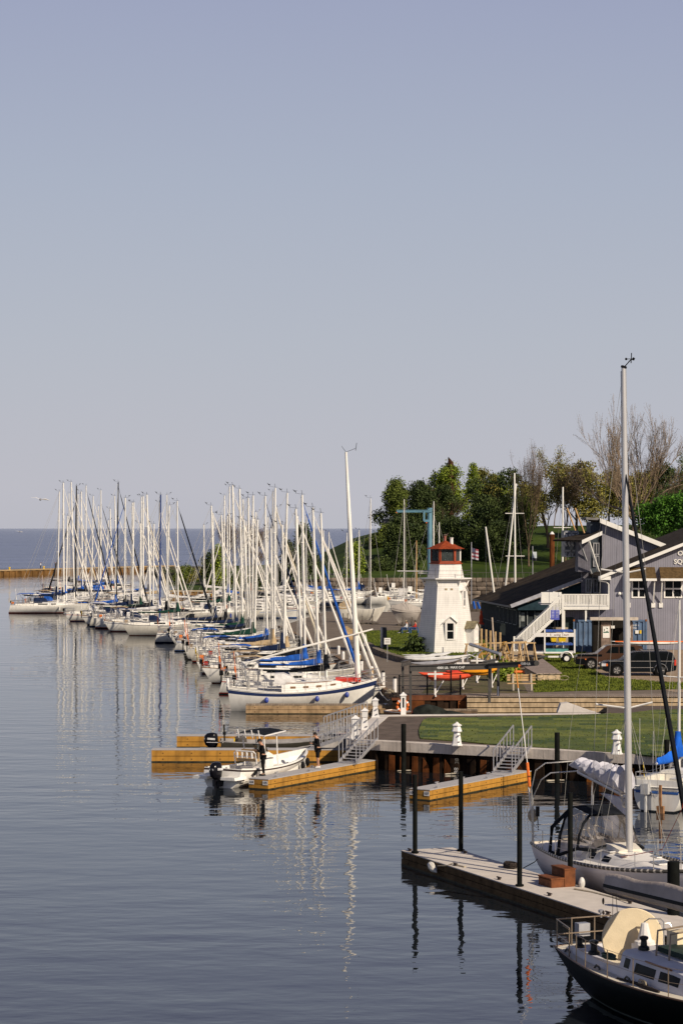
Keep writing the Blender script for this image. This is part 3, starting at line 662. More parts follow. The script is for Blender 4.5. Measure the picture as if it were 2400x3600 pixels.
    # gear on the stern rail
    for k in range(rnd.randint(2, 4)):
        y = rnd.uniform(-.8, .8)*h.hw(.3); g = MB(); c = rnd.choice(cloths); kind = rnd.choice(('ring', 'box', 'pole', 'motor'))
        if kind == 'ring': g.path([(.0, y+.26*cos(a), z+.4+.3*sin(a)) for a in [pi*(-.3+1.6*q/9) for q in range(10)]], .07, 5); g.build('life_ring', rnd.choice((orange, cloths[2], yellow)), t)
        elif kind == 'box': g.box((.25, y, z+.38), (.35, .4, .3)); g.build('stern_box', c, t, smooth=False)
        elif kind == 'pole': g.tube((.1, y, z), (-.15, y+.1, z+2.4), .018, n=4); g.tube((-.02, y+.05, z+.9), (-.07, y+.06, z+1.35), .06, n=5); g.build('danbuoy', rnd.choice((orange, cloths[2])), t)
        else: g.box((-.12, y, z+.5), (.28, .24, .34)); g.tube((-.12, y, z+.4), (-.12, y, z-.25), .05, n=5); g.build('outboard_motor', rnd.choice((blackp, cloths[2])), t)
    for k in range(2):
        if rnd.random() < .7:
            x = L*rnd.uniform(.25, .75); q = h.pt(x/L, .85, -1, .10); MB().lathe([(.02, -.34), (.10, -.26), (.11, .2), (.03, .3)], (q.x, q.y, q.z-.25), n=6).build('fender', rnd.choice((fender, fenderb, blackp)), t)
    return t

# ---- near wide sloop: cat rigged, blue stripe, mast at the bow
ns = thing('sailboat', 'large white cat-rigged yacht with navy stripe and wishbone boom behind the timber dock', 'sailboat', (-7.6, 153.5, 0), 0)
h = Hull(10.0, 3.6, 1.35, tr=.66, so=.02, rake=.045, sheer=.62, full=2.6)
rows = [0, 1, 1, 0, 0, 0, 0, 0, 0, 2, 2]
hull_mesh(h, [white, navystripe, antifoul_blue], rows, N=18, parent=ns); deck_mesh(h, deckm, ns); toerail(h, white, ns, .035)
ca = Cabin(h, 3.6, 8.4, .62, front=1.2, wf=.66); cb = ca.build(white, ns)
for u in (.12, .30, .48, .68): ca.windows([(u, u+.075)], mat('bronze_port', (.22, .12, .05), .3), cb, .42, .66)
MB().path([ca.side(u, 1.02, -1, .0) for u in (.05, .3, .6, .9)], .025, 4).build('grab_rail', teak, cb)
rb = MB(); rb.bb((7.2, -.7, h.zd(8)+.28), (8.9, .7, h.zd(8)+.52)); rb.build('red_sail_bag', redm, ns)
MB().path([(8.78, 0, 1.2), (8.45, 0, 7), (8.12, 0, 13), (7.9, 0, 17.4)], [.19, .18, .14, .08], 10).build('mast', mastm, ns)
vx = MB(); tp = Vector((7.9, 0, 17.4)); vx.tube(tp, tp+Vector((.65, 0, .25)), .015, n=3); vx.tube(tp+Vector((.65, 0, .1)), tp+Vector((.72, 0, .62)), .02, n=3); vx.tube(tp, tp+Vector((-.3, 0, .4)), .015, n=3); vx.build('masthead_vane', blackp, ns)
for s_ in (1, -1): MB().path([(9.7, s_*.02, 5.45), (8.2, s_*.42, 5.05), (5, s_*.5, 4.25), (2.6, s_*.3, 3.6), (1.1, s_*.02, 3.15)], .055, 6).build('wishbone_boom', mastm, ns)
rr = [[Vector((x, .16*sin(a)*w_, zc_+.2*cos(a)*hh)) for a in [2*pi*k/8 for k in range(8)]] for x, zc_, w_, hh in ((8.7, 4.1, 1, 2.2), (7, 3.8, 1.4, 1.5), (4.5, 3.35, 1.3, 1.2), (2.2, 3.1, .7, .7))]
rail_set(h, ns, steel, [2.4, 3.8, 5.2, 6.6, 8], r=.018)
wl = MB(); zc = h.zd(1.2)+.75; wl.path([(1.2, .5*cos(a), zc+.5*sin(a)) for a in [2*pi*k/16 for k in range(16)]], .03, 5, closed=True); wl.tube((1.35, 0, zc-.8), (1.35, 0, zc+.2), .09); wl.build('steering_wheel', steel, ns)
MB().path([(.0, -.9+.38*cos(a), h.zd(0)+.25+.38*sin(a)) for a in [2*pi*k/14 for k in range(14)]], .09, 6, closed=True).build('life_ring', cloths[2], ns)
rr = []
for x, hh in ((4.5, .05), (4.25, .5), (3.7, .72), (3.1, .70)): rr.append([Vector((x, 1.0*cos(a), h.zd(3.4)+.5+hh*min(1, 1.5*sin(a)))) for a in [pi*k/8 for k in range(9)]])
MB().loft(rr, cap=False, open_=True).build('dodger', covers['white'], ns)
bm = MB()
for s_ in (1, -1): bm.path([(1.4, s_*1.2, 1.6), (.9, s_*1.25, 2.9), (.9, 0, 3.25)], .022, 5)
bm.build('stern_arch', steel, ns)
for x in (2.6, 6.0, 8.0): 
    q = h.pt(x/10, .85, -1, .12); MB().sphere((q.x, q.y, q.z-.3), (.15, .15, .2), 8, 6).build('fender', fenderb, ns)
text_mesh('NONSUCH', .2, 'name_lettering', whitep, ns, (8.85, -.62, 1.33), (pi/2, 0, .32))

# ---- front row: masts where the photograph shows them
def stern_line(Y):
    if Y > 316: return -47.0+(Y-329)*.02   # X of the sterns along the row
    P = [(150, -6.9), (165, -8.8), (197, -12.4), (234, -17.4), (262, -25.6), (300, -35.8), (332, -46)]
    for (a, xa), (b, xb) in zip(P, P[1:]):
        if Y <= b: return xa+(xb-xa)*(Y-a)/(b-a)
    return P[-1][1]
mx_off = 6.3
def solve_Y(x):
    if x < 408: return 329+(x-213)*.37
    lo, hi = 151, 312
    for _ in range(50):
        mid = (lo+hi)/2
        if CX+F_*(stern_line(mid)+mx_off)/mid > x: lo = mid
        else: hi = mid
    return lo
z0m = lambda x, y: (x/2.24, 1650+y/2.24)
z6m = lambda x, y: (600+x/2.24, 1550+y/2.24)
MS = [z0m(*p)+(c,) for *p, c in [(472, 175, 's'), (500, 105, 's'), (545, 165, 's'), (563, 100, 's'), (605, 130, 'k'), (617, 180, 's'), (642, 175, 's'), (682, 128, 's'), (735, 210, 's'), (797, 165, 's'), (870, 310, 's'), (905, 210, 's'), (932, 102, 'k'), (988, 225, 's'), (1055, 260, 's'), (1045, 262, 's'), (1115, 215, 's'), (1130, 212, 's'), (1160, 200, 's'), (1215, 430, 's'), (1175, 475, 's'), (1190, 480, 's'), (1268, 200, 'b'), (1258, 260, 's'), (1315, 200, 's'), (1335, 285, 's'), (1398, 250, 's'), (600, 270, 's'), (775, 290, 's')]]
MS += [z6m(*p)+(c,) for *p, c in [(262, 660, 's'), (320, 510, 's'), (333, 570, 's'), (400, 585, 's'), (425, 430, 's'), (447, 590, 's'), (465, 360, 's'), (487, 350, 's'), (543, 378, 's'), (570, 460, 's'), (595, 630, 's'), (612, 450, 's'), (650, 430, 's'), (670, 560, 's'), (685, 620, 's'), (745, 435, 's'), (765, 600, 's'), (805, 400, 'g'), (825, 370, 's'), (835, 520, 'g'), (875, 760, 's'), (905, 650, 's'), (920, 410, 's'), (1000, 590, 's'), (1035, 425, 's'), (1065, 590, 'g')]]
cand = []
for x, y, c in MS:
    Y = solve_Y(x); zt = Z_at(y, Y); cand.append([x, y, c, Y, zt])
cand.sort(key=lambda q: (-(q[4])))
front = []; back = []
for q in cand:
    if q[4] > 12.0 and q[4] < 22 and all(abs(q[3]-r[3]) > 4.0 for r in front): front.append(q)
    else: back.append(q)
front.sort(key=lambda q: q[3])
# add unseen-mast boats where the row has gaps
rnd = random.Random(12); full = []; prev = 157.0-5.5
for q in front:
    while q[3]-prev > 9.2 and not (q[3] > 244 and prev < 249) and not (q[3] > 322 and prev < 322):
        prev += 4.9 if q[3]-prev > 9.8 else (q[3]-prev)/2; x = CX+F_*(stern_line(prev)+mx_off)/prev; full.append([x, None, 's', prev, rnd.uniform(12.2, 14.5)])
    full.append(q); prev = q[3]
covseq = ['black', 'blue', 'blue', 'black', 'navy', 'tan', 'tan', 'navy', 'blue', 'green', 'white', 'black', 'navy', 'green', 'navy', 'black', 'navy', 'green', 'black', 'white', 'navy', 'black', 'green', 'navy', 'black', 'blue', 'white', 'navy', 'blue', 'navy', 'black', 'blue', 'navy', 'white', 'blue', 'navy']
furlseq = ['white', 'white', 'blue', 'white', None, 'white', 'cream', 'white', 'navy', 'white', None, 'white', 'white', None, 'white', None, 'white', 'black', None, 'white', 'white', None]
hseq = ['white', 'navy', 'white', 'cream', 'white', 'grey', 'white', 'navy', 'white', 'cream', 'white', 'white', 'black', 'white', 'navy', 'white', 'white', 'cream', 'white']
nfull = len(full)
for i, (x, y, c, Y, zt) in enumerate(full):
    mast = {'s': 'silver', 'k': 'black', 'b': 'blue', 'g': 'grey'}[c]; xmw = X_at(x, Y)
    L = 9.6+((zt-12)/8)*2.4+rnd.uniform(-.3, .3); L = max(8.8, min(11.4, L)); rev = (i % 3 == 0 and i > 14 and i % 2 == 0)
    xmf = L*.60; cov = covseq[i % len(covseq)]; fu = furlseq[i % len(furlseq)] if x > 408 else rnd.choice(['white', 'white', None, 'white', 'black']); hl = hseq[i % len(hseq)]
    st = None
    if x and abs(x-211) < 3: cov, fu, hl, rev, L = 'navy', None, 'white', False, 11.4; xmf = 6.6
    if c == 'k': fu = 'black'
    yaw = radians(rnd.uniform(-3, 3)); 
    ln_ = rnd.uniform(-.55, .35)
    if rev: loc = (xmw+xmf+ln_, Y, 0); rz = pi+yaw
    else: loc = (xmw-xmf-ln_, Y, 0); rz = yaw
    if x and abs(x-211) < 3: lab = 'white sloop with navy sail cover lying farthest out at the left end of the row'
    else: lab = f'{hl} hulled sloop under {cov} sail cover, {ORD[i]} boat back from the blue-striped yacht'
    rowboat(100+i, lab, 'sailboats moored side by side in the long row', loc, rz, L=L, B=3.2, F=rnd.uniform(1.0, 1.25), hull=hl, cover=cov, furl=fu, mast=mast, zt=zt, xm=xmf, lean=ln_, lod=1 if Y > 200 else 0, bimini=True if i in (5, 8, 10) else None)
# ---- back rows beyond
back.sort(key=lambda q: q[0]); nb = 0
Ys = {}
far = [q for q in back if q[0] < 690]; near = [q for q in back if q[0] >= 690]
def place_back(lst, Y0, dY, seed, where):
    rnd = random.Random(seed); order = sorted(lst, key=lambda q: -q[1] if q[1] else 0)   # low tops farther
    order = sorted(lst, key=lambda q: q[1] or 1780)
    for j, q in enumerate(order):
        Y = Y0+dY*j; zt = max(11.5, min(18.5, Z_at(q[1], Y))); L = 8.6+(zt-11)/8*2.4; rev = rnd.random() < .5; xmw = X_at(q[0], Y); xmf = L*.6
        cov = rnd.choice(['blue', 'navy', 'white', 'white', 'green', 'tan', 'black']); fu = rnd.choice(['white', 'white', None, 'cream', None, None]); hl = rnd.choice(['white', 'white', 'white', 'cream', 'navy'])
        mast = {'s': 'silver', 'k': 'black', 'b': 'blue', 'g': 'grey'}[q[2]]
        lab = f'{hl} sloop with {cov} cover behind the main row, '+('' if j == 0 else ORD[j]+'-')+f'tallest mast of the {where} group'
        rowboat(seed+j, lab, 'sailboats moored behind the main row', (xmw+xmf if rev else xmw-xmf, Y, 0), (pi if rev else 0)+radians(rnd.uniform(-3, 3)), L=L, B=3.0, F=1.05, hull=hl, cover=cov, furl=fu, mast=mast, zt=zt, xm=xmf, lod=1)
place_back([q for q in far if q[0] >= 408], 322, 6.5, 400, 'left')
place_back([q for q in far if q[0] < 408], 412, 6.5, 450, 'far left')
place_back(near, 304, 5.5, 500, 'right')
# ---------------------------------------------------------------- lighthouse (hexagonal)
lx, ly, lz = 9.12, 199.6, 1.40
lt = thing('lighthouse', 'small white clapboard lighthouse with red lantern roof on the lawn', 'lighthouse', (lx, ly, lz), 0)
clap = mat('clapboard', (.80, .77, .72), .55, var=.04, scale=1, lines=(2, .165, .02, .72), stain=.16)
redp = mat('lantern_red', (.33, .060, .022), .6, var=.15, scale=3); shing = mat('red_shingle', (.27, .052, .018), .85, var=.2, scale=4)
R0, R1, R2 = 2.62, 1.76, 1.36; a0 = radians(-90+5+30)
def hexr(r, z, rot=a0): return [Vector((r*cos(rot+k*pi/3), r*sin(rot+k*pi/3), z)) for k in range(6)]
zg = 6.45; zl = 7.75
MB().loft([hexr(R0, 0), hexr(R1, zg)]).build('tower', clap, lt, smooth=False)
MB().loft([hexr(1.62, zg+.06), hexr(R2, zl)]).build('upper_tower', clap, lt, smooth=False)
g = MB().loft([hexr(2.32, zg-.04), hexr(2.32, zg+.05)]).build('gallery', whitep, lt, smooth=False)
m1 = MB()
for k in range(6):
    p, q = hexr(R1+.02, 5.75)[k], hexr(2.1, zg-.06)[k]; m1.beam(p, q, .09, .09)
    m1.beam((p.x, p.y, zg-.12), (q.x, q.y, zg-.12), .08, .1)
m1.build('gallery_bracket', whitep, lt, smooth=False)
m1 = MB()
for z in (zg+.35, zg+.7): m1.path(hexr(2.28, z), .012, 4, closed=True)
for k in range(6): 
    p = hexr(2.28, zg)[k]; m1.tube(p, p+Vector((0, 0, .95)), .022, n=5)
m1.build('gallery_railing', wired, lt)
m1 = MB().loft([hexr(1.48, zl-.02), hexr(1.48, zl+.05)]).loft([hexr(1.36, zl+.05), hexr(1.33, zl+.24)]); m1.build('lantern_sill', redp, lt, smooth=False)
for k in range(6):
    p = hexr(1.27, zl+.24)[k]; q = hexr(1.27, zl+.24)[(k+1) % 6]; d = (q-p).normalized(); n = Vector((d.y, -d.x, 0))
    MB().box((p.x, p.y, zl+.76), (.15, .2, 1.06), a0+k*pi/3).build('lantern_post', redp if k != 1 else whitep, lt, smooth=False)
    if k != 2: MB().slab([p+d*.09, q-d*.09, q-d*.09+Vector((0, 0, 1.04)), p+d*.09+Vector((0, 0, 1.04))], n*.02).build('lantern_pane', mat('lantern_glass', (.16, .19, .19), .05, trans=.72), lt, smooth=False)
m1 = MB().lathe([(.25, 0), (.25, .25), (.16, .3), (.2, .5), (.2, .72), (.1, .85)], (0, 0, zl+.1), 10); m1.build('lamp', steel, lt)
apx = zl+2.00
MB().loft([hexr(1.70, zl+1.29), hexr(.10, apx)]).build('lantern_roof', shing, lt, smooth=False)
MB().lathe([(.10, 0), (.10, .42), (.14, .44), (.14, .5)], (-.05, 0, apx-.08), 8).build('roof_vent', mat('vent_red', (.36, .12, .09), .6), lt)
MB().lathe([(.15, 0), (.14, .62), (.17, .64), (.17, .70)], (.5, -.25, apx-.42), 8).build('roof_vent', whitep, lt)
gull = MB().sphere((0, 0, .12), (.2, .09, .09), 8, 5).sphere((.2, 0, .24), .06, 6, 4).tube((0, .03, 0), (0, .03, .1), .01, n=3)
tag(gull.build('seagull', mat('gull_brown', (.12, .09, .07), .8), loc=(lx-.02, ly, lz+apx+.38)), 'brown gull perched on the red vent at the lighthouse peak', 'bird')
# window with hood on the front face, wall frame is tilted
def face_frame(k, u, z, zt=0):
    "point on tower face k at sideways u metres and height z"
    f = z/zg; r = R0+(R1-R0)*f; P = hexr(r, z); p, q = P[k], P[(k+1) % 6]; mid = (p+q)/2; d = (q-p).normalized(); return mid+d*u, d, Vector((d.y, -d.x, 0))
kf = 4 if False else None
# find the face whose outward normal points to the camera (-Y) and the right one
def face_n(k):
    P = hexr(1, 0); d = (P[(k+1) % 6]-P[k]).normalized(); return Vector((d.y, -d.x, 0))
kF = min(range(6), key=lambda k: face_n(k).y); kR = min(range(6), key=lambda k: -(face_n(k).x)+max(0, face_n(k).y)*2)
def dormer(k, u, z0, w, hgt, dep_b, hood, pane_cols=1, glassy=glassd, name='window'):
    c, d, n = face_frame(k, u, z0+hgt); c0, _, _ = face_frame(k, u, z0); base = Vector((c0.x, c0.y, 0))+n*dep_b
    up = Vector((0, 0, 1)); P = lambda a, z, o=0: base+d*a+up*z+n*o
    fr = MB()
    for a in (-w/2-.09, w/2+.09): fr.slab([P(a-.09, z0-.1, -1.1), P(a+.09, z0-.1, -1.1), P(a+.09, z0-.1), P(a-.09, z0-.1)], up*(hgt+.2))
    fr.slab([P(-w/2, z0-.1, -.2), P(w/2, z0-.1, -.2), P(w/2, z0-.1, .03), P(-w/2, z0-.1, .03)], up*.1); fr.slab([P(-w/2, z0+hgt, -.9), P(w/2, z0+hgt, -.9), P(w/2, z0+hgt), P(-w/2, z0+hgt)], up*.1)
    fr.slab([P(-w/2-.2, z0+hgt+.1, -.0), P(w/2+.2, z0+hgt+.1, 0), P(0, z0+hgt+.1+hood, 0)], -n*1.1)
    o = fr.build(name, whitep, lt, smooth=False)
    gl = MB().poly([P(-w/2, z0, -.06), P(w/2, z0, -.06), P(w/2, z0+hgt, -.06), P(-w/2, z0+hgt, -.06)]); gl.build('glass', glassy, o, smooth=False)
    mm = MB(); mm.slab([P(-w/2, z0+hgt*.5-.03, -.05), P(w/2, z0+hgt*.5-.03, -.05), P(w/2, z0+hgt*.5+.03, -.05), P(-w/2, z0+hgt*.5+.03, -.05)], n*.03)
    mm.build('glazing_bar', whitep, o, smooth=False)
    hd = MB(); e = .16
    for s_ in (1, -1): hd.slab([P(s_*(w/2+.2+e), z0+hgt+.1-e*.5, .12), P(0, z0+hgt+.14+hood, .12), P(0, z0+hgt+.14+hood, -1.1), P(s_*(w/2+.2+e), z0+hgt+.1-e*.5, -1.1)], up*.05)
    hd.build('hood', whitep if name == 'window' else mat('mossy_shingle', (.22, .19, .12), .95, var=.2, scale=4), o, smooth=False)
    return o
dormer(kF, .12, 1.25, .55, 1.35, .06, .42)
dormer(kR, -.15, 4.0, .45, 1.35, .05, .35, glassy=mat('curtained_glass', (.22, .22, .22), .3))
# porch on the right face
po = dormer(kR, .05, .12, .72, 1.95, .62, .50, glassy=whitep, name='porch')
for u in (-.18, .32):
    c, d, n = face_frame(kF, u+.0, 5.55); MB().slab([c-d*.10-Vector((0, 0, .07)), c+d*.10-Vector((0, 0, .07)), c+d*.10+Vector((0, 0, .07)), c-d*.10+Vector((0, 0, .07))], n*.05).build('wall_vent', mat('vent_tan', (.42, .33, .2), .7), lt, smooth=False)
m1 = MB(); m1.tube((-2.4, .4, zg+.45), (-1.7, .1, zg+.45), .05); m1.tube((-4.2, 1, zg+.62), (-1.4, 0, zg+.62), .05)
m1.build('pipe', whitep, lt)

# ---------------------------------------------------------------- clubhouse
Yb = 207.0
sid = mat('grey_siding', (.255, .25, .295), .7, var=.05, scale=1, lines=(0, .21, .03, .55)); sidd = mat('siding_in_shade', (.045, .06, .075), .7, var=.08, lines=(0, .21, .03, .5))  # sidd: shade of the recessed face put into a darker siding colour
roofm = mat('roof_shingle', (.055, .042, .030), .95, var=.25, scale=2.0, bump=.6, bscale=12, lines=(1, .35, .05, .7)); trim = mat('trim_white', (.80, .78, .72), .5, var=.04)
awn = mat('awning_shingle', (.115, .075, .035), .95, var=.2, scale=4, bump=.5)
ch = thing('clubhouse', 'blue-grey sided clubhouse with white trim, big dark roof and upper deck', 'building', (X_at(2142, Yb), Yb, 1.2), 0)
ox, oy, oz = ch.location
def Lc(p): return Vector((p[0]-ox, p[1]-oy, p[2]-oz))
def W(zx, zy, Y=Yb): return Lc(PD(*zB(zx, zy), Y))
# front gable wall
e0 = W(945, 590); ez = e0.z; gx = 24.0; pitch = .392
apz = ez+pitch*12+.1
MB().slab([(0, 0, 0), (gx, 0, 0), (gx, 0, ez), (gx/2, 0, apz), (0, 0, ez)], (0, 22, 0)).build('front_wall', sid, ch, smooth=False)
r_ = MB()
for s_ in (0, 1):
    xa = -1.0 if s_ == 0 else gx+1.0; za = ez-pitch*1.0+.18; zb_ = apz+.18
    r_.slab([(xa, -.7, za), (gx/2, -.7, zb_), (gx/2, 22, zb_), (xa, 22, za)], (0, 0, .22))
r_.build('roof', roofm, ch, smooth=False)
t_ = MB()
t_.slab([(-1.02, -.74, ez-pitch*1.02+.10), (gx/2, -.74, apz+.10), (gx/2, -.74, apz+.40), (-1.02, -.74, ez-pitch*1.02+.40)], (0, -.08, 0))
t_.bb((-1.05, -.72, ez-.35), (.0, .0, ez-.02)); t_.build('rake_board', trim, ch, smooth=False)
dp = MB().path([(-1.05, -.45, ez-.42), (-.35, -.25, ez-.55), (-.12, -.13, ez-.75), (-.12, -.13, .3)], .06, 6).build('downpipe', trim, ch)
text_mesh('OA', .60, 'sign_letters', trim, ch, tuple(W(1518, 399, Yb)+Vector((0, -.05, 0))), bold=.012, depth=.03, align='LEFT')
text_mesh('SQU', .60, 'sign_letters', trim, ch, tuple(W(1487, 471, Yb)+Vector((0, -.05, 0))), bold=.012, depth=.03, align='LEFT')
# windows with shingled awnings
for (x0, x1) in ((1128, 1250), (1402, 1560)):
    a = W(x0, 620); b = W(x1, 778); o_ = MB(); xx0, xx1, z0, z1 = a.x, b.x, b.z, a.z
    f = MB(); t = .13
    for X0, X1, Z0, Z1 in ((xx0, xx0+t, z0, z1), (xx1-t, xx1, z0, z1), (xx0+t, xx1-t, z0, z0+t), (xx0+t, xx1-t, z1-t, z1), (xx0+t, xx1-t, (z0+z1)/2-.07, (z0+z1)/2+.07), ((xx0+xx1)/2-.07, (xx0+xx1)/2+.07, z0+t, (z0+z1)/2-.07), ((xx0+xx1)/2-.03, (xx0+xx1)/2+.03, (z0+z1)/2+.07, z1-t)): f.bb((X0, -.07, Z0), (X1, .01, Z1))
    fo = f.build('window', trim, ch, smooth=False); MB().poly([(xx0+.05, -.02, z0+.05), (xx1-.05, -.02, z0+.05), (xx1-.05, -.02, z1-.05), (xx0+.05, -.02, z1-.05)]).build('pane', glassd, fo, smooth=False)
    ax0, ax1 = xx0-.42, xx1+.75 if x0 > 1300 else xx1+.82; zt_ = W(0, 548).z+.15; zb2 = W(0, 606).z-.12
    m1 = MB().slab([(ax0, -1.1, zb2), (ax1, -1.1, zb2), (ax1, -.02, zt_+.1), (ax0, -.02, zt_+.1)], (0, 0, .10)); aw = m1.build('awning', awn, ch, smooth=False)
    m1 = MB().bb((ax0-.02, -1.16, zb2-.14), (ax1+.02, -1.08, zb2+.08))
    for x_ in (ax0+.15, ax1-.15): m1.beam((x_, -1.0, zb2-.1), (x_, -.08, W(0, 822).z), .11, .11); m1.bb((x_-.18, -.12, W(0, 858).z), (x_+.18, -.01, W(0, 818).z))
    m1.build('awning_bracket', trim, aw, smooth=False)
c = W(1026, 740); MB().sphere((c.x, -.12, c.z), .16, 10, 8).build('wall_lamp', trim, ch)
# ground level band behind the yard on the right
m1 = MB().bb((8.4, -.10, W(0, 1003).z), (20, -.01, W(0, 990).z)); m1.build('sill_band', trim, ch, smooth=False)
m1 = MB().bb((8.4, -.16, W(0, 1050).z), (20, -.01, W(0, 1035).z)); m1.build('red_band', mat('red_band', (.13, .03, .025), .7), ch, smooth=False)
# monopitch tower block behind
Yt = 214
def W2(zx, zy): return Lc(PD(*zB(zx, zy), Yt))
p = [W2(880, 600), W2(1380, 520), W2(1400, 345), W2(880, 148)]; p[0].z = 1; p[1].z = 1
MB().slab(p, (0, 9, 0)).build('tower_wall', sid, ch, smooth=False)
ra, rb_ = W2(855, 118), W2(1412, 338)
MB().slab([ra+Vector((0, -.6, 0)), rb_+Vector((0, -.6, 0)), rb_+Vector((0, 10, 0)), ra+Vector((0, 10, 0))], (0, 0, .16)).build('tower_roof', roofm, ch, smooth=False)
MB().slab([ra+Vector((0, -.62, -.24)), rb_+Vector((0, -.62, -.24)), rb_+Vector((0, -.62, .20)), ra+Vector((0, -.62, .20))], (0, -.07, 0)).build('tower_fascia', trim, ch, smooth=False)
m1 = MB(); a = W2(745, 112); m1.slab([a, ra, ra+Vector((0, 4, 0)), a+Vector((0, 4, 0))], (0, 0, .22)); m1.build('flat_roof', mat('roof_grey', (.22, .21, .2), .9), ch, smooth=False)
a = W2(785, 130); b = W2(880, 600); m1 = MB().bb((a.x, 7.4, b.z-2), (b.x, 11, a.z-.02)); m1.build('stair_tower', sidd, ch, smooth=False)
# tall windows in the recessed face
Yw = Yb+7.4
def W3(zx, zy, Y=Yw): return Lc(PD(*zB(zx, zy), Y))
for x0, y0, x1, y1 in ((802, 308, 858, 412), (802, 418, 858, 512), (738, 612, 792, 735), (802, 612, 868, 735)):
    a, b = W3(x0, y0), W3(x1, y1); f = MB(); t = .10
    for X0, X1, Z0, Z1 in ((a.x, a.x+t, b.z, a.z), (b.x-t, b.x, b.z, a.z), (a.x+t, b.x-t, b.z, b.z+t), (a.x+t, b.x-t, a.z-t, a.z), ((a.x+b.x)/2-.04, (a.x+b.x)/2+.04, b.z+t, a.z-t)): f.bb((X0, 7.25, Z0), (X1, 7.42, Z1))
    fo = f.build('window', mat('trim_grey', (.33, .33, .34), .6), ch, smooth=False); MB().poly([(a.x, 7.36, b.z), (b.x, 7.36, b.z), (b.x, 7.36, a.z), (a.x, 7.36, a.z)]).build('pane', mat('window_grey', (.06, .065, .07), .12, var=.5, scale=1.5), fo, smooth=False)
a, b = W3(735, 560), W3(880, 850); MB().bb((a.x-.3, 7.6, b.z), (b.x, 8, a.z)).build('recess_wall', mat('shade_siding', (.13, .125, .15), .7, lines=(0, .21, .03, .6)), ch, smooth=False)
# small gabled overhang with struts
a, b = Lc(PD(*zB(708, 300), 211)), Lc(PD(*zB(880, 222), 211)); l0, l1 = Lc(PD(*zB(618, 288), 214.5)), Lc(PD(*zB(745, 215), 214.5))
MB().slab([a, b, b+Vector((0, 5, 0)), a+Vector((-2.2, 5, 0))], (0, 0, .16)).build('porch_roof', roofm, ch, smooth=False)
MB().slab([a+Vector((0, -.04, -.22)), b+Vector((0, -.04, -.22)), b+Vector((0, -.04, .14)), a+Vector((0, -.04, .14))], (0, -.07, 0)).build('porch_fascia', trim, ch, smooth=False)
m1 = MB(); m1.beam(Lc(PD(*zB(763, 285), 211)), Lc(PD(*zB(850, 555), 213)), .2, .14); m1.build('strut', trim, ch, smooth=False)
m1 = MB(); m1.beam(Lc(PD(*zB(692, 305), 212.5)), Lc(PD(*zB(792, 580), 214)), .16, .12); m1.build('strut', mat('trim_grey', (.33, .33, .34), .6), ch, smooth=False)
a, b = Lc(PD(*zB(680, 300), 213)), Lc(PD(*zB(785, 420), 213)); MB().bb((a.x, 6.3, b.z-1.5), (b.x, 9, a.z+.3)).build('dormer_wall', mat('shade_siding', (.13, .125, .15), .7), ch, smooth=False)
# glazed pavilion with white curved tracery
Yp = 216.5; m1 = MB(); a, b = Lc(PD(*zB(560, 205), Yp)), Lc(PD(*zB(682, 430), Yp)); m1.bb((a.x, Yp-oy, b.z), (b.x, Yp-oy+3, a.z)); m1.build('upper_pavilion', mat('pavilion_slate', (.10, .115, .14), .5, var=.1), ch, smooth=False)
m1 = MB(); rnd = random.Random(4)
for x in (562, 617, 622, 678): m1.beam(Lc(PD(*zB(x, 215), Yp-.08)), Lc(PD(*zB(x, 425), Yp-.08)), .10, .05)
for y in (218, 372, 380, 425): m1.beam(Lc(PD(*zB(560, y), Yp-.08)), Lc(PD(*zB(680, y), Yp-.08)), .05, .08)
for cx_ in (575, 605, 635, 665):
    for y0 in (235, 392): m1.path([Lc(PD(*zB(cx_+6*sin(k*.9), y0+k*(13 if y0 < 300 else 4)), Yp-.1)) for k in range(9)], .10, 4)
m1.build('tracery', mat('trim_soft', (.50, .50, .52), .5), ch)
# long low wing with the big roof
ea, eb = Lc(PD(1794, 2129, 216)), Lc(PD(2057, 2029, 216)); fa, fb = Lc(PD(1664, 2104, 236.8)), Lc(PD(2073, 1936, 236.8))
eb2 = Lc(PD(2115, 2007, 216)); fb2 = fa+(fb-fa)*1.0
MB().slab([ea, eb2, Vector((fb.x, fb.y, fb.z)), fa], (0, 0, -.2)).build('wing_roof', mat('wing_shingle', (.048, .034, .020), .95, var=.3, scale=.9, bump=.6, bscale=10), ch, smooth=False)
gut = mat('gutter_grey', (.42, .42, .46), .6)
MB().beam(ea+Vector((0, -.06, -.06)), eb+Vector((0, -.06, -.06)), .08, .34).build('wing_fascia', gut, ch, smooth=False)
MB().beam(ea+Vector((-.06, 0, -.12)), fa+Vector((-.06, 0, -.12)), .12, .16).build('gutter', mat('gutter_dark', (.16, .155, .15), .6), ch, smooth=False)
mm = MB().slab([ea+Vector((.7, .5, -.1)), eb+Vector((0, .5, -.35)), Vector((eb.x, ea.y+.5, ea.z-.45)), Vector((ea.x+.7, ea.y+.5, ea.z-.45))], (0, .2, 0)); mm.build('gable_infill', mat('shaded_teal', (.022, .045, .06), .8), ch, smooth=False)  # shade on the recessed wall put into the dark teal colour
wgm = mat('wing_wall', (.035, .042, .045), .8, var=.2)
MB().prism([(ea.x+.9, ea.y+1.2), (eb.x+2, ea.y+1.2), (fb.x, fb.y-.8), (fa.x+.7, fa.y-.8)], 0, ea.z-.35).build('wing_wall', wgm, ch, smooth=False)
m1 = MB(); gl = MB(); rd = random.Random(2)
d_ = (fa-ea); 
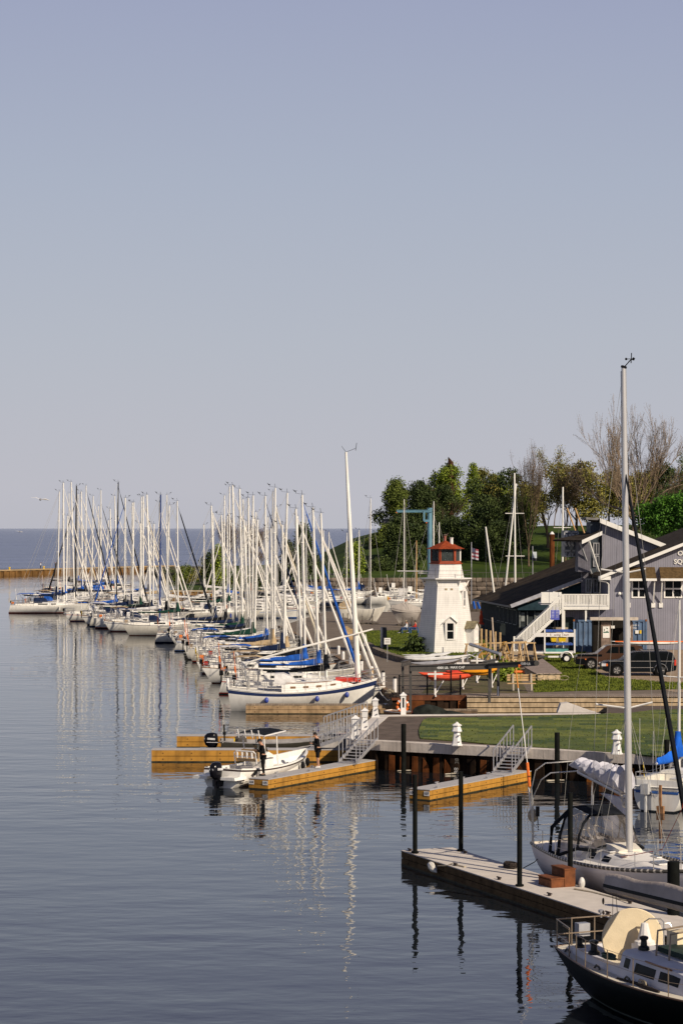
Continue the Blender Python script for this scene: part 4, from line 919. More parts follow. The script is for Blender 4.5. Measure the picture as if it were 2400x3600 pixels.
for k in range(9):   # windows along the eaves side
    t0 = .06+k*.105; p = ea+d_*t0+Vector((.78, .25, -1.25)); q = ea+d_*(t0+.075)+Vector((.78, .25, -1.25))
    m1.beam(p+Vector((0, 0, .75)), q+Vector((0, 0, .75)), .05, .07); m1.beam(p-Vector((0, 0, .65)), q-Vector((0, 0, .65)), .05, .07); m1.beam(p+Vector((0, 0, .75)), p-Vector((0, 0, .65)), .05, .07)
for k in range(8):   # front windows
    x = ea.x+.9+k*.72; m1.bb((x, ea.y+1.05, ea.z-2.1), (x+.09, ea.y+1.15, ea.z-.6))
    if k % 2 == 0: m1.bb((x+.16, ea.y+1.12, ea.z-1.55), (x+.5, ea.y+1.17, ea.z-.7))
m1.bb((ea.x+.9, ea.y+1.05, ea.z-2.2), (eb.x, ea.y+1.15, ea.z-2.1)); m1.build('wing_window', mat('wing_frame', (.27, .29, .28), .6, var=.3, scale=3), ch, smooth=False)
m1 = MB()
for k in range(22): t0 = k/21; m1.tube(Vector((ea.x-.6-1.2*t0, ea.y-.4+14*t0, .9)), Vector((ea.x-.6-1.2*t0, ea.y-.4+14*t0, 1.9)), .025, n=4)
m1.beam((ea.x-.6, ea.y-.4, 1.95), (ea.x-1.8, ea.y+13.6, 1.95), .06, .06); m1.build('terrace_railing', mat('rail_dark_green', (.06, .075, .07), .7), ch, smooth=False)
# upper deck
dk0, dk1 = Lc(PD(*zB(552, 850), 202)), Lc(PD(*zB(936, 850), 202)); yd = 202-oy
MB().bb((dk0.x, yd, dk0.z-.28), (dk1.x, 7.5, dk0.z)).build('upper_deck', trim, ch, smooth=False)
m1 = MB(); rh = 1.08
m1.bb((dk0.x, yd-.02, dk0.z+rh-.06), (dk1.x, yd+.09, dk0.z+rh+.03)); m1.bb((dk0.x, yd, dk0.z+.08), (dk1.x, yd+.07, dk0.z+.14)); n = 30
for k in range(n+1): x = dk0.x+(dk1.x-dk0.x)*k/n; m1.bb((x-.045 if k % 10 else x-.07, yd, dk0.z+.14), (x+.045 if k % 10 else x+.07, yd+.06, dk0.z+rh-.06))
for k in range(16): y = yd+9.4*(k+1)/16; m1.bb((dk0.x-.04, y, dk0.z), (dk0.x+.03, y+.06, dk0.z+rh))
m1.build('deck_railing', trim, ch, smooth=False)
m1 = MB()
for x in (dk0.x+.07, (dk0.x+dk1.x)/2, ): m1.bb((x-.08, yd+.1, dk0.z-.3-(1.0 if x > dk0.x+1 else 0)), (x+.08, yd+.26, dk0.z-.28))
m1.bb((dk0.x, yd+.1, 0), (dk0.x+.16, yd+.26, dk0.z-.3)); m1.build('deck_post', trim, ch, smooth=False)
a, b = Lc(PD(*zB(362, 728), 204)), Lc(PD(*zB(536, 835), 204)); MB().bb((a.x, 204-oy, b.z+.15), (b.x, 204-oy+.1, a.z)).build('deck_screen', trim, ch, smooth=False); MB().bb((a.x, 204-oy+.1, b.z), (b.x+.5, 204-oy+3, b.z+.15)).build('landing', gut, ch, smooth=False)
m1 = MB(); 
for x in (a.x+.75, a.x+1.6, a.x+.02): m1.bb((x-.02, 204-oy-.02, b.z+.15), (x+.02, 204-oy, a.z))
m1.build('screen_batten', gut, ch, smooth=False)
# lower wall under the deck
MB().bb((dk0.x+.2, yd+1.4, 0), (0, yd+1.6, dk0.z-.3)).build('lower_wall', mat('siding_lower', (.19, .185, .24), .7, lines=(0, .21, .03, .55)), ch, smooth=False)
a, b = Lc(PD(*zB(566, 940), 203.4)), Lc(PD(*zB(640, 1180), 203.4)); MB().bb((a.x, yd+1.32, 0), (b.x, yd+1.41, a.z)).build('door', mat('dark_green_door', (.02, .035, .035), .6, lines=(0, .12, .02, .5)), ch, smooth=False)
# staircase
s0, s1 = Lc(PD(*zB(548, 850), 201)), Lc(PD(*zB(140, 1150), 201)); ys_ = 201-oy
s0.z = dk0.z; s1.z = .15
m1 = MB()
for yy in (ys_, ys_+1.3):
    m1.beam((s0.x, yy, s0.z-.2), (s1.x, yy, s1.z-.2), .06, .32)
    m1.beam((s0.x, yy, s0.z+1.02), (s1.x, yy, s1.z+1.02), .09, .12)
    for k in range(35): t = k/34; x = s0.x+(s1.x-s0.x)*t; z = s0.z+(s1.z-s0.z)*t; m1.bb((x-.04, yy-.03, z-.05), (x+.04, yy+.03, z+1.0))
m1.bb((s1.x-.12, ys_-.07, -.1), (s1.x+.04, ys_+.08, 1.5)); m1.bb((s0.x-.1, ys_-.07, 0), (s0.x+.06, ys_+.08, s0.z+1.1))
sto = m1.build('stair_railing', trim, ch, smooth=False)
m1 = MB()
for k in range(22): t = k/22; x = s0.x+(s1.x-s0.x)*t; z = s0.z+(s1.z-s0.z)*t; m1.bb((x-.26, ys_+.04, z-.05), (x+.02, ys_+1.26, z))
m1.build('stair_tread', gut, ch, smooth=False)
# masonry terrace with black void under the stair, beige lockers
MB().bb((s1.x+3.6, ys_+2, 0), (s1.x+4.9, ys_+2.5, 2.2)).build('locker', mat('beige_panel', (.42, .34, .24), .7, lines=(0, .35, .03, .6)), ch, smooth=False)

# shipping container, timber bin shed
cont = mat('container_blue', (.105, .165, .27), .6, var=.12, scale=1.5, stain=.25)
ct = thing('shipping_container', 'faded blue corrugated shipping container beside the clubhouse wall', 'container', Vector(PD(*zB(640, 1190), 203))*1.0, 0); ct.location.z = 1.2
cw = X_at(1750+1255/2.412, 203)-ct.location.x
m1 = MB(); prof = []; x = 0
while x < cw-.1: prof += [(x, 0), (x+.16, 0), (x+.22, .09), (x+.38, .09)]; x += .44
ring = [[Vector((px, py, z)) for px, py in prof] for z in (.12, 2.72)]; m1.loft(ring, cap=False, open_=True)
m1.bb((.02, .1, .05), (cw-.02, 2.4, 2.80)); m1.build('body', cont, ct, smooth=False)
m1 = MB(); m1.bb((-.03, -.03, 2.72), (cw+.03, .05, 2.88)); m1.bb((-.03, -.03, 0), (cw+.03, .05, .14)); m1.bb((-.05, -.05, 0), (.1, .04, 2.9)); m1.bb((cw-.1, -.05, 0), (cw+.05, .04, 2.9)); m1.build('frame', cont, ct, smooth=False)
MB().bb((-.06, -.07, 2.74), (.10, .05, 2.92)).bb((cw-.1, -.07, 2.74), (cw+.06, .05, 2.92)).build('corner_casting', mat('rust_corner', (.25, .10, .04), .8), ct, smooth=False)
MB().bb((cw-1.0, -.10, 1.65), (cw-.7, -.06, 1.95)).build('warning_label', trim, ct, smooth=False); MB().bb((cw-.62, -.10, 1.65), (cw-.45, -.06, 1.95)).build('warning_label', yellow, ct, smooth=False)
text_mesh('8181 1', .22, 'number', trim, ct, (cw-.95, -.07, 2.38)); text_mesh('2261', .22, 'number', trim, ct, (cw-1.05, -.07, 2.14))
sh = thing('bin_shed', 'weathered timber bin enclosure with recycling posters in front of the container', 'shed', (X_at(1750+800/2.412, 199), 199, 1.2))
sw = mat('shed_board', (.27, .20, .16), .9, var=.2, lines=(0, .16, .015, .4)); kx = lambda zx: X_at(1750+zx/2.412, 199)-sh.location.x; kz = lambda zy: Z_at(1780+zy/2.412, 199)-1.2
m1 = MB(); m1.bb((kx(872), -.05, 0), (kx(952), .1, kz(985))).bb((kx(1075), -.05, 0), (kx(1140), .1, kz(985))).bb((kx(955), -.03, 0), (kx(1070), .08, kz(1200))); m1.build('board_wall', sw, sh, smooth=False)
m1 = MB(); m1.bb((kx(775), -.5, kz(965)), (kx(1180), .1, kz(940))); m1.build('lintel', mat('shed_lintel', (.55, .48, .40), .8, var=.12), sh, smooth=False)
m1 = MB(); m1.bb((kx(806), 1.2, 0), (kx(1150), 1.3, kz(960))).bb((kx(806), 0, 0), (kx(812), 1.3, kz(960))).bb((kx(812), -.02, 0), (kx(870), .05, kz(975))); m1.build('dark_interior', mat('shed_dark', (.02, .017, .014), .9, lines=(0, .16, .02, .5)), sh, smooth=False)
for x0, x1 in ((885, 942), (1080, 1120)):
    MB().bb((kx(x0), -.09, kz(1115)), (kx(x1), -.055, kz(1018))).build('poster', trim, sh, smooth=False)
    m1 = MB().bb((kx(x0)+.05, -.105, kz(1072)), (kx(x1)-.05, -.092, kz(1063))); 
    if x0 < 900:
        cc = ((kx(x0)+kx(x1))/2, kz(1047))
        for k in range(3):
            a = k*2*pi/3+.5; m1.path([(cc[0]+.16*cos(a+q*.35), -.10, cc[1]+.16*sin(a+q*.35)) for q in range(4)], .03, 4)
    m1.build('poster_print', mat('poster_green', (.03, .14, .09), .6), sh)
MB().bb((kx(955), -.09, kz(1035)), (kx(985), -.055, kz(1012))).build('notice', trim, sh, smooth=False)
# blue notice board on a black post
nb_ = thing('notice_sign', 'blue and white notice board on black posts below the white staircase', 'sign', (X_at(1750+480/2.412, 198), 198, 1.2)); q = lambda zx, zy: (X_at(1750+zx/2.412, 198)-nb_.location.x, 0, Z_at(1780+zy/2.412, 198)-1.2)
MB().tube((0, .05, 0), (0, .05, q(0, 900)[2]), .05).build('post', blackp, nb_)
a, b = q(444, 962), q(518, 880); MB().bb((a[0], -.06, a[2]), (b[0], -.0, b[2])).build('board', mat('sign_blue', (.10, .12, .48), .6), nb_, smooth=False)
m1 = MB()
for r in range(7):
    for s_ in (0, 1): x0 = a[0]+.08+s_*((b[0]-a[0])/2); m1.bb((x0, -.075, a[2]+.22+r*.13), (x0+(b[0]-a[0])/2-.16, -.062, a[2]+.265+r*.13))
m1.build('printed_lines', mat('sign_pale', (.55, .56, .75), .6), nb_, smooth=False)

# racing trailer
tr = thing('boat_trailer', 'white two-deck rowing trailer with yellow bins and blue racks', 'trailer', (X_at(1820+250/2.703, 187), 187, 1.21)); T = lambda zx, zy, d=0: (X_at(1820+zx/2.703, 187+d)-tr.location.x, d, Z_at(2160+zy/2.703, 187+d)-1.21)
a = T(252, 0)[0]; b = T(536, 0)[0]; zt_ = T(0, 140)[2]; zb_ = T(0, 365)[2]
m1 = MB()
for x in (a, b): m1.bb((x-.06, -.06, zb_), (x+.06, .06, zt_))
for x in (a-.75, b-.85): m1.bb((x-.05, 1.5, zb_), (x+.05, 1.6, zt_+.1))
m1.bb((a-.75, .0, zb_-.05), (b+.05, 1.55, zb_+.08)); z1 = T(0, 182)[2]; m1.bb((a-.8, -.05, z1-.26), (b+.05, .03, z1+.06)); m1.build('frame', whitep, tr, smooth=False)
text_mesh('O   S   acing Team', .27, 'lettering', mat('lettering_brown', (.18, .08, .05), .7), tr, ((a+b)/2-.25, -.055, z1-.10))
for zy in (158, 283): MB().bb((a+.1, -.02, T(0, zy)[2]-.08), (b-.15, 1.5, T(0, zy)[2]+.07)).build('blue_rack', mat('rack_blue', (.04, .10, .38), .6, lines=(0, .7, .04, .4)), tr, smooth=False)
MB().bb((a+.1, .1, T(0, 345)[2]-.1), (b-.5, 1.4, T(0, 330)[2]+.02)).build('teal_tarp', mat('tarp_teal', (.10, .32, .30), .7, var=.2), tr, smooth=False)
for zx in (312, 383):
    x0, x1 = T(zx, 0)[0], T(zx+(55 if zx < 350 else 74), 0)[0]; z0, z1_ = T(0, 262)[2]+.02, T(0, 218)[2]
    bnn = MB().loft([[Vector((x0+.06, .1, z0)), Vector((x1-.06, .1, z0)), Vector((x1-.06, .7, z0)), Vector((x0+.06, .7, z0))], [Vector((x0, .05, z1_)), Vector((x1, .05, z1_)), Vector((x1, .75, z1_)), Vector((x0, .75, z1_))]])
    o = bnn.build('storage_bin', yellow, smooth=False); o.location = tr.location; tag(o, 'yellow plastic bin on the white trailer, '+('narrower left one' if zx < 350 else 'wider right one'), 'bin')
wx_, wz_ = T(457, 0)[0], .36
for s_ in (0, 1.6):
    wh = MB().lathe([(.0, -.1), (.30, -.1), (.36, -.06), (.36, .06), (.30, .1), (0, .1)], n=18).build('wheel', blackp, tr, loc=(wx_, -.2+s_, wz_), rot=(pi/2, 0, 0)); MB().lathe([(0, -.115), (.2, -.115), (.2, .115), (0, .115)], n=14).build('rim', whitep, wh)
m1 = MB(); m1.path([(wx_+.5*cos(t), -.2, wz_+.05+.48*sin(t)) for t in [pi*k/10 for k in range(11)]], .07, 4); m1.bb((wx_-1.5, -.1, .42), (wx_+1.3, .0, .56)); m1.beam((wx_-1.4, .5, .5), (wx_-2.8, .6, .35), .08, .1); m1.build('fender_arm', whitep, tr)

# vehicles
def car(name, label, loc, rz, L, prof, glass, w, paint, wheels, light_f=None, extras=None, wr=.40):
    t = thing(name, label, 'car', loc, rz)
    n = len(prof); rings = []
    for y, k in ((-w/2, .90), (-w/2+.07, 1), (w/2-.07, 1), (w/2, .90)):
        rings.append([Vector((x+(L/2-x)*(.0 if k == 1 else .012), y*(1 if z < 1.0 else .86 if z > 1.3 else .95), z)) for x, z in prof])
    body = MB().loft(rings).build('body', paint, t, sharp=30)
    for gi, poly in enumerate(glass):
        for s_ in (-1, 1):
            def yy(z): return s_*(w/2*(1 if z < 1.0 else .86+.11*(1.75-z)/.75 if z < 1.75 else .86)+.004)
            MB().slab([(x, s_*(w/2+.005) if z < 1.04 else s_*(w/2*.975) if z < 1.2 else s_*(w/2*.93) , z) for x, z in poly], (0, s_*.012, 0)).build('side_window', glassd, t, smooth=False)
    for x in wheels:
        for s_ in (-1, 1):
            wh = MB().lathe([(.0, -.12), (wr*.8, -.12), (wr, -.08), (wr, .08), (wr*.8, .12), (0, .12)], n=22).build('wheel', blackp, t, loc=(x, s_*(w/2-.10), wr), rot=(pi/2, 0, 0))
            rm = MB().lathe([(0, -.125), (.1, -.128), (wr*.62, -.124), (wr*.62, .124), (.1, .128), (0, .125)], n=18)
            ro = rm.build('rim', steel if name == 'pickup_truck' else mat('rim_dark', (.10, .10, .10), .4, metal=.5), wh)
            sp_ = MB()
            for k in range(5): a = k*2*pi/5; sp_.box((wr*.36*cos(a), wr*.36*sin(a), -.13*1), (wr*.5, .06, .02), a).box((wr*.36*cos(a), wr*.36*sin(a), .13*1), (wr*.5, .06, .02), a)
            sp_.build('spoke', blackp if name == 'pickup_truck' else steel, wh)
            ar = MB().path([(x+(wr+.07)*cos(a), s_*(w/2+.0), wr+(wr+.07)*sin(a)) for a in [pi*k/12 for k in range(13)]], .035, 4).build('wheel_arch', mat('arch_chrome', (.4, .4, .4), .3, metal=.7) if (name == 'suv' and x > L*.6) else blackp, t)
            MB().lathe([(0, -.02), (wr+.06, -.02), (wr+.06, .02), (0, .02)], n=20).build('wheel_well', mat('well_black', (.004, .004, .004), .9), t, loc=(x, s_*(w/2-.001), wr+.02), rot=(pi/2, 0, 0))
    return t
bp_ = mat('car_black', (.004, .005, .006), .25, var=.05); brn = mat('car_bronze', (.10, .048, .025), .22, metal=.5, var=.05)
sx_ = X_at(1820+800/2.703, 170); 
suvL = X_at(1820+1500/2.703, 170)-sx_
suv = car('suv', 'long black sport utility vehicle with a white kayak on its roof', (sx_, 171, 1.21), 0, suvL,
    [(.02, .45), (.0, .75), (.12, .98), (.35, 1.08), (1.25, 1.16), (1.45, 1.2), (2.15, 1.72), (2.5, 1.80), (4.9, 1.82), (5.25, 1.74), (5.5, 1.2), (5.55, .75), (5.5, .42), (5.0, .30), (1.0, .30), (.3, .32)],
    [[(2.25, 1.22), (2.62, 1.68), (3.02, 1.70), (3.02, 1.22)], [(3.12, 1.22), (3.12, 1.70), (4.02, 1.70), (4.02, 1.22)], [(4.12, 1.22), (4.12, 1.70), (4.85, 1.68), (5.2, 1.24)]], 1.95, bp_, (1.08, 4.35), wr=.42)
MB().slab([(1.55, -.78, 1.23), (2.13, -.72, 1.69), (2.13, .72, 1.69), (1.55, .78, 1.23)], (-.02, 0, .02)).build('windscreen', mat('screen_blue', (.05, .065, .09), .08), suv, smooth=False)
MB().box((.12, -.93, .84), (.34, .12, .2)).box((.12, .93, .84), (.34, .12, .2)).build('headlight', mat('lamp_clear', (.6, .6, .62), .2), suv, smooth=False); MB().box((.34, -.955, .84), (.12, .1, .18)).build('indicator', orange, suv, smooth=False)
MB().box((5.44, -.92, 1.0), (.14, .14, .42)).build('tail_light', redm, suv, smooth=False)
MB().bb((.5, -.99, 1.10), (5.45, -.975, 1.13)).bb((1.6, -.985, .62), (3.8, -.978, .65)).build('chrome_strip', steel, suv, smooth=False)
m1 = MB()
for s_ in (-1, 1): m1.tube((2.9, s_*.72, 1.90), (4.9, s_*.72, 1.90), .025, n=5)
for x in (3.0, 4.5): m1.beam((x, -.75, 1.92), (x, .75, 1.92), .06, .05)
m1.build('roof_rack', steel, suv, smooth=False)
def kayak(name, label, loc, rz, L, w, hh, m, m2=None, cat='kayak', ry=0, n=12, group=None):
    t = thing(name, label, cat, loc, rz, group, ry=ry)
    rings = []
    for i in range(n+1):
        u = i/n; s_ = max(.06, sin(pi*u)**.62); lift = .5*hh*(2*abs(u-.5))**3
        rings.append([Vector((L*u, w/2*s_*cos(a), hh/2*s_*sin(a)+lift)) for a in [2*pi*k/10+pi/10 for k in range(10)]])
    MB().loft(rings).build('hull', m, t)
    ck = MB().lathe([(.30*w, 0), (.36*w, .03), (.30*w, .05)], (L*.5, 0, hh*.46), 10, 0); ck.build('cockpit_rim', m2 or blackp, t)
    return t
kx0 = X_at(1820+893/2.703, 170)
kk = kayak('kayak', 'long white kayak with orange deck stripe strapped on the black vehicle', (kx0, 171, Z_at(2160+262/2.703, 171)-.08), 0, 6.2, .62, .3, white, orange)
MB().slab([(.3, -.24, .10), (5.9, -.24, .10), (5.9, -.20, .165), (.3, -.20, .165)], (0, .02, 0)).build('deck_stripe', orange, kk, smooth=False)
tx_ = X_at(1820+548/2.703, 178); 
tk = car('pickup_truck', 'bronze and black truck parked behind the long black vehicle', (tx_, 178.6, 1.21), 0, 5.6,
    [(.04, .45), (.0, .85), (.1, 1.08), (.5, 1.16), (1.45, 1.22), (1.6, 1.26), (2.35, 1.84), (2.7, 1.92), (4.6, 1.92), (5.1, 1.85), (5.45, 1.2), (5.5, .8), (5.5, .5), (5.0, .36), (1.0, .36), (.3, .38)],
    [[(2.3, 1.3), (2.75, 1.78), (3.3, 1.80), (3.3, 1.3)], [(3.4, 1.3), (3.4, 1.80), (4.5, 1.80), (4.7, 1.3)]], 1.95, brn, (1.15, 4.4), wr=.43)
MB().slab([(1.72, -.78, 1.30), (2.33, -.72, 1.80), (2.33, .72, 1.80), (1.72, .78, 1.30)], (-.02, 0, .02)).build('windscreen', mat('screen_blue', (.05, .065, .09), .08), tk, smooth=False)
MB().bb((.06, -.965, 1.04), (2.0, -.90, 1.20)).bb((-.03, -.9, .5), (.02, .9, 1.0)).bb((-.05, -.98, .42), (.75, -.86, .85)).build('black_trim', bp_, tk, smooth=False)
MB().box((.72, -.985, .82), (.1, .04, .08)).build('indicator', orange, tk, smooth=False)

# beige sawhorses, timber decks, post fence
sawm = mat('fresh_timber', (.52, .36, .19), .85, var=.18)
sawo = mat('amber_timber', (.50, .28, .07), .85, var=.18)
SH = [(1662, 2262, 2318, 's'), (1700, 2262, 2324, 'o'), (1745, 2258, 2330, 's'), (1772, 2256, 2330, 'o'), (1800, 2258, 2332, 's'), (1822, 2255, 2335, 'w'), (1852, 2258, 2330, 'w')]
def sawhorse(label, x, y0, y1, m, rz):
    c = G(x, y1, 1.2); Y = c[1]; hh = Z_at(y0, Y)-1.2; t = thing('sawhorse', label, 'trestle', c, rz, 'timber trestles stacked beside the lighthouse')
    MB().bb((-.7, -.06, hh-.1), (.7, .06, hh)).build('top_rail', m, t, smooth=False)
    for sx in (-1, 1):
        for sy in (-1, 1): MB().beam((sx*.55, sy*.04, hh-.08), (sx*.72, sy*.5, 0), .1, .07).build('leg', m, t, smooth=False)
        MB().beam((sx*.64, -.3, hh*.42), (sx*.64, .3, hh*.42), .05, .1).build('brace', m, t, smooth=False)
lab = ['pale timber trestle closest to the lighthouse', 'amber timber trestle second from the lighthouse', 'pale timber trestle third from the lighthouse', 'amber timber trestle in the middle of the trestle line', 'pale timber trestle beside the last amber one', 'pale trestle second from the white trailer', 'pale trestle closest to the white trailer']
for i, (x, y0, y1, c) in enumerate(SH): sawhorse(lab[i], x, y0, y1, sawo if c == 'o' else sawm, radians([10, 80, 12, 75, 14, 20, 8][i]))
def deck_piece(name, label, pts, z0, z1, m):
    t = thing(name, label, 'platform', (pts[0][0], pts[0][1], z0)); q = [(p[0]-pts[0][0], p[1]-pts[0][1]) for p in pts]
    MB().prism(q, z1-z0-.06, z1-z0).build('deck_boards', m, t, smooth=False); ins = inset(q, .12); MB().prism(ins, 0, z1-z0-.062).build('frame', woodb, t, smooth=False); return t
pl = [G(*zB(x, y), 1.75)[:2] for x, y in ((322, 1418), (540, 1412), (375, 1290), (210, 1355))]
d1 = deck_piece('timber_platform', 'grey planked raft platform on the grass left of the vehicles', pl, 1.22, 1.75, mat('raft_board', (.33, .26, .22), .9, var=.15, lines=(1, .2, .025, .35)))
m1 = MB()
for k in range(3): m1.path([Vector((.2+k*.9+.35*sin(t), -.08, .35-.22*k*.3+.16*cos(t*1.0))) for t in [pi*2*j/9 for j in range(9)]], .025, 4, closed=True)
tag(m1.build('rope_coil', ropem, loc=(pl[0][0], pl[0][1]-.02, 1.22)), 'tan rope looped along the front edge of the raft platform', 'rope')
pl = [G(*zB(x, y), 1.55)[:2] for x, y in ((20, 1290), (402, 1275), (350, 1235), (10, 1235))]
deck_piece('timber_stack', 'pale stacked timber slabs lying behind the raft platform', pl, 1.22, 1.62, woodb)
fz = MB(); 
for i, (zx, zy) in enumerate(((1252, 2265), (1270, 2268), (1285, 2270), (1301, 2272), (1318, 2275))):
    x = 1640+[210, 278, 340, 412, 482][i]/4.126; yt = 2080+[538, 550, 565, 580, 592][i]/4.126; p = Vector((X_at(x, 200+i*1.0), 200+i*1.0, 1.2)); zt_ = Z_at(yt, p.y)
    o = MB().tube((0, 0, 0), (0, 0, zt_-1.2), .10, n=8).build('fence_post', sawm, loc=p); tag(o, f'pale round timber post, {ORD[i]} to the right of the lighthouse porch', 'post', 'round timber posts right of the lighthouse')
o = MB().tube((0, 0, 0), (-.22, 0, 3.6), .07, n=6).build('leaning_pole', mat('pale_pole', (.55, .45, .36), .8), loc=(X_at(1738, 190), 190, 1.2)); tag(o, 'pale slightly leaning pole standing among the trestles', 'pole')
um = thing('closed_umbrella', 'closed red patio umbrella behind the lighthouse porch', 'umbrella', (X_at(1690, 222), 222, 1.2)); z0 = Z_at(2195, 222)-1.2; z1 = Z_at(2148, 222)-1.2
MB().tube((0, 0, 0), (0, 0, z1), .03).build('pole', blackp, um); MB().lathe([(.04, z1+.05), (.12, z1-.1), (.10, z1-.3), (.20, z1-.6), (.17, z0+.3), (.34, z0)], n=9).build('canopy', mat('umbrella_red', (.55, .07, .03), .8), um)
for i, (a, b) in enumerate((((1662, 2114), (1668, 2140)), ((1676, 2116), (1685, 2140)))):
    o = MB().tube(PD(*a, 215), PD(*b, 215), .14, n=6).build('rolled_sail', covers['blue']); tag(o, ['left', 'right'][i]+' one of two blue rolled canvases leaning under the wing eaves', 'canvas roll')
# bench
bn_ = thing('bench', 'slatted timber bench with concrete supports at the end of the boardwalk', 'bench', (*G(*zB(95, 1560), 1.27)[:2], 1.27)); bl_ = X_at(1750+312/2.412, bn_.location.y)-X_at(1750+70/2.412, bn_.location.y)
m1 = MB()
for z in (.62, .78, .94): m1.bb((-.15, .28, z), (bl_-.15, .33, z+.13))
m1.build('backrest', sawm, bn_, smooth=False); m1 = MB()
for y in (-.15, 0, .15): m1.bb((-.15, y-.06, .44), (bl_-.15, y+.06, .49))
m1.build('seat', sawm, bn_, smooth=False)
for x in (.2, bl_-.5): MB().bb((x, -.2, 0), (x+.12, .15, .44)).bb((x, .15, 0), (x+.12, .28, 1.12)).build('leg', mat('bench_stone', (.5, .44, .36), .8), bn_, smooth=False)

# ---------------------------------------------------------------- blue jib crane
cr_ = thing('jib_crane', 'tall light blue jib crane standing in the boat yard', 'crane', (X_at(1509.5, 292), 292, 1.2)); cz = Z_at(1787, 292)-1.2
blu = mat('crane_blue', (.12, .26, .34), .45, var=.1, scale=.6, stain=.15)
MB().tube((0, 0, 0), (0, 0, cz), .31, n=18).build('column', blu, cr_); MB().lathe([(.34, cz-.15), (.36, cz-.1), (.36, cz+.04), (.2, cz+.06)], n=18).build('cap', blu, cr_)
az = Z_at(1794, 292)-1.2; m1 = MB(); m1.beam((0, -.4, az), (-4.25, -.4, az), .18, .10); m1.beam((0, -.4, az-.1), (-4.25, -.4, az-.1), .05, .22); m1.beam((0, -.4, az-.24), (-4.25, -.4, az-.24), .2, .06); m1.beam((0, -.4, az-.05), (0, .3, az-.05), .5, .4); m1.build('boom', blu, cr_, smooth=False)
m1 = MB().bb((-.85, -.6, az-1.35), (-.6, -.2, az-.1)).bb((-.75, -.55, az-1.5), (-.05, -.25, az-1.2)); m1.build('hoist', blu, cr_, smooth=False); MB().bb((-.5, -.5, az-1.65), (-.35, -.3, az-1.5)).bb((-4.3, -.5, az-.35), (-4.2, -.3, az-.2)).build('end_stop', orange, cr_, smooth=False)

# ---------------------------------------------------------------- dry-stored and far boats
def dry_boat(label, x0, x1, ykeel, Y, hull, cover, mtop, seed, rev=False, mast='silver', hgt=1.6):
    xa, xb = X_at(x0, Y), X_at(x1, Y); L = xb-xa; zk = Z_at(ykeel, Y); F = hgt*.55
    t = thing('stored_boat', label, 'sailboat', (xb if rev else xa, Y, zk+F*.5+.15), pi if rev else 0)
    h = Hull(L, L*.3, F, tr=.6, so=.12, rake=.18, sheer=.4); hull_mesh(h, [hull, hull, hull], [0]*11, N=12, parent=t); deck_mesh(h, deckm, t)
    xm = L*.55
    if mtop: rig(t, h, xm, .6, Z_at(mtop[1], Y)-t.location.z, mastcols.get(mast, mastm), r=.075, lean=((X_at(mtop[0], Y)-(xa+xm if not rev else xb-xm))*(-1 if rev else 1)*0, 0), wr=.014, furl=None)
    if cover:
        rr = []
        for i in range(9):
            u = i/8; x = L*(.03+.93*u); zz = h.zd(x)+.02; hw_ = h.hw(x)+.03; ph = .95*(1-abs(u-.5)*1.5); rr.append([Vector((x, hw_*s_, zz-.25 if abs(s_) == 1 else zz+ph*(1-abs(s_)))) for s_ in (-1, -.6, 0, .6, 1)])
        MB().loft(rr, cap=False, open_=True).build('cover', cover, t)
    cr2 = MB(); base = 1.2-t.location.z
    for u in (.3, .6):
        for s_ in (-1, 1): cr2.beam((L*u, s_*1.0, base), (L*u, s_*.7, .1), .12, .12)
        cr2.beam((L*u, -1.1, base+.08), (L*u, 1.1, base+.08), .15, .12)
    cr2.beam((L*.2, 0, base+.1), (L*.8, 0, base+.1), .2, .14); cr2.build('cradle', mat('cradle_steel', (.10, .085, .07), .8), t, smooth=False)
    return t
zc3 = zm(1000, 2020, 3.136)
dry_boat('cream racing keelboat on a cradle, directly left of the grey covered hull', 1000+745/3.136, 1000+1115/3.136, 2185, 262, white2, None, (1301, 1752), 1)
dry_boat('hull wrapped in pale grey canvas on a cradle left of the lighthouse', 1370, 1480, 2190, 258, mat('canvas_pale', (.40, .36, .32), .9, var=.1, scale=1.5, bump=.5, bscale=3), mat('canvas_pale', (.4, .36, .32), .9), (1414, 1755), 2, rev=True)
dry_boat('cream keelboat half hidden behind the leaning mast in the boat yard', 1190, 1243, 2176, 268, white2, covers['tan'], (1208, 1873), 3)
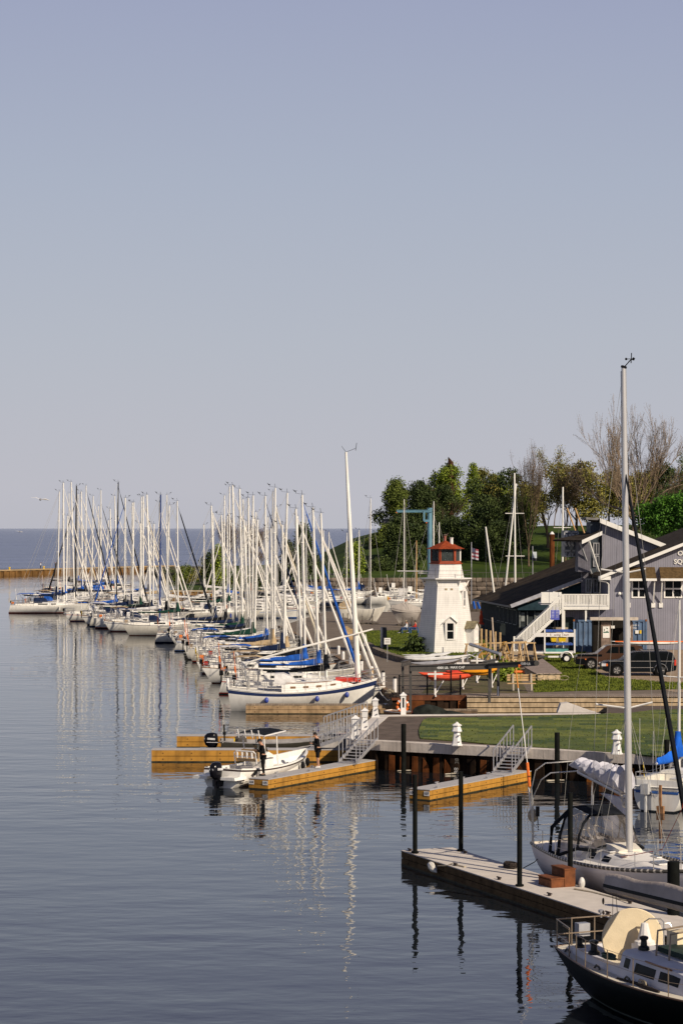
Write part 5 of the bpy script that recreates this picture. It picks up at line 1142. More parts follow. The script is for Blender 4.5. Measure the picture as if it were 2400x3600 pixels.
def motor_boat(label, x0, x1, yw, seed, cover=None, group='motor cruisers in the far basin'):
    Y = F_*H_/(yw-HY); xa, xb = X_at(x0, Y), X_at(x1, Y); L = xb-xa; rnd = random.Random(seed); t = thing('motor_boat', label, 'motorboat', (xa, Y, 0), 0, group)
    h = Hull(L, 3.0, 1.3, tr=.9, so=0, rake=.16, sheer=.45, full=2.6); hull_mesh(h, [white, rnd.choice((navystripe, redstripe, bluestripe, white)), antifoul_dark], [0, 0, 1, 0, 0, 0, 0, 0, 1, 2, 2], N=10, parent=t); deck_mesh(h, deckm, t)
    c = Cabin(h, L*.3, L*.82, .75, front=2.2); cb = c.build(white, t); c.windows([(.06, .3), (.34, .6)], glassd, cb, .35, .8)
    m1 = MB().loft([[Vector((x, s_*.9, z)) for s_, z in ((-1, 1.9), (1, 1.9), (.85, 2.7), (-.85, 2.7))] for x in (L*.36, L*.5)])
    m1.build('wheelhouse', white, t, smooth=False)
    if cover: MB().bb((L*.05, -1.2, 1.35), (L*.34, 1.2, 2.4)).build('cockpit_cover', covers[cover], t, smooth=False)
    ar = MB()
    for s_ in (-1, 1): ar.path([(L*.28, s_*1.2, 1.4), (L*.22, s_*1.1, 2.6), (L*.2, 0, 2.75)], .07, 5)
    ar.tube((L*.22, 0, 2.7), (L*.16, 0, 4.2), .03, n=4); ar.build('radar_arch', white, t)
    rail_set(h, t, steel, [L*.55, L*.7, L*.85], r=.022, push=False)
MBs = [(1080, 1150, 2108, 'blue'), (1128, 1200, 2130, None), (1160, 1235, 2098, 'blue'), (1200, 1290, 2118, 'white'), (1255, 1330, 2103, 'navy'), (1300, 1385, 2125, None), (1345, 1430, 2104, None), (1395, 1500, 2120, 'white')]
for i, (a, b, y, c) in enumerate(MBs): motor_boat(f'white motor cruiser in the far basin, {ORD[i]} from the left'+(f', {c} canvas' if c else ', no canvas'), a, b, y, 60+i, c)
# slender masts in the basin
for i, (x, yt, yb, Y, c) in enumerate([(1137, 1865, 2100, 375, 's'), (1156, 1870, 2105, 372, 's'), (1262, 1863, 2112, 366, 's'), (1463, 1900, 2120, 355, 'w'), (1524, 1762, 2130, 345, 's'), (1543, 1836, 2120, 362, 's')]):
    xx = X_at(x, Y); zt_ = Z_at(yt, Y); L = 7.5; lab = f'{"varnished" if c == "w" else "pale"} masted small sloop in the far basin, {ORD[i]} from the left'
    rowboat(700+i, lab, 'small sloops in the far basin', (xx-L*.6, Y, 0), 0, L=L, B=2.6, F=.9, cover=['blue', 'blue', 'blue', None, None, 'white'][i], furl=None if i != 1 else 'white', mast='silver', zt=zt_, xm=L*.6, lod=1, dodger=False, bimini=False)
    if c == 'w':
        for ob in COL.objects:
            if ob.type == 'MESH' and ob.parent and ob.parent.get('label') == lab and ob.name.startswith('mast'): ob.data.materials[0] = mastwood
# rigged boats on the yard behind the clubhouse (masts standing over the roof)
for i, (x0, y0, x1, y1, Y, m, nm) in enumerate([(1807, 1663, 1810, 2045, 236, mastm, 'tall white mast with two spreader pairs behind the wing roof'), (1813, 1700, 1778, 2040, 240, mastm, 'white mast leaning left beside the taller twin behind the roof'), (1706, 1852, 1732, 2056, 235, mastm, 'short white mast leaning over the left end of the wing roof'), (1977, 1712, 1976, 1965, 238, mastm, 'thin white mast with low spreaders left of the pavilion'), (2020, 1786, 2058, 1889, 232, mastwood, 'right one of two leaning wooden spars above the clubhouse'), (1992, 1786, 2022, 1868, 236, mastwood, 'left one of two leaning wooden spars above the clubhouse')]):
    tp, bt = Vector(PD(x0, y0, Y)), Vector(PD(x1, y1, Y)); d = (bt-tp); bt = tp+d*((tp.z-1.2)/(tp.z-bt.z))
    t = thing('standing_mast', nm, 'mast', bt); MB().path([(0, 0, 0), tp-bt], [.11 if m is mastm else .08, .08], 8).build('spar', m, t)
    if i in (0, 1): 
        for f in ((.42, .75) if i == 0 else ()): c = (tp-bt)*((Z_at(1805 if f > .5 else 1955, Y)-1.2)/(tp.z-1.2)); MB().tube(c+Vector((-.98, 0, 0)), c+Vector((.98, 0, 0)), .045, n=5).build('spreader', m, t)
    if i == 3: c = Vector((0, 0, Z_at(1855, Y)-1.2)); MB().tube(c+Vector((-.9, 0, 0)), c+Vector((.9, 0, 0)), .04, n=5).build('spreader', m, t)
    w_ = MB(); 
    for s_ in (-1, 1): w_.tube(tp-bt, (s_*1.3, .8, 0), .014, n=3)
    if i < 4: w_.build('stays', wire, t)
o = MB().tube((0, 0, 0), (0, 0, Z_at(1878, 245)-1.2), .28, n=10).build('rusty_pile', rust, loc=(X_at(1939, 245), 245, 1.2)); tag(o, 'thick rusty brown pile with white cap by the wing roof', 'pile')
for ob in (MB().lathe([(.28, 0), (.1, .25), (.01, .3)], n=8).build('white_cap', whitep, o, loc=(0, 0, Z_at(1878, 245)-1.2)),): pass
sg = thing('meter_post', 'white notice and dark box on a thin post above the wing roof', 'sign', (X_at(1871, 240), 240, 1.2)); zz = lambda y: Z_at(y, 240)-1.2
MB().tube((0, 0, 0), (0, 0, zz(1920)), .05).build('post', galv, sg); MB().bb((-.02, -.1, zz(1962)), (.42, -.02, zz(1940))).build('notice', mat('notice_pale', (.6, .66, .68), .5), sg, smooth=False); MB().bb((-.02, -.12, zz(1972)), (.4, .1, zz(1963))).build('meter_box', mat('box_dark', (.05, .05, .05), .6), sg, smooth=False)
# ---------------------------------------------------------------- trees
def leafmat(n, a, b): return mat('leaf_'+n, a, .75, scale=.35, col2=b, island=.45, detail=3)
LM = {'dark': leafmat('dark', (.066, .092, .020), (.020, .036, .009)), 'mid': leafmat('mid', (.145, .18, .026), (.05, .072, .012)),
      'bright': leafmat('bright', (.24, .29, .025), (.10, .15, .014)), 'olive': leafmat('olive', (.26, .23, .045), (.12, .12, .025)),
      'vivid': leafmat('vivid', (.09, .22, .015), (.025, .08, .008)), 'bud': leafmat('bud', (.20, .14, .07), (.11, .08, .04)), 'pink': leafmat('pink', (.17, .12, .12), (.10, .075, .07))}
barkf = mat('bark_light', (.27, .20, .14), .95, var=.2, scale=3); bark = mat('bark', (.085, .06, .042), .95, var=.3, scale=3); barkp = mat('bark_pale', (.17, .12, .08), .95, var=.25, scale=3)
def branch_tree(mb, p, d, ln, r, lvl, rnd, tips, split=3, spread=.5, shrink=.72, up=.12, minr=.018):
    pts = [p]; q = p; dd = d.copy(); n = 4
    for k in range(n):
        dd = (dd+Vector((rnd.uniform(-1, 1), rnd.uniform(-1, 1), rnd.uniform(-.6, 1)))*.13+Vector((0, 0, up*.4))).normalized(); q = q+dd*(ln/n); pts.append(q)
        if lvl <= 1: tips.append(q)
    r2 = max(minr, r*.62); mb.path(pts, [r+(r2-r)*k/n for k in range(n+1)], 5 if lvl > 2 else 3, cap=False)
    if lvl == 0: tips.append(q); return
    for k in range(split+(1 if rnd.random() < .4 else 0)):
        ax = Vector((rnd.uniform(-1, 1), rnd.uniform(-1, 1), rnd.uniform(-.2, .5))).normalized(); nd = (dd+ax*spread).normalized()
        branch_tree(mb, pts[rnd.choice((2, 3, 4, 4))], nd, ln*shrink*rnd.uniform(.8, 1.15), r2*.8, lvl-1, rnd, tips, split, spread, shrink, up, minr)
def leaves(mb, pts, n, rad, size, rnd):
    v = mb.v; f = mb.f
    for c in pts:
        for _ in range(n):
            o = c+Vector((rnd.gauss(0, rad), rnd.gauss(0, rad), rnd.gauss(0, rad*.8))); a = Vector((rnd.uniform(-1, 1), rnd.uniform(-1, 1), rnd.uniform(-1, 1))).normalized()*size*rnd.uniform(.5, 1.2)
            b = a.cross(Vector((rnd.uniform(-1, 1), rnd.uniform(-1, 1), rnd.uniform(-1, 1)))).normalized()*size*rnd.uniform(.4, .8); k = len(v)
            v += [o-a, o+b, o+a, o-b]; f.append((k, k+1, k+2, k+3)); mb.m.append(0)
def tree(name, label, x, ytop, hw, Y, leaf, kind, seed, ybase=None, cat='tree', trunk_x=None, density=1, group=None, low=.15):
    rnd = random.Random(seed); X = X_at(x, Y); gz = hill_z(X, Y) if Y > 397 else 1.25; 
    if ybase: gz = Z_at(ybase, Y)
    zt = Z_at(ytop, Y); Ht = zt-gz; R = hw*Y/F_; t = thing(name, label, cat, (X, Y, gz-.1), 0, group)
    tr = MB(); lf = MB()
    if kind == 'crown':    # broad leafed: clumps over an uneven crown
        lean = Vector((rnd.uniform(-.3, .3), 0, 1)); 
        tips = []; branch_tree(tr, Vector((0, 0, 0)), Vector((0, 0, 1)), Ht*.38, max(.18, Ht*.022), 3, rnd, tips, 3, .75, .68)
        blobs = [(Vector((rnd.uniform(-.66, .66)*R, rnd.uniform(-.6, .6)*R, Ht*(low+.10+rnd.random()*(.70-low*.8)))), R*rnd.uniform(.36, .55)) for _ in range(12)]+[(Vector((rnd.uniform(-.2, .2)*R, 0, Ht-R*.33)), R*.34)]
        pts = []
        for c, rr in blobs:
            for _ in range(int(40*density)):
                a = Vector((rnd.gauss(0, 1), rnd.gauss(0, 1), rnd.gauss(0, 1))).normalized(); p = c+Vector((a.x*rr, a.y*rr, a.z*rr*.85))*rnd.uniform(.72, 1.05)
                if p.z < Ht*low: continue
                if p.z > Ht: p.z = Ht-rnd.random()
                pts.append(p)
        leaves(lf, pts, 26, .50, .24, rnd)
    elif kind == 'cone':
        tr.path([(0, 0, 0), (0, 0, Ht*.95)], [Ht*.018+.1, .04], 6); pts = []
        for _ in range(int(330*density)):
            u = rnd.random()**.8; z = Ht*(low+(1-low)*(1-u)) ; rr = R*min(1, (u*1.35+.06))*rnd.uniform(.72, 1.06)*(1+.22*sin(z*2.1+seed)); a = rnd.uniform(0, 2*pi)
            pts.append(Vector((rr*cos(a), rr*sin(a), z)))
        leaves(lf, pts, 28, .42, .22, rnd)
    elif kind == 'sparse':  # branches with young leaves
        tips = []; branch_tree(tr, Vector((0, 0, 0)), Vector((rnd.uniform(-.1, .1), 0, 1)), Ht*.34, max(.16, Ht*.016), 4, rnd, tips, 3, .62, .70, .10, .022)
        mxz = max(p.z for p in tips); mxr = max(max(abs(p.x) for p in tips), .1); s_ = (R/mxr, R/mxr, Ht/mxz)
        tr.v = [(p[0]*s_[0], p[1]*s_[1], p[2]*s_[2]) for p in tr.v]; pts = [Vector((p.x*s_[0], p.y*s_[1], p.z*s_[2])) for p in tips]; rnd.shuffle(pts); pts = pts[:int(420*density)]
        leaves(lf, pts, 20, .42, .15, rnd)
    elif kind == 'fan':
        pts = []
        def limb(p, ang, az, ln, r, lvl):
            q = p; P_ = [q]; a = ang; n = 5
            for k in range(n):
                a += (-.05 if lvl < 3 else -.02)*ang+rnd.uniform(-.10, .10); az2 = az+rnd.uniform(-.25, .25)
                q = q+Vector((sin(a)*cos(az2), sin(a)*sin(az2), cos(a)))*(ln/n); P_.append(q)
            r2 = max(.026, r*.58); tr.path(P_, [r+(r2-r)*k/n for k in range(n+1)], 5 if lvl > 2 else 3, cap=False)
            if lvl <= 1: pts.extend(P_[2:])
            if lvl == 0: return
            for k in range(4 if lvl > 1 else 3):
                j = rnd.choice((1, 2, 3, 4, 5)) if k else 5; a2 = a+rnd.uniform(-.42, .42); limb(P_[j], max(.02, abs(a2)), az+rnd.uniform(-.7, .7) if a2 > 0 else az+pi, ln*rnd.uniform(.55, .78), max(.02, r2*.8), lvl-1)
        tr.path([(0, 0, 0), (.1, 0, Ht*.10), (0, 0, Ht*.2)], [.55, .42, .38], 8)
        for k in range(11): limb(Vector((0, 0, Ht*(.14+.06*rnd.random()))), .10+.95*(k/10), (0 if k % 2 else pi)+rnd.uniform(-.7, .7), Ht*rnd.uniform(.36, .44), .27, 4)
        mxz = sorted(p.z for p in pts)[int(len(pts)*.995)]; mxr = sorted(abs(p.x) for p in pts)[int(len(pts)*.97)]; s_ = (R/mxr, R/mxr, Ht/mxz)
        tr.v = [(p[0]*s_[0] if p[2] > Ht*.2 else p[0], p[1], p[2]*s_[2]) for p in tr.v]; pts = [Vector((p.x*s_[0], p.y, p.z*s_[2])) for p in pts]; rnd.shuffle(pts); leaves(lf, pts[:3600], 3, .3, .08, rnd)
    elif kind == 'bare':
        tips = []
        branch_tree(tr, Vector((0, 0, 0)), Vector((0, 0, 1)), Ht*(.20 if hw < 100 else .24), max(.16, Ht*.013), 5 if hw < 100 else 6, rnd, tips, 3 if hw < 100 else 2, .58 if hw < 100 else .50, .82 if hw < 100 else .80, .30 if hw < 100 else .38, .022)
        mxz = max(p.z for p in tips); mxr = sorted(abs(p.x) for p in tips)[int(len(tips)*.97)]; s_ = (R/mxr, R/mxr, Ht/mxz)
        tr.v = [(p[0]*s_[0], p[1]*s_[1], p[2]*s_[2]) for p in tr.v]; pts = [Vector((p.x*s_[0], p.y*s_[1], p.z*s_[2])) for p in tips]; rnd.shuffle(pts); pts = pts[:int(700*density)]
        leaves(lf, pts, 5, .3, .08, rnd)
    elif kind == 'bush':
        pts = []
        for _ in range(int(150*density)):
            a = rnd.uniform(0, 2*pi); u = sqrt(rnd.random()); z = Ht*rnd.random()**.8*sqrt(max(.05, 1-(u*.9)**2)); pts.append(Vector((R*u*cos(a), R*.6*u*sin(a), z)))
            if _ % 25 == 0: tr.tube((0, 0, 0), pts[-1], .06, .02, n=4)
        leaves(lf, pts, 26, .42, .20, rnd)
    tr.build('trunk', barkf if kind == 'fan' else barkp if kind in ('sparse', 'bare') else bark, t, sharp=60)
    if lf.v: lf.build('crown', LM[leaf], t, smooth=False)
    return t
T_ = [
 ('leafy_tree', 'mid green tree at the left end of the hilltop row, beside the deck', 1385, 1682, 52, 505, 'mid', 'crown', 1, 1900, 1.0),
 ('evergreen_tree', 'wide dark evergreen rising behind the blue crane', 1478, 1690, 72, 470, 'dark', 'crown', 2, 1990, 1.35),
 ('evergreen_tree', 'dark evergreen between the crane and the lighthouse roof', 1545, 1705, 62, 476, 'dark', 'crown', 3, 1980, 1.3),
 ('leafy_tree', 'tall yellow-green tree around the broken dead trunk', 1580, 1628, 58, 500, 'bright', 'crown', 4, 1900, .9),
 ('poplar_tree', 'slim light green tree right of the broken trunk', 1662, 1632, 34, 506, 'bright', 'cone', 5, 1880, .55),
 ('poplar_tree', 'yellowish green slender tree left of the big round evergreen', 1702, 1645, 40, 510, 'olive', 'crown', 6, 1890, .6),
 ('evergreen_tree', 'big rounded dark conifer at the middle of the hill', 1772, 1648, 92, 450, 'dark', 'crown', 7, 1985, 1.4),
 ('evergreen_tree', 'lower dark conifer right of the lantern room', 1690, 1740, 50, 455, 'dark', 'crown', 21, 1985, .8),
 ('bare_tree', 'tall thin bare tree in front of the big round conifer', 1858, 1540, 54, 428, 'bud', 'bare', 8, 1990, .9),
 ('budding_tree', 'budding tree with many fine limbs left of the olive round tree', 1925, 1568, 74, 440, 'olive', 'sparse', 9, 1925, .55),
 ('leafy_tree', 'olive round-topped tree above the clubhouse pavilion', 2025, 1618, 84, 450, 'olive', 'crown', 10, 1880, .75),
 ('bare_tree', 'large bare fan-shaped tree behind the tall mast', 2225, 1440, 205, 425, 'bud', 'fan', 11, 1880, 1.5),
 ('leafy_tree', 'olive-yellow tree low behind the fan-shaped bare tree', 2140, 1655, 62, 470, 'olive', 'crown', 12, 1880, .8),
 ('leafy_tree', 'olive-yellow tree right of the tall mast', 2245, 1660, 62, 474, 'olive', 'crown', 13, 1880, .8),
 ('evergreen_tree', 'dark tree at the right edge above the bright shrubs', 2345, 1630, 75, 452, 'dark', 'crown', 14, 1900, 1.2),
 ('leafy_tree', 'vivid green leafy tree at the lower right of the hilltop', 2352, 1738, 88, 405, 'vivid', 'crown', 15, 1920, 1.4),
 ('budding_tree', 'fine-limbed tree with small leaves at the right edge', 2400, 1590, 50, 440, 'mid', 'sparse', 16, 1900, .5),
 ('leafy_tree', 'olive leaning tree between the bare tree and the conifer', 1985, 1600, 60, 436, 'bud', 'sparse', 17, 1990, .5),
 ('leafy_tree', 'mid green tree filling the gap left of the yellow-green crown', 1500, 1700, 56, 512, 'mid', 'crown', 51, 1900, .6),
 ('leafy_tree', 'olive tree filling the gap between the poplar and the conifer', 1740, 1668, 46, 515, 'bright', 'crown', 52, 1900, .5),
 ('leafy_tree', 'olive crown behind the thin bare tree', 1850, 1690, 54, 500, 'olive', 'crown', 53, 1900, .5),
 ('leafy_tree', 'olive green crown left of the pavilion tree', 1945, 1650, 56, 500, 'mid', 'sparse', 54, 1900, .8),
 ('leafy_tree', 'leafy tree under the right limbs of the fan-shaped tree', 2290, 1640, 60, 490, 'olive', 'crown', 55, 1900, .9),
 ('evergreen_tree', 'low spreading dark evergreen under the crane arm', 1428, 1800, 58, 446, 'dark', 'crown', 56, 2010, 1.2),
 ('evergreen_tree', 'low dark evergreen behind the lantern room', 1610, 1815, 66, 448, 'dark', 'crown', 57, 2010, 1.2),
 ('evergreen_tree', 'low dark evergreen between the leaning mast and the conifer', 1745, 1830, 50, 440, 'dark', 'crown', 58, 2010, 1.0),
 ('evergreen_tree', 'low dark evergreen at the left shoulder of the hill', 1345, 1850, 40, 470, 'mid', 'crown', 59, 1985, .9),
 ('budding_tree', 'short dense budding tree right beside the big conifer', 1830, 1720, 50, 446, 'mid', 'sparse', 18, 1960, .6),
]
for n_, lab, x, yt, hw_, Y, lf_, k_, sd_, yb, dn in T_: tree(n_, lab, x, yt, hw_*(1.22 if k_ == 'crown' else 1.0), Y, lf_, k_, sd_, yb, density=dn, low=.12 if 'evergreen' in n_ else .22)
S_ = [('shrub', 'dark shrub clump at the inner end of the breakwater', 590, 1998, 26, 560, 'dark', 'bush', 31, 2050, 1),
 ('shrub', 'dark green bush behind the masts right of the breakwater', 652, 1985, 42, 520, 'mid', 'bush', 32, 2065, 1.4),
 ('shrub', 'olive bush above the left end of the ochre wall', 700, 2000, 38, 470, 'olive', 'bush', 33, 2075, 1.1),
 ('shrub', 'dark round bush left of the pink bare tree', 748, 1925, 40, 440, 'dark', 'bush', 34, 2070, 1.5),
 ('poplar_tree', 'narrow green tree behind the near mast cluster, left one', 770, 1918, 17, 432, 'bright', 'cone', 35, 2075, .4),
 ('bare_tree', 'pinkish bare tree behind the tallest near masts, left one', 822, 1805, 52, 446, 'pink', 'bare', 36, 2075, 1.2),
 ('bare_tree', 'pinkish bare tree behind the tallest near masts, right one', 895, 1815, 50, 452, 'pink', 'bare', 37, 2075, 1.2),
 ('evergreen_tree', 'narrow dark conifer between the masts', 1012, 1905, 26, 430, 'dark', 'cone', 38, 2070, .8),
 ('evergreen_tree', 'cone shaped dark evergreen at the foot of the hill', 1066, 1848, 44, 425, 'dark', 'cone', 39, 2065, 1.5),
 ('shrub', 'low green bush behind the mast cluster', 850, 2010, 50, 430, 'mid', 'bush', 40, 2080, 1.2),
 ('shrub', 'low dark bush behind the right mast cluster', 945, 2000, 45, 428, 'dark', 'bush', 41, 2080, 1.2),
 ('shrub', 'yellow green shrub on the left slope of the hill', 1248, 1900, 24, 420, 'bright', 'bush', 42, 2030, 1),
 ('shrub', 'dark green undergrowth mound behind the crane', 1420, 1925, 62, 430, 'dark', 'bush', 43, 2035, 1.6),
 ('shrub', 'wide dark undergrowth left of the lighthouse lantern', 1340, 1950, 55, 428, 'dark', 'bush', 44, 2040, 1.4),
 ('shrub', 'dark hedge below the hill crest left of the crane', 1400, 1885, 50, 480, 'mid', 'bush', 45, 1950, 1.3),
 ('shrub', 'dark hedge right of the lighthouse lantern', 1690, 1900, 62, 445, 'dark', 'bush', 46, 1990, 1.4),
 ('shrub', 'dark bushes under the fan shaped bare tree', 2200, 1835, 110, 440, 'dark', 'bush', 47, 1960, 1.6),
 ('shrub', 'dark round shrub at the left foot of the lighthouse', 1466, 2252, 12, 199, 'dark', 'bush', 48, 2296, .35),
 ('shrub', 'yellow green shrub behind the timber trestles and kayak rack', 1775, 2340, 17, 165, 'bright', 'bush', 49, 2395, .5)]
for n_, lab, x, yt, hw_, Y, lf_, k_, sd_, yb, dn in S_: tree(n_, lab, x, yt, hw_, Y, lf_, k_, sd_, yb, density=dn, cat='shrub' if n_ == 'shrub' else 'tree', low=.03)
dt_ = MB().path([PD(1578, 1900, 499), PD(1582, 1750, 499), PD(1583, 1625, 499)], [.85, .7, .62], 8)
dt_.loft([[Vector(PD(1583, 1640, 499))+Vector((.6*cos(a), .6*sin(a), 0)) for a in [k*pi/4 for k in range(8)]], [Vector(PD(1583, 1620, 499))+Vector((.55*cos(a), .55*sin(a), -.6*cos(a)+.3)) for a in [k*pi/4 for k in range(8)]]])
o = dt_.build('dead_trunk', mat('dead_wood', (.075, .035, .02), .9, var=.3, scale=2)); tag(o, 'broken brown dead tree trunk standing above the green crowns', 'tree')
# viewing deck on stilts
vd = thing('viewing_deck', 'grey viewing deck on dark stilts at the hilltop edge', 'deck', Vector(PD(1368, 1871, 505))); q = lambda x, y: Vector(PD(x, y, 505))-Vector(vd.location)
a, b = q(1340, 1845), q(1398, 1824); MB().bb((a.x, 0, a.z), (b.x, .12, b.z)).bb((a.x, 0, a.z-.1), (b.x, 4, a.z)).build('balustrade', mat('deck_grey', (.23, .21, .23), .7, lines=(0, .3, .06, .5)), vd, smooth=False)
for x in (1350, 1372, 1382, 1392): c = q(x, 1846); MB().bb((c.x-.13, .1, -4.0), (c.x+.13, .35, c.z)).build('stilt', blackp, vd, smooth=False)

# ---------------------------------------------------------------- floating docks and gangways
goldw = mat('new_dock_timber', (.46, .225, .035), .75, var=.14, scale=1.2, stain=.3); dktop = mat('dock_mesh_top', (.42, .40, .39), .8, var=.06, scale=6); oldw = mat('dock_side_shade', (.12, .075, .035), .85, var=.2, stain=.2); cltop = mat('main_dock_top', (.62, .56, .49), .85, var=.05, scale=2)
rope_b = blackp
def floating_dock(name, label, P0, d, L, Wd, z, side, top, tags=(), cleats=(), lw=.02, cleatm=None):
    t = thing(name, label, 'dock', (P0[0], P0[1], 0), atan2(d[1], d[0])); hh = z
    m1 = MB()
    for k, (z0, z1) in enumerate(((-.12, hh*.48), (hh*.48+.025, hh-.01))):
        m1.bb((-.001*k, 0, z0), (L, .06, z1)).bb((0, Wd-.06, z0), (L, Wd, z1)).bb((0, .062, z0), (.06, Wd-.062, z1)).bb((L-.06, .062, z0), (L, Wd-.062, z1))
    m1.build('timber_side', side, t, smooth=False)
    MB().bb((-.006, -.006, -.13), (L+.006, Wd+.006, .055)).build('waterline_slime', mat('dock_slime', (.05, .042, .018), .6, var=.4, scale=4), t, smooth=False)
    for k in range(int(L/1.5)):
        x = .6+k*1.5; MB().bb((x-.025, -.012, hh*.25-.025), (x+.025, -.004, hh*.25+.025)).bb((x-.025, -.012, hh*.75-.025), (x+.025, -.004, hh*.75+.025)).build('bolt_pair', mat('bolt_rust', (.07, .035, .02), .8), t, smooth=False)
    MB().bb((.065, .065, -.1), (L-.065, Wd-.065, hh-.05)).build('float', mat('dark_float', (.01, .01, .01), .8), t, smooth=False)
    MB().bb((-.01, -.01, hh), (L+.01, Wd+.01, hh+.035)).build('deck_surface', top, t, smooth=False)
    for (x, y) in cleats:
        MB().bb((x-.05, y-.04, hh+.035), (x+.05, y+.04, hh+.10)).beam((x-.15, y, hh+.115), (x+.15, y, hh+.115), .05, .035).build('cleat', cleatm or galv, t, smooth=False)
    return t
def number_plate(dock, txt, y):
    MB().bb((-.022, y-.14, .22), (-.012, y+.14, .42)).build('number_plate', whitep, dock, smooth=False)
    text_mesh(txt, .17, 'berth_number', blackp, dock, (-.026, y, .32), (pi/2, 0, -pi/2), depth=.002)
d4 = (.504, .864)
fd = floating_dock('finger_dock', 'golden finger dock numbered 104 and 105 beside the white centre-console boat', (-3.43, 106.7), d4, 10.3, 1.07, .47, goldw, dktop, cleats=((2.2, .92), (5.5, .92), (8.3, .92), (1.0, .15), (4, .15)))
number_plate(fd, '104', .92); number_plate(fd, '105', .16)
fd = floating_dock('finger_dock', 'golden finger dock numbered 106 and 107 in front of the seawall', (3.97, 102.4), (.546, .838), 9.55, 1.07, .47, goldw, dktop, cleats=((2.2, .95), (4.6, .95), (7, .95), (.9, .15), (5.5, .15)))
number_plate(fd, '106', .92); number_plate(fd, '107', .16)
floating_dock('finger_dock', 'long golden floating dock left of the centre-console boat', (-9.95, 119.4), (1, 0), 10.4, 1.0, .62, goldw, dktop, cleats=((2.7, .15), (6, .15)))
floating_dock('finger_dock', 'golden floating dock behind the grey aluminium boat', (-9.2, 127.3), (1, 0), 10.5, 1.0, .63, goldw, dktop, cleats=((2, .15), (6, .15)))
oldp = mat('old_dock_timber', (.40, .27, .15), .85, var=.18, scale=2, stain=.3); planks = mat('old_dock_planks', (.32, .25, .18), .9, var=.2, lines=(0, .16, .02, .35))
floating_dock('timber_dock', 'weathered timber dock in front of the blue-striped yacht', (-6.3, 150.2), (1, 0), 10.3, 1.3, .56, oldp, planks, cleats=((9.2, .3),), lw=.03, cleatm=whitep)
floating_dock('timber_dock', 'old grey plank dock beneath the rusty quay beam', (5.2, 147.4), (1, 0), 3.6, 1.1, .45, mat('dock_brown', (.16, .11, .07), .9, var=.2), planks)
md = (.383, -.924); mdl = 25.0; P0 = (2.18, 83.0)
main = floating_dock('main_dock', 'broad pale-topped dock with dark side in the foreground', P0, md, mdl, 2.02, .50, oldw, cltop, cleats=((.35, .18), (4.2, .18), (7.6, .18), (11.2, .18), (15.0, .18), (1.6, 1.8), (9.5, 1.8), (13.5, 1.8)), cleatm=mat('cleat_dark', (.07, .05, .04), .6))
def at_main(t, o, z=.535): return (P0[0]+md[0]*t+.924*o, P0[1]+md[1]*t+.383*o, z)
for i, (x, yt, yb, lab) in enumerate([(1458, 2724, 3003, 'black steel pile at the outer end of the main dock, leftmost'), (1619, 2712, 2996, 'black steel pile second from left on the far edge of the main dock'), (1825, 2799, 3120, 'black steel pile standing at the near edge in mid dock'), (2003, 2787, 3106, 'black steel pile beside the orange boarding steps')]):
    g_ = G(x, yb, .5); zt = Z_at(yt, g_[1]); o = MB().lathe([(.085, -2), (.085, zt-.02), (.078, zt), (.01, zt+.01)], n=12).build('mooring_pile', pileb, loc=(g_[0], g_[1], 0)); tag(o, lab, 'pile', 'black piles holding the main dock')
    MB().lathe([(.14, .55), (.14, .60), (.10, .61)], n=12).build('pile_collar', pileb, o)
o = MB().lathe([(.19, -2), (.19, 2.13), (.18, 2.15)], n=12).build('mooring_pile', pileb, loc=(10.08, 69.2, 0)); tag(o, 'thick black pile at the right edge beside the white yacht', 'pile')
for i, (x, Y, zt, lab) in enumerate([(1418, 114.2, 2.44, 'black pile by the seawall next to the left stair gangway'), (1957, 109.4, 2.44, 'black pile by the seawall between the stair gangway and the small lamp'), (2342, 105.6, 2.45, 'black pile by the seawall near the right edge')]):
    o = MB().lathe([(.125, -2), (.125, zt), (.12, zt+.01)], n=12).build('mooring_pile', pileb, loc=(X_at(x, Y), Y, 0)); tag(o, lab, 'pile', 'black piles along the seawall')
def gangway(label, lo, hi, w, posts=8, rh=1.05, steps=True):
    lo, hi = Vector(lo), Vector(hi); d = hi-lo; L = Vector((d.x, d.y, 0)).length; rise = d.z; t = thing('gangway', label, 'gangway', lo, atan2(d.y, d.x), 'aluminium gangways from the pier')
    m1 = MB()
    for s_ in (-1, 1):
        y = s_*w/2; m1.beam((0, y, .04), (L, y, rise+.04), .06, .16)
    m1.build('stringer', galv, t, smooth=False); m1 = MB()
    for s_ in (-1, 1):
        y = s_*w/2; m1.beam((0, y, rh), (L, y, rise+rh), .055, .055)
        for k in range(posts): u = k/(posts-1); m1.tube((L*u, y, rise*u), (L*u, y, rise*u+rh), .028, n=6)
    m1.build('handrail', galv, t, smooth=False); m1 = MB()
    n = 8 if steps else 14
    for k in range(n): u = (k+.5)/n; m1.bb((L*u-(.13 if steps else L/n*.46), -w/2+.03, rise*u-.015), (L*u+(.13 if steps else L/n*.46), w/2-.03, rise*u+.015))
    m1.build('tread', galv, t, smooth=False); MB().bb((-.25, -w/2, -.05), (.1, w/2, .01)).tube((-.1, -w/2-.05, .0), (-.1, w/2+.05, .0), .05).build('roller_plate', steel, t, smooth=False); return t
gangway('sloping aluminium gangway from the pier to the nearer left dock', (-1.5, 120.0, .66), (.75, 119.6, 1.47), 1.0, 9, steps=False)
gangway('sloping aluminium gangway from the pier to the farther left dock', (-.9, 127.8, .67), (1.35, 127.4, 1.47), 1.0, 7, steps=False)
gangway('aluminium stair gangway down to the dock numbered 104', (.30, 113.9, .51), (1.42, 116.2, 1.50), .95, 7)
gangway('aluminium stair gangway down to the dock numbered 106', (7.75, 109.6, .51), (8.9, 112.1, 1.50), .95, 7)
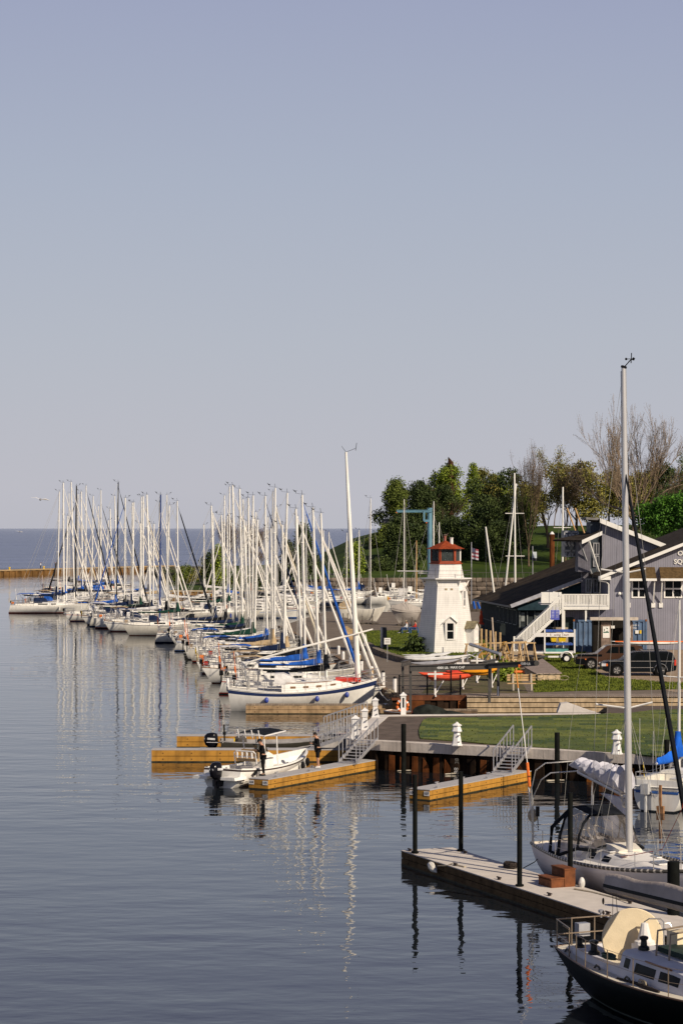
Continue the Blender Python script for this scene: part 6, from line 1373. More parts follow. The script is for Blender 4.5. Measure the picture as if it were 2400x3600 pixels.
gangway('aluminium stair gangway at the right edge behind the blue sail cover', (15.2, 105.3, .51), (16.4, 107.9, 1.50), .95, 7)
floating_dock('finger_dock', 'golden finger dock mostly hidden behind the blue-covered sailboat', (14.0, 98.5), (.546, .838), 9.0, 1.0, .47, goldw, dktop)
# lamp pedestals shaped like little lighthouses
lampm = mat('pedestal_white', (.80, .78, .75), .5, var=.04, stain=.12)
def pedestal(label, x, yb, hgt, square=False):
    g_ = G(x, yb, 1.46); k = hgt/1.18; t = thing('lamp_pedestal', label, 'dock pedestal', g_, radians(20), 'small lighthouse shaped pedestals along the pier'); n = 4 if square else 6
    MB().lathe([(.30*k, 0), (.30*k, .06*k), (.255*k, .07*k), (.155*k, .68*k)], n=n, rot=.3).build('base', lampm, t, smooth=False)
    MB().lathe([(.24*k, .68*k), (.27*k, .72*k), (.17*k, 1.0*k)], n=n, rot=.3).build('lantern', lampm, t, smooth=False) if not square else MB().lathe([(.20*k, .68*k), (.20*k, 1.02*k)], n=4, rot=.3).build('lantern', lampm, t, smooth=False)
    MB().lathe([(.26*k, 1.0*k), (.25*k, 1.03*k), (.07*k, 1.13*k), (.07*k, 1.16*k), (.02*k, 1.18*k)], n=n, rot=.3).build('cap', lampm, t, smooth=False)
    MB().bb((-.05, -.27*k, .18*k), (.05, -.20*k, .22*k)).bb((-.05, -.30*k, .50*k), (.05, -.2*k, .53*k)).build('socket', mat('socket_grey', (.12, .12, .13), .6), t, smooth=False)
    return t
pedestal('small white lamp pedestal on the seawall in front of the turf', 1605, 2621, 1.18)
pedestal('small white lamp pedestal on the seawall right of the tall mast foot', 2166, 2651, 1.18)
pedestal('white box-headed pedestal at the pier corner nearest the stair gangway', 1249, 2599, 1.25, True)
pedestal('white box-headed pedestal in the middle of the pier side', 1282, 2566, 1.2, True)
pedestal('white box-headed pedestal at the back corner of the pier', 1319, 2522, 1.15, True)
g_ = G(1417, 2512, 1.46); t = thing('tall_pedestal', 'tall slim white pedestal with a dark slot on the back edge of the pier', 'dock pedestal', g_)
k = 1.2; MB().bb((-.15, -.15, 0), (.15, .15, 1.12)).build('column', lampm, t, smooth=False); MB().bb((-.045, -.165, .42), (.045, -.152, .98)).build('slot', glassd, t, smooth=False); MB().lathe([(.28, 1.10), (.26, 1.16), (.08, 1.24), (.07, 1.3)], n=4, rot=pi/4).build('cap', lampm, t, smooth=False)
lr = MB().path([(.32*cos(a), 0, .32*sin(a)) for a in [2*pi*k/18 for k in range(18)]], .085, 8, closed=True).build('life_ring', orange, loc=(X_at(1414, 134), 133.9, Z_at(2481, 134))); tag(lr, 'orange life ring hanging behind the tall slim pedestal', 'life ring')
for a in (.5, 2.1, 3.7, 5.2): MB().path([(.32*cos(a+q_*.12), -.0, .32*sin(a+q_*.12)) for q_ in range(3)], .092, 8).build('white_band', whitep, lr)
o = MB().tube((0, 0, 0), (0, 0, 1.1), .05).build('ring_post', galv, loc=(X_at(1414, 134)+.05, 134.1, .55)); tag(o, 'grey post carrying the orange life ring', 'post')

# ---------------------------------------------------------------- hoist frame, fence, kayaks and racks on the quay
hm_ = mat('hoist_grey', (.075, .07, .065), .6, var=.15, stain=.2)
ho = thing('hoist_frame', 'dark grey steel lifting frame with white lettering above the kayaks', 'hoist', (X_at(1442, 149), 149, 0)); hx = lambda x, Y=149: X_at(x, Y)-ho.location.x; hz = lambda y, Y=149: Z_at(y, Y)
for x, Y, yt, zb in ((1442, 149, 2330, -1.5), (1415, 151.6, 2326, 1.2), (1719, 149, 2342, -1.5), (1750, 149.2, 2328, -1.5), (1723, 152.4, 2318, 1.2)):
    X_ = hx(x, Y); MB().bb((X_-.08, Y-149-.08, zb), (X_+.08, Y-149+.08, hz(yt, Y))).build('leg', hm_, ho, smooth=False)
def ibeam(a, b, h_, w_, nm='i_beam', m=None):
    m1 = MB(); a, b = Vector(a), Vector(b); u = Vector((0, 0, h_/2)); m1.beam(a+u, b+u, w_, .05); m1.beam(a-u, b-u, w_, .05); m1.beam(a, b, .05, h_-.052); return m1.build(nm, m or hm_, ho, smooth=False)
zb1 = hz(2349); ibeam((hx(1440), -.12, zb1), (hx(1715), -.12, zb1+.12), .34, .22); ibeam((hx(1715), -.3, zb1+.16), (hx(1884, 147), -2.0, hz(2331, 147)), .30, .2)
ibeam((hx(1413), -.1, hz(2334)), (hx(1446), 2.6, hz(2334)), .3, .2, 'end_beam'); ibeam((hx(1700), .2, hz(2335)), (hx(1750), 3.2, hz(2335)), .3, .2, 'end_beam')
text_mesh('4000 LB.  MAX CAP', .205, 'lettering', mat('stencil_bright', (.7, .7, .68), .6), ho, (hx(1583), -.165, zb1+.045), (pi/2, -.02, 0), sx=1.05, bold=.006)
dl = Vector((hx(1884, 147)-hx(1715), -1.7, 0)).normalized()
text_mesh('1500 LB.', .21, 'lettering', mat('stencil_bright', (.7, .7, .68), .6), ho, (hx(1845, 147.5), -1.72, hz(2333, 147.5)), (pi/2, 0, atan2(dl.y, dl.x)), bold=.006)
MB().tube((0, -.15, 0), (0, .15, 0), .17, n=12).build('beam_end_roller', hm_, ho, loc=(hx(1884, 147), -2.1, hz(2331, 147)))
m1 = MB().box((0, 0, 0), (.3, .22, .2)).tube((-.4, 0, -.38), (.25, 0, -.38), .10, n=8).tube((0, 0, -.1), (0, 0, -.8), .02, n=4); m1.build('chain_hoist', orange, ho, loc=(hx(1827, 148), -1.4, hz(2340, 148)))
text_mesh('OAKVILLE', .19, 'leg_lettering', mat('stencil_bright', (.7, .7, .68), .6), ho, (hx(1750), .1, hz(2432)), (pi/2, -pi/2, 0)) if False else MB().bb((hx(1750)-.05, .10, hz(2448)), (hx(1750)+.05, .112, hz(2413))).build('leg_plate', whitep, ho, smooth=False)
# chain-link fence on the quay edge
fe = thing('chain_fence', 'black post and rail chain-link fence along the quay edge', 'fence', (X_at(1403, 150.6), 150.6, 1.2)); fx = lambda x: X_at(x, 150.6)-fe.location.x
for x in (1403, 1501, 1584, 1617): MB().tube((fx(x), 0, 0), (fx(x), 0, Z_at(2372, 150.6)-1.2 if x != 1584 else Z_at(2350, 150.6)-1.2), .055, n=8).build('fence_post', blackp, fe)
zt = Z_at(2378, 150.6)-1.2; MB().tube((0, 0, zt), (fx(1690), 0, zt+.25), .028, n=5).build('top_rail', blackp, fe); m1 = MB(); mw = fx(1617); n = 46
for k in range(n): 
    a = mw*k/n
    for s_ in (-1, 1):
        b = a+s_*zt; ca_, cb_ = a, max(0, min(mw, b)); 
        if abs(b-a) > 0: f_ = (cb_-a)/(b-a); m1.tube((a, 0, .05), (cb_, 0, .05+(zt-.05)*f_), .006, n=3)
m1.build('chain_mesh', mat('mesh_wire', (.09, .085, .08), .6), fe)
# racks with white shells, T-post, kayaks
def trestle(name, label, x, yb, yt, w=.9, m=whitep):
    g_ = G(x, yb, 1.2); t = thing(name, label, 'rack', g_, 0, 'white boat rack supports'); hh = Z_at(yt, g_[1])-1.2
    MB().bb((-.06, -.06, 0), (.06, .06, hh)).build('upright', m, t, smooth=False); MB().bb((-w/2, -.05, hh*.78), (w/2, .05, hh*.78+.11)).build('cross_arm', m, t, smooth=False); MB().bb((-.05, -.9, .0), (.05, .6, .1)).build('foot', m, t, smooth=False); MB().beam((0, .05, .1), (.55, .3, hh*.55), .05, .05).build('brace', m, t, smooth=False); return t
trestle('rack_post', 'white T-shaped rack post under the red kayak, nearest the fence', 1529, 2446, 2352, 1.0)
trestle('rack_post', 'white rack post beneath the middle of the orange kayak', 1626, 2420, 2310, .9)
trestle('rack_post', 'white rack post right of the middle support', 1676, 2398, 2305, .9)
trestle('rack_post', 'white rack post at the right end of the orange kayak', 1727, 2414, 2305, .9)
def kat(x, y, Y): return (X_at(x, Y), Y, Z_at(y, Y))
Yk = 158; kL = lambda a, b, Y: X_at(b, Y)-X_at(a, Y)
kayak('kayak', 'bright red kayak on the white rack, lower left', kat(1471, 2380, 154.8), radians(14), 4.3, .68, .62, mat('kayak_red', (.72, .075, .02), .5))
kayak('kayak', 'red kayak lying under the orange one', kat(1560, 2366, 157), radians(10), 3.0, .6, .45, redm, cat='kayak')
kayak('kayak', 'orange-yellow kayak across the top of the white rack', kat(1600, 2361, 154.0), radians(0), 3.05, .6, .44, mat('kayak_orange', (.80, .32, .01), .4, var=.05), ry=-.02)
kayak('kayak', 'orange-yellow kayak behind the dark leg at the right of the rack', kat(1640, 2368, 155.5), radians(2), 1.9, .55, .30, mat('kayak_orange', (.80, .32, .01), .4, var=.05))
kayak('kayak', 'small orange kayak with life vest under the red one', kat(1506, 2386, 157.5), radians(60), 2.4, .6, .5, orange)
shell = mat('shell_white', (.72, .71, .68), .4, var=.08)
for i, (x0, y0, x1, y1, Y, w_, hh, lab) in enumerate([(1420, 2318, 1592, 2300, 166, .7, .42, 'white rowing shell stacked topmost left of the lighthouse foot'), (1421, 2322, 1655, 2310, 163, .6, .36, 'long white rowing shell in the middle of the stack'), (1442, 2338, 1620, 2324, 158, .55, .34, 'pale grey rowing shell lowest in the stack above the steel beam'), (1412, 2305, 1540, 2302, 170, .45, .16, 'slim white spar behind the rowing shells'), (1530, 2308, 1652, 2318, 169, .6, .3, 'short white hull beneath the lighthouse base')]):
    a, b = Vector(kat(x0, y0, Y)), Vector(kat(x1, y1, Y)); kayak('rowing_shell', lab, a, 0, (b-a).length, w_, hh, shell if i != 2 else greyhull, cat='rowing boat', ry=-atan2(b.z-a.z, b.x-a.x))
al = mat('alloy_tube', (.45, .44, .44), .4, metal=.6)
rk = thing('alloy_rack', 'tangle of silver alloy rack arms and bars below the lighthouse', 'rack', (X_at(1640, 168), 168, 1.2)); q = lambda x, y, Y=168: Vector(PD(x, y, Y))-Vector(rk.location)
m1 = MB(); m1.path([q(1652, 2265, 176), q(1690, 2278, 172), q(1758, 2300, 164)], .13, 8); m1.build('long_tube', al, rk); m1 = MB()
for a in ((1600, 2335, 1672, 2295), (1580, 2325, 1620, 2340), (1650, 2335, 1690, 2290), (1560, 2300, 1600, 2335), (1690, 2330, 1715, 2300), (1645, 2300, 1715, 2330), (1676, 2300, 1696, 2286), (1757, 2300, 1757, 2318), (1556, 2275, 1557, 2338), (1640, 2288, 1642, 2330)): m1.tube(q(a[0], a[1]), q(a[2], a[3]), .05, n=5)
m1.build('rack_arm', al, rk); m1 = MB()
for x in (1560, 1620, 1680, 1740): m1.bb((q(x, 0).x-.06, -.06, 0), (q(x, 0).x+.06, .06, q(x, 2330).z))
m1.bb((q(1560, 0).x, -.05, q(0, 2331).z), (q(1740, 0).x, .05, q(0, 2327).z)); m1.build('rack_frame', mat('rack_dark', (.06, .05, .045), .7), rk, smooth=False)
# quay bollards
for i, (x, yb, yt, c) in enumerate([(1346, 2409, 2357, 'k'), (1387, 2434, 2378, 'k'), (1270, 2362, 2318, 'k'), (1306, 2392, 2342, 't'), (1232, 2340, 2300, 'w'), (1262, 2335, 2298, 't'), (1206, 2322, 2290, 'w'), (1190, 2300, 2270, 'w')]):
    g_ = G(x, yb, 1.2); hh = Z_at(yt, g_[1])-1.2; t = thing('quay_bollard', f'{"white" if c != "t" else "tan timber"} service post on the quay edge, {ORD[i]} listed from the fence' , 'post', g_, 0, 'service posts along the quay')
    MB().lathe([(.13, 0), (.13, hh*.86)], n=8).build('column', whitep if c != 't' else sawm, t); MB().lathe([(.12, hh*.86), (.10, hh*.97), (.05, hh)], n=8).build('cap', blackp if c == 'k' else whitep, t)
QL = ['white service post with black cap second from the corner of the fence', 'white service post with black cap nearest the fence corner', 'white black-capped service post left of the leaning bow mast', 'tan timber service post beside the leaning mast foot', 'white service post far along the quay between boat bows', 'tan post on the quay near the small pennant', 'small white post among the bows beyond the tan post', 'farthest white service post along the quay']
for ob in [o for o in COL.objects if o.get('group') == 'service posts along the quay']: ob['label'] = QL.pop(0)
sg = thing('notice_sign', 'white rectangular notice on a thin post at the lawn edge', 'sign', G(1361, 2327, 1.2)); Y = sg.location.y; hh = Z_at(2243, Y)-1.2
MB().tube((0, .03, 0), (0, .03, hh), .03, n=5).build('post', galv, sg); MB().bb((-.26, -.02, hh-.52), (.26, .02, hh)).build('board', trim, sg, smooth=False); m1 = MB()
for k in range(3): m1.bb((-.18, -.032, hh-.15-k*.13), (.18, -.022, hh-.11-k*.13))
m1.build('printed_lines', mat('print_grey', (.2, .2, .2), .7), sg, smooth=False)
o = MB().tube((0, 0, 0), (0, 0, Z_at(2205, 205)-1.3), .11, n=8).build('white_post', galv, loc=(X_at(1341, 205), 205, 1.3)); tag(o, 'pale round post on the lawn beside the dark cabinet', 'post')
cb_ = MB().bb((-.28, -.2, 0), (.28, .2, .9)).bb((-.2, -.15, .9), (.2, .15, Z_at(2205, 207)-1.3)).build('utility_cabinet', mat('cabinet_dark', (.05, .055, .06), .6), smooth=False, loc=(X_at(1351, 207), 207, 1.3)); tag(cb_, 'dark utility cabinet on the lawn beside the pale post', 'cabinet')
for i in range(5):
    x, y = [1218, 1225, 1235, 1258, 1267][i], [2240, 2245, 2250, 2262, 2288][i]; g_ = G(x, y, 1.2); o = MB().bb((-.14, -.1, 0), (.14, .1, 1.1)).build('timber_post', sawm, loc=g_, smooth=False); tag(o, f'tan square timber post left of the lawn, {ORD[i]} from the left', 'post', 'tan posts left of the lawn')
pn = thing('pennant', 'small white furled pennant on a short pole by the stone edging', 'flag', G(1284, 2307, 1.2)); MB().tube((0, 0, 0), (0, 0, 2.1), .02, n=4).build('pole', wired, pn); MB().lathe([(.03, 1.9), (.17, 1.2), (.13, .9)], n=5).build('cloth', whitep, pn)
fl = thing('flag_pole', 'grey flag pole with small red and white flag right of the lantern', 'flag', (X_at(1656, 330), 330, 1.2)); zt = Z_at(1906, 330)-1.2; MB().tube((0, 0, 0), (0, 0, zt), .07, n=6).build('pole', galv, fl)
fm = mat('flag_red', (.25, .06, .08), .8); m1 = MB()
for r in range(6): m1.loft([[Vector((.05+.14*k, .12*sin(k*1.1), zt-.85-r*.26-.03*k)), Vector((.05+.14*k, .12*sin(k*1.1), zt-.85-r*.26-.26-.03*k))] for k in range(8)], mi=r % 2, cap=False, open_=True)
m1.add([Vector((.05, -.02, zt-.84)), Vector((.5, -.12, zt-.9)), Vector((.5, -.12, zt-1.5)), Vector((.05, -.02, zt-1.45))], [(0, 1, 2, 3)], 2); m1.build('flag', [fm, mat('flag_pale', (.42, .38, .42), .8), mat('flag_slate', (.10, .10, .16), .8)], fl)
# terrace rail and white benches at the hill foot
tb = MB()
for k in range(26): x = 22+k*.9; tb.tube((x, 0, 0), (x, 0, 1.0), .03, n=4)
tb.tube((22, 0, 1.0), (44.5, 0, 1.0), .035, n=4); tag(tb.build('terrace_rail', wired, loc=(0, 398.4, 3.43)), 'thin dark railing along the terrace path below the hill', 'railing')

# covered dinghies in the inlet, red boxes
for i, (x, y, w_, hh, lab) in enumerate([(1511, 2503, 2.0, 1.35, 'dark green tarpaulin covering a small boat, taller left one'), (1585, 2508, 2.2, .9, 'dark green tarpaulin covering a small boat, lower right one')]):
    Y = 143; c = (X_at(x, Y), Y, 0); rr = []
    for k in range(7):
        u = k/6; s_ = sin(pi*(.12+.76*u)); rr.append([Vector(((u-.5)*w_+.1*sin(5*a+k), .7*cos(a)*s_, max(0, sin(a))*hh*(.6+.4*s_)*(1-.2*u))) for a in [pi*j/7 for j in range(8)]])
    o = MB().loft(rr).build('covered_dinghy', mat('tarp_dark', (.022, .026, .022), .8, var=.3, bump=.8, bscale=4), loc=c); tag(o, lab, 'boat', None)
for i, (x, lab) in enumerate([(1471, 'rusty red box in the inlet left of the dark tarpaulins'), (1535, 'small rusty red box half hidden by the taller tarpaulin')]):
    o = MB().bb((-.45, -.3, -.1), (.45, .3, .62)).bb((-.48, -.33, .62), (.48, .33, .70)).build('red_box', mat('box_red', (.16, .045, .03), .8, var=.2), smooth=False, loc=(X_at(x, 144), 144, 0)); tag(o, lab, 'box')
rf = floating_dock('raft', 'low dark raft under the tarpaulined boats in the inlet', (X_at(1440, 142), 141.6), (1, 0), 3.9, 1.6, .25, mat('dock_brown', (.16, .11, .07), .9), planks)

# ---------------------------------------------------------------- near yachts
# A: white sloop with dodger along the main dock
hA = Vector((.383, -.924, 0)); sA = Vector((5.97, 84.57, 0))+hA*4.4
ya = thing('sailboat', 'large white sloop with clear sprayhood and grey mast moored along the main dock', 'sailboat', sA, atan2(hA.y, hA.x))
h = Hull(9.3, 3.3, 1.16, tr=.66, so=.075, rake=.08, sheer=.28, full=2.5)
hull_mesh(h, [mat('yacht_hull', (.78, .72, .70), .35, var=.04, scale=1), white, antifoul_dark], [0, 0, 0, 0, 0, 0, 0, 0, 1, 2, 2], N=24, parent=ya); deck_mesh(h, mat('yacht_deck', (.80, .76, .70), .6, var=.05), ya, z=-.02)
m1 = MB()
for s_ in (1, -1): m1.path([h.pt(i/20, 1, s_)+Vector((0, 0, .03)) for i in range(21)], .045, 5, ry=1.4)
m1.tube(h.pt(0, 1, 1)+Vector((0, 0, .03)), h.pt(0, 1, -1)+Vector((0, 0, .03)), .045, n=5); m1.build('toe_rail', mat('perforated_rail', (.10, .09, .075), .5, lines=(0, .22, .07, 6.0)), ya)
ca = Cabin(h, 3.3, 8.1, .42, wf=.60, taper=.72, front=3.6); cb = ca.build(mat('yacht_deck', (.80, .76, .70), .6), ya, 'coachroof'); ca.windows([(.12, .19), (.30, .40)], glassd, cb, .3, .78)
def hatch(u, v, lx_, ly_, nm='hatch'):
    a = ca.side(u, 1, 1); x = a.x; z = a.z+.055; MB().box((x, v, z), (lx_+.05, ly_+.05, .03)).build(nm, [whitep], cb, smooth=False); MB().box((x, v, z+.02), (lx_, ly_, .012)).build('tinted_glass', mat('hatch_navy', (.012, .02, .05), .08), cb, smooth=False)
hatch(.30, .35, .55, .14, 'skylight'); hatch(.30, -.62, .50, .16, 'skylight'); hatch(.46, -.55, .60, .12, 'skylight'); hatch(.80, 0, .60, .52); hatch(.58, .40, .4, .14, 'skylight')
# cream sliding hatch cover / traveller box
m1 = MB().loft([[Vector((x, s_*hw_, z)) for s_, z in ((-1, z0), (-.8, z1), (.8, z1), (1, z0))] for x, hw_, z0, z1 in ((3.55, .62, 1.35, 1.72), (4.6, .60, 1.38, 1.70), (5.1, .52, 1.40, 1.58))]); m1.build('companion_hatch', mat('cream_hatch', (.78, .72, .60), .5), cb)
xm = 5.05; tpA = Vector((X_at(2190, 75.5), 75.5, 17.6)); base = sA+hA*xm
def toA(p): d = Vector(p)-sA; return Vector((d.dot(hA), d.dot(Vector((-hA.y, hA.x, 0))), p[2]))
tl = toA(tpA); Lm = 16.1; top = Vector((tl.x, tl.y, 17.6)); bs = Vector((xm, 0, 1.42)); at = lambda f: bs+(top-bs)*f
ma = MB().path([bs, at(.3), at(.6), at(.85), at(.95), top], [.118, .118, .112, .10, .085, .075], 14, ry=.8).build('mast', mastgrey, ya)
wm2 = mat('mast_track', (.62, .60, .57), .4, metal=.3); MB().beam(bs+Vector((-.10, -.06, .4)), top+Vector((-.07, -.04, -.1)), .05, .04).build('mast_track', wm2, ma, smooth=False)
for zz, hw_, dx in ((Z_at(2492, 75.5), 1.05, -.25),):
    c = at((zz-1.42)/(17.6-1.42)); MB().path([c+Vector((dx, -hw_*1.02, .15)), c, c+Vector((dx, hw_*1.02, .15))], .034, 5).build('spreader', wm2, ma)
c2 = at((Z_at(2014, 75.5)-1.42)/(17.6-1.42)); MB().path([c2+Vector((-.2, -.85, .12)), c2, c2+Vector((-.2, .85, .12))], .03, 5).build('spreader', wm2, ma)
m1 = MB(); m1.tube(top, top+Vector((0, .02, .06)), .10, n=6); m1.path([top, top+Vector((.12, .1, .16)), top+Vector((.18, .18, .27))], .018, 5)
q_ = top+Vector((.18, .18, .27)); m1.tube(q_+Vector((0, 0, -.12)), q_+Vector((0, .02, .22)), .018, n=4); 
for k in range(3): a = k*2*pi/3; m1.tube(q_+Vector((0, 0, .02)), q_+Vector((.16*cos(a), .16*sin(a), .02)), .012, n=3); m1.sphere(q_+Vector((.16*cos(a), .16*sin(a), .02)), .045, 5, 4)
m1.tube(q_+Vector((-.08, -.05, -.05)), q_+Vector((.1, .1, .04)), .012, n=3); m1.build('masthead_vane', blackp, ma)
bow = Vector((9.15, 0, h.zd(9.3)+.15)); fs = at((Z_at(1650, 75.5)-1.42)/(16.18)); d = bow-fs
MB().path([fs, fs+d*.06, fs+d*.10, fs+d*.4, fs+d*.8, fs+d*.93, fs+d*.96, bow], [.03, .03, .055, .07, .09, .095, .04, .08], 8).build('furled_headsail', covers['black'], ya)
w_ = MB(); cp = 1.38; zc = h.zd(xm)+.02; sp1 = at((Z_at(2492, 75.5)-1.42)/16.18); sp2 = c2
for s_ in (1, -1):
    a = sp1+Vector((-.25, s_*1.07, .15)); b = sp2+Vector((-.2, s_*.85, .12)); w_.tube((xm-.2, s_*cp, zc), a, .009, n=3); w_.tube(a, b, .008, n=3); w_.tube(b, at(.97), .008, n=3); w_.tube((xm-.55, s_*cp, zc), sp1, .008, n=3); w_.tube((xm+.35, s_*cp, zc), sp1, .008, n=3)
w_.path([top, Vector((.9, 0, 5.2)), Vector((.2, 0, 1.1))], .007, 3); w_.tube(top+Vector((0, .1, 0)), (xm-.35, .3, 1.7), .006, n=3); w_.tube(at(.9), (3.6, -.3, 1.8), .006, n=3); w_.build('standing_rigging', wire, ya)
MB().path([(xm+1.0, -.9, 1.5), (7.5, -.2, 1.9), (8.9, -.3, 3.4), (8.9, -.1, 4.2)], .012, 4).build('red_halyard', mat('rope_red', (.35, .06, .04), .8), ya)
# boom and flaked sail
zbm = 4.15
MB().tube((xm-.15, 0, zbm-.85), (1.5, 0, zbm-.35), .07, n=8).build('boom', mastgrey, ya)
rnd = random.Random(9); rr = []
for i in range(26):
    u = i/25; x = xm-.25-u*3.3; z = zbm-.80+u*.48; hh = (.38+.42*(1-u)**1.2)*(1+.18*sin(i*1.7)); wd = (.30+.12*sin(i*2.3))*(1-.3*u)+.05
    rr.append([Vector((x+.04*sin(k*2+i), wd*sin(a)*(1+.15*sin(3*a+i)), z+.08+hh*(.5+.5*cos(a)))) for k, a in enumerate([2*pi*j/12 for j in range(12)])])
MB().loft(rr).build('flaked_mainsail', mat('sail_lilac_white', (.56, .55, .60), .8, var=.1, bump=.7, bscale=5), ya, sharp=25)
m1 = MB()
for k in range(7):
    z = zbm-1.1+k*.17; m1.path([Vector((xm-.12-(.05+.28*(1-abs(k-3)/4))*sin(a*.5)*1.3, .22*cos(a)*.5, z+.08*sin(a))) for a in [2*pi*j/10 for j in range(10)]], .05, 5, closed=True)
m1.build('sail_luff_folds', mat('sail_cream_fold', (.74, .68, .58), .85, var=.1), ya)
m1 = MB().loft([[Vector((xm-.25-u*1.6, .08*s_, zbm-.9-.55*(1-u)*k)) for s_, k in ((-1, 0), (1, 0), (.6, 1), (-.6, 1))] for u in (0, .35, .7, 1)]); m1.build('hanging_sail_fold', mat('sail_lilac_white', (.56, .55, .60), .8), ya)
# sprayhood: dark frame with clear panels
sh_m = covers['black']; clear = mat('clear_vinyl', (.40, .36, .34), .10, var=.3, scale=2, trans=.80)
def arc(x, wv, zb, zt, n=10, tilt=0): return [Vector((x+tilt*sin(a), wv*cos(a), zb+(zt-zb)*min(1, (sin(a)*1.28)))) for a in [pi*k/n for k in range(n+1)]]
zc = h.zd(3)+.02; A0 = arc(1.75, 1.28, zc+.05, zc+1.25, tilt=.0); A1 = arc(2.45, 1.30, zc, zc+1.62); A2 = arc(3.5, 1.12, zc+.35, zc+1.45); A3 = arc(4.35, .92, zc+.38, zc+.52)
fr = MB(); fr.path(A1, .07, 6, ry=.5); fr.path(A2, .05, 6); fr.path(A3, .04, 5)
fr.loft([[p+Vector((0, 0, .02)) for p in A1[3:8]], [p+Vector((0, 0, .02)) for p in A2[3:8]]], cap=False, open_=True)
fr.path([Vector((1.75, -1.25, zc)), Vector((2.0, -1.3, zc+.9)), A1[7]], .07, 6); fr.path([Vector((1.75, 1.25, zc)), Vector((2.0, 1.3, zc+.9)), A1[3]], .07, 6); fr.path([A1[-1], A2[-1], A3[-1]], .06, 5); fr.path([A1[0], A2[0], A3[0]], .06, 5)
fr.path([A1[-1], Vector((1.75, -1.25, zc))], .08, 5); do = fr.build('sprayhood', sh_m, ya, sharp=60)
cl_ = MB(); cl_.loft([A2, A3], cap=False, open_=True); cl_.loft([A1[7:], A2[7:]], cap=False, open_=True); cl_.loft([A1[:4], A2[:4]], cap=False, open_=True); cl_.build('clear_panel', clear, do, smooth=False)
# stern arch (bimini hoops), pushpit, danbuoy, gear
m1 = MB()
for x, z, dx in ((.35, 4.05, 0), (.75, 3.75, .1)): m1.path([(.25+dx, -1.15, 1.1), (.28+dx, -1.2, z-.9), (x+.05, -1.1, z-.25), (x+.2, -.8, z), (x+.4, .3, z+.05), (x+.2, 1.1, z-.25), (.28+dx, 1.2, z-.9), (.25+dx, 1.15, 1.1)], .024, 6)
m1.build('bimini_hoop', steel, ya); rail_set(h, ya, steel, [2.6, 4.2, 5.8, 7.4], hgt=.62, r=.014)
m1 = MB().tube((.05, -1.0, 1.4), (-.25, -1.05, 3.15), .02, n=5).tube((-.12, -1.03, 2.0), (-.2, -1.04, 3.1), .0201, n=5); o = m1.build('danbuoy_pole', whitep, ya); MB().tube((-.19, -1.035, 2.62+.55), (-.32, -1.06, 4.0), .055, n=7).build('orange_float', orange, o)
MB().tube((-.32, -1.06, 4.0), (-.85, -1.15, 6.6), .018, n=5).build('white_pole', whitep, o); MB().tube((-.85, -1.15, 6.6), (-1.0, -1.17, 7.3), .028, n=5).build('pole_tip', mat('orange_tip', (.6, .25, .05), .6), o)
MB().sphere((-.1, -.95, 2.15), (.2, .2, .24), 8, 6).build('throw_bag', ropem, ya); MB().box((.35, -1.0, 2.35), (.1, .1, .35)).tube((.35, -1, 2.2), (.4, -1.0, 1.7), .02, n=4).build('rail_light', blackp, ya)
for x in (2.6, 3.3): 
    m1 = MB().lathe([(.075, 0), (.06, .05), (.05, .10), (.07, .15), (.05, .17)], (x-.5, -1.2, h.zd(3)), 10); m1.build('winch', steel, ya)
MB().path([(x_, .85*0+.4*cos(a), 1.75+.4*sin(a)) for x_, a in [(1.1, 2*pi*k/14) for k in range(14)]], .02, 5, closed=True).build('steering_wheel', steel, ya)
# B: small white sloop with blue sail cover on the right
hB = Vector((.5, .866, 0)); yb_ = thing('sailboat', 'small white sloop with bright blue sail cover at the right edge', 'sailboat', (13.62, 98.4, 0), atan2(hB.y, hB.x))
h = Hull(7.3, 2.5, 1.05, tr=.86, so=-.0, rake=.14, sheer=.3); hull_mesh(h, [white, bluestripe, antifoul_dark], [0, 0, 1, 0, 0, 0, 0, 0, 2, 2, 2], N=18, parent=yb_); deck_mesh(h, deckm, yb_); toerail(h, white, yb_)
for s_ in (1, -1): MB().bb((.05, s_*.55, h.zd(0)-.1), (2.3, s_*1.02, h.zd(0)+.40)).build('coaming', white2, yb_, smooth=False)
MB().bb((.0, -.95, h.zd(0)-.3), (.08, .95, h.zd(0)+.3)).build('transom', white, yb_, smooth=False)
ca = Cabin(h, 2.2, 5.6, .62, front=1.8, wf=.7); cb = ca.build(white, yb_); ca.windows([(.08, .3), (.4, .6)], glassd, cb)
rig(yb_, h, 2.55, 1.5, 9.1, mastm, r=.065, lean=(.05, 0), spread=((.55, .7),), wr=.007, furl=None)
MB().tube((2.45, 0, 2.15), (-.05, 0, 2.10), .05, n=6).build('boom', mastm, yb_); sail_cover(yb_, 2.40, .0, 2.15, mat('canvas_bright_blue', (.015, .13, .62), .8, var=.15, bump=.8, bscale=4), hm=.72, he=.30, wd=.16, rise=1.15, seed=3)
m1 = MB().box((-.22, -.25, .75), (.12, .1, .9)).box((-.22, -.25, .05), (.16, .32, .5)); m1.build('rudder', teak, yb_, smooth=False); m1 = MB().box((-.18, .45, 1.0), (.34, .34, .45)).tube((-.2, .45, .9), (-.2, .45, -.3), .07, n=6); m1.build('outboard_motor', mat('motor_grey', (.5, .5, .5), .4), yb_)
rail_set(h, yb_, steel, [2.5, 3.8, 5.2], hgt=.55, r=.013); MB().bb((-.012, -.98, .80), (-.002, .98, .90)).build('stripe', bluestripe, yb_, smooth=False); text_mesh('CAN 12', .14, 'registration', mat('reg_blue', (.1, .12, .25), .6), yb_, (-.03, .2, .72), (pi/2, 0, -pi/2))
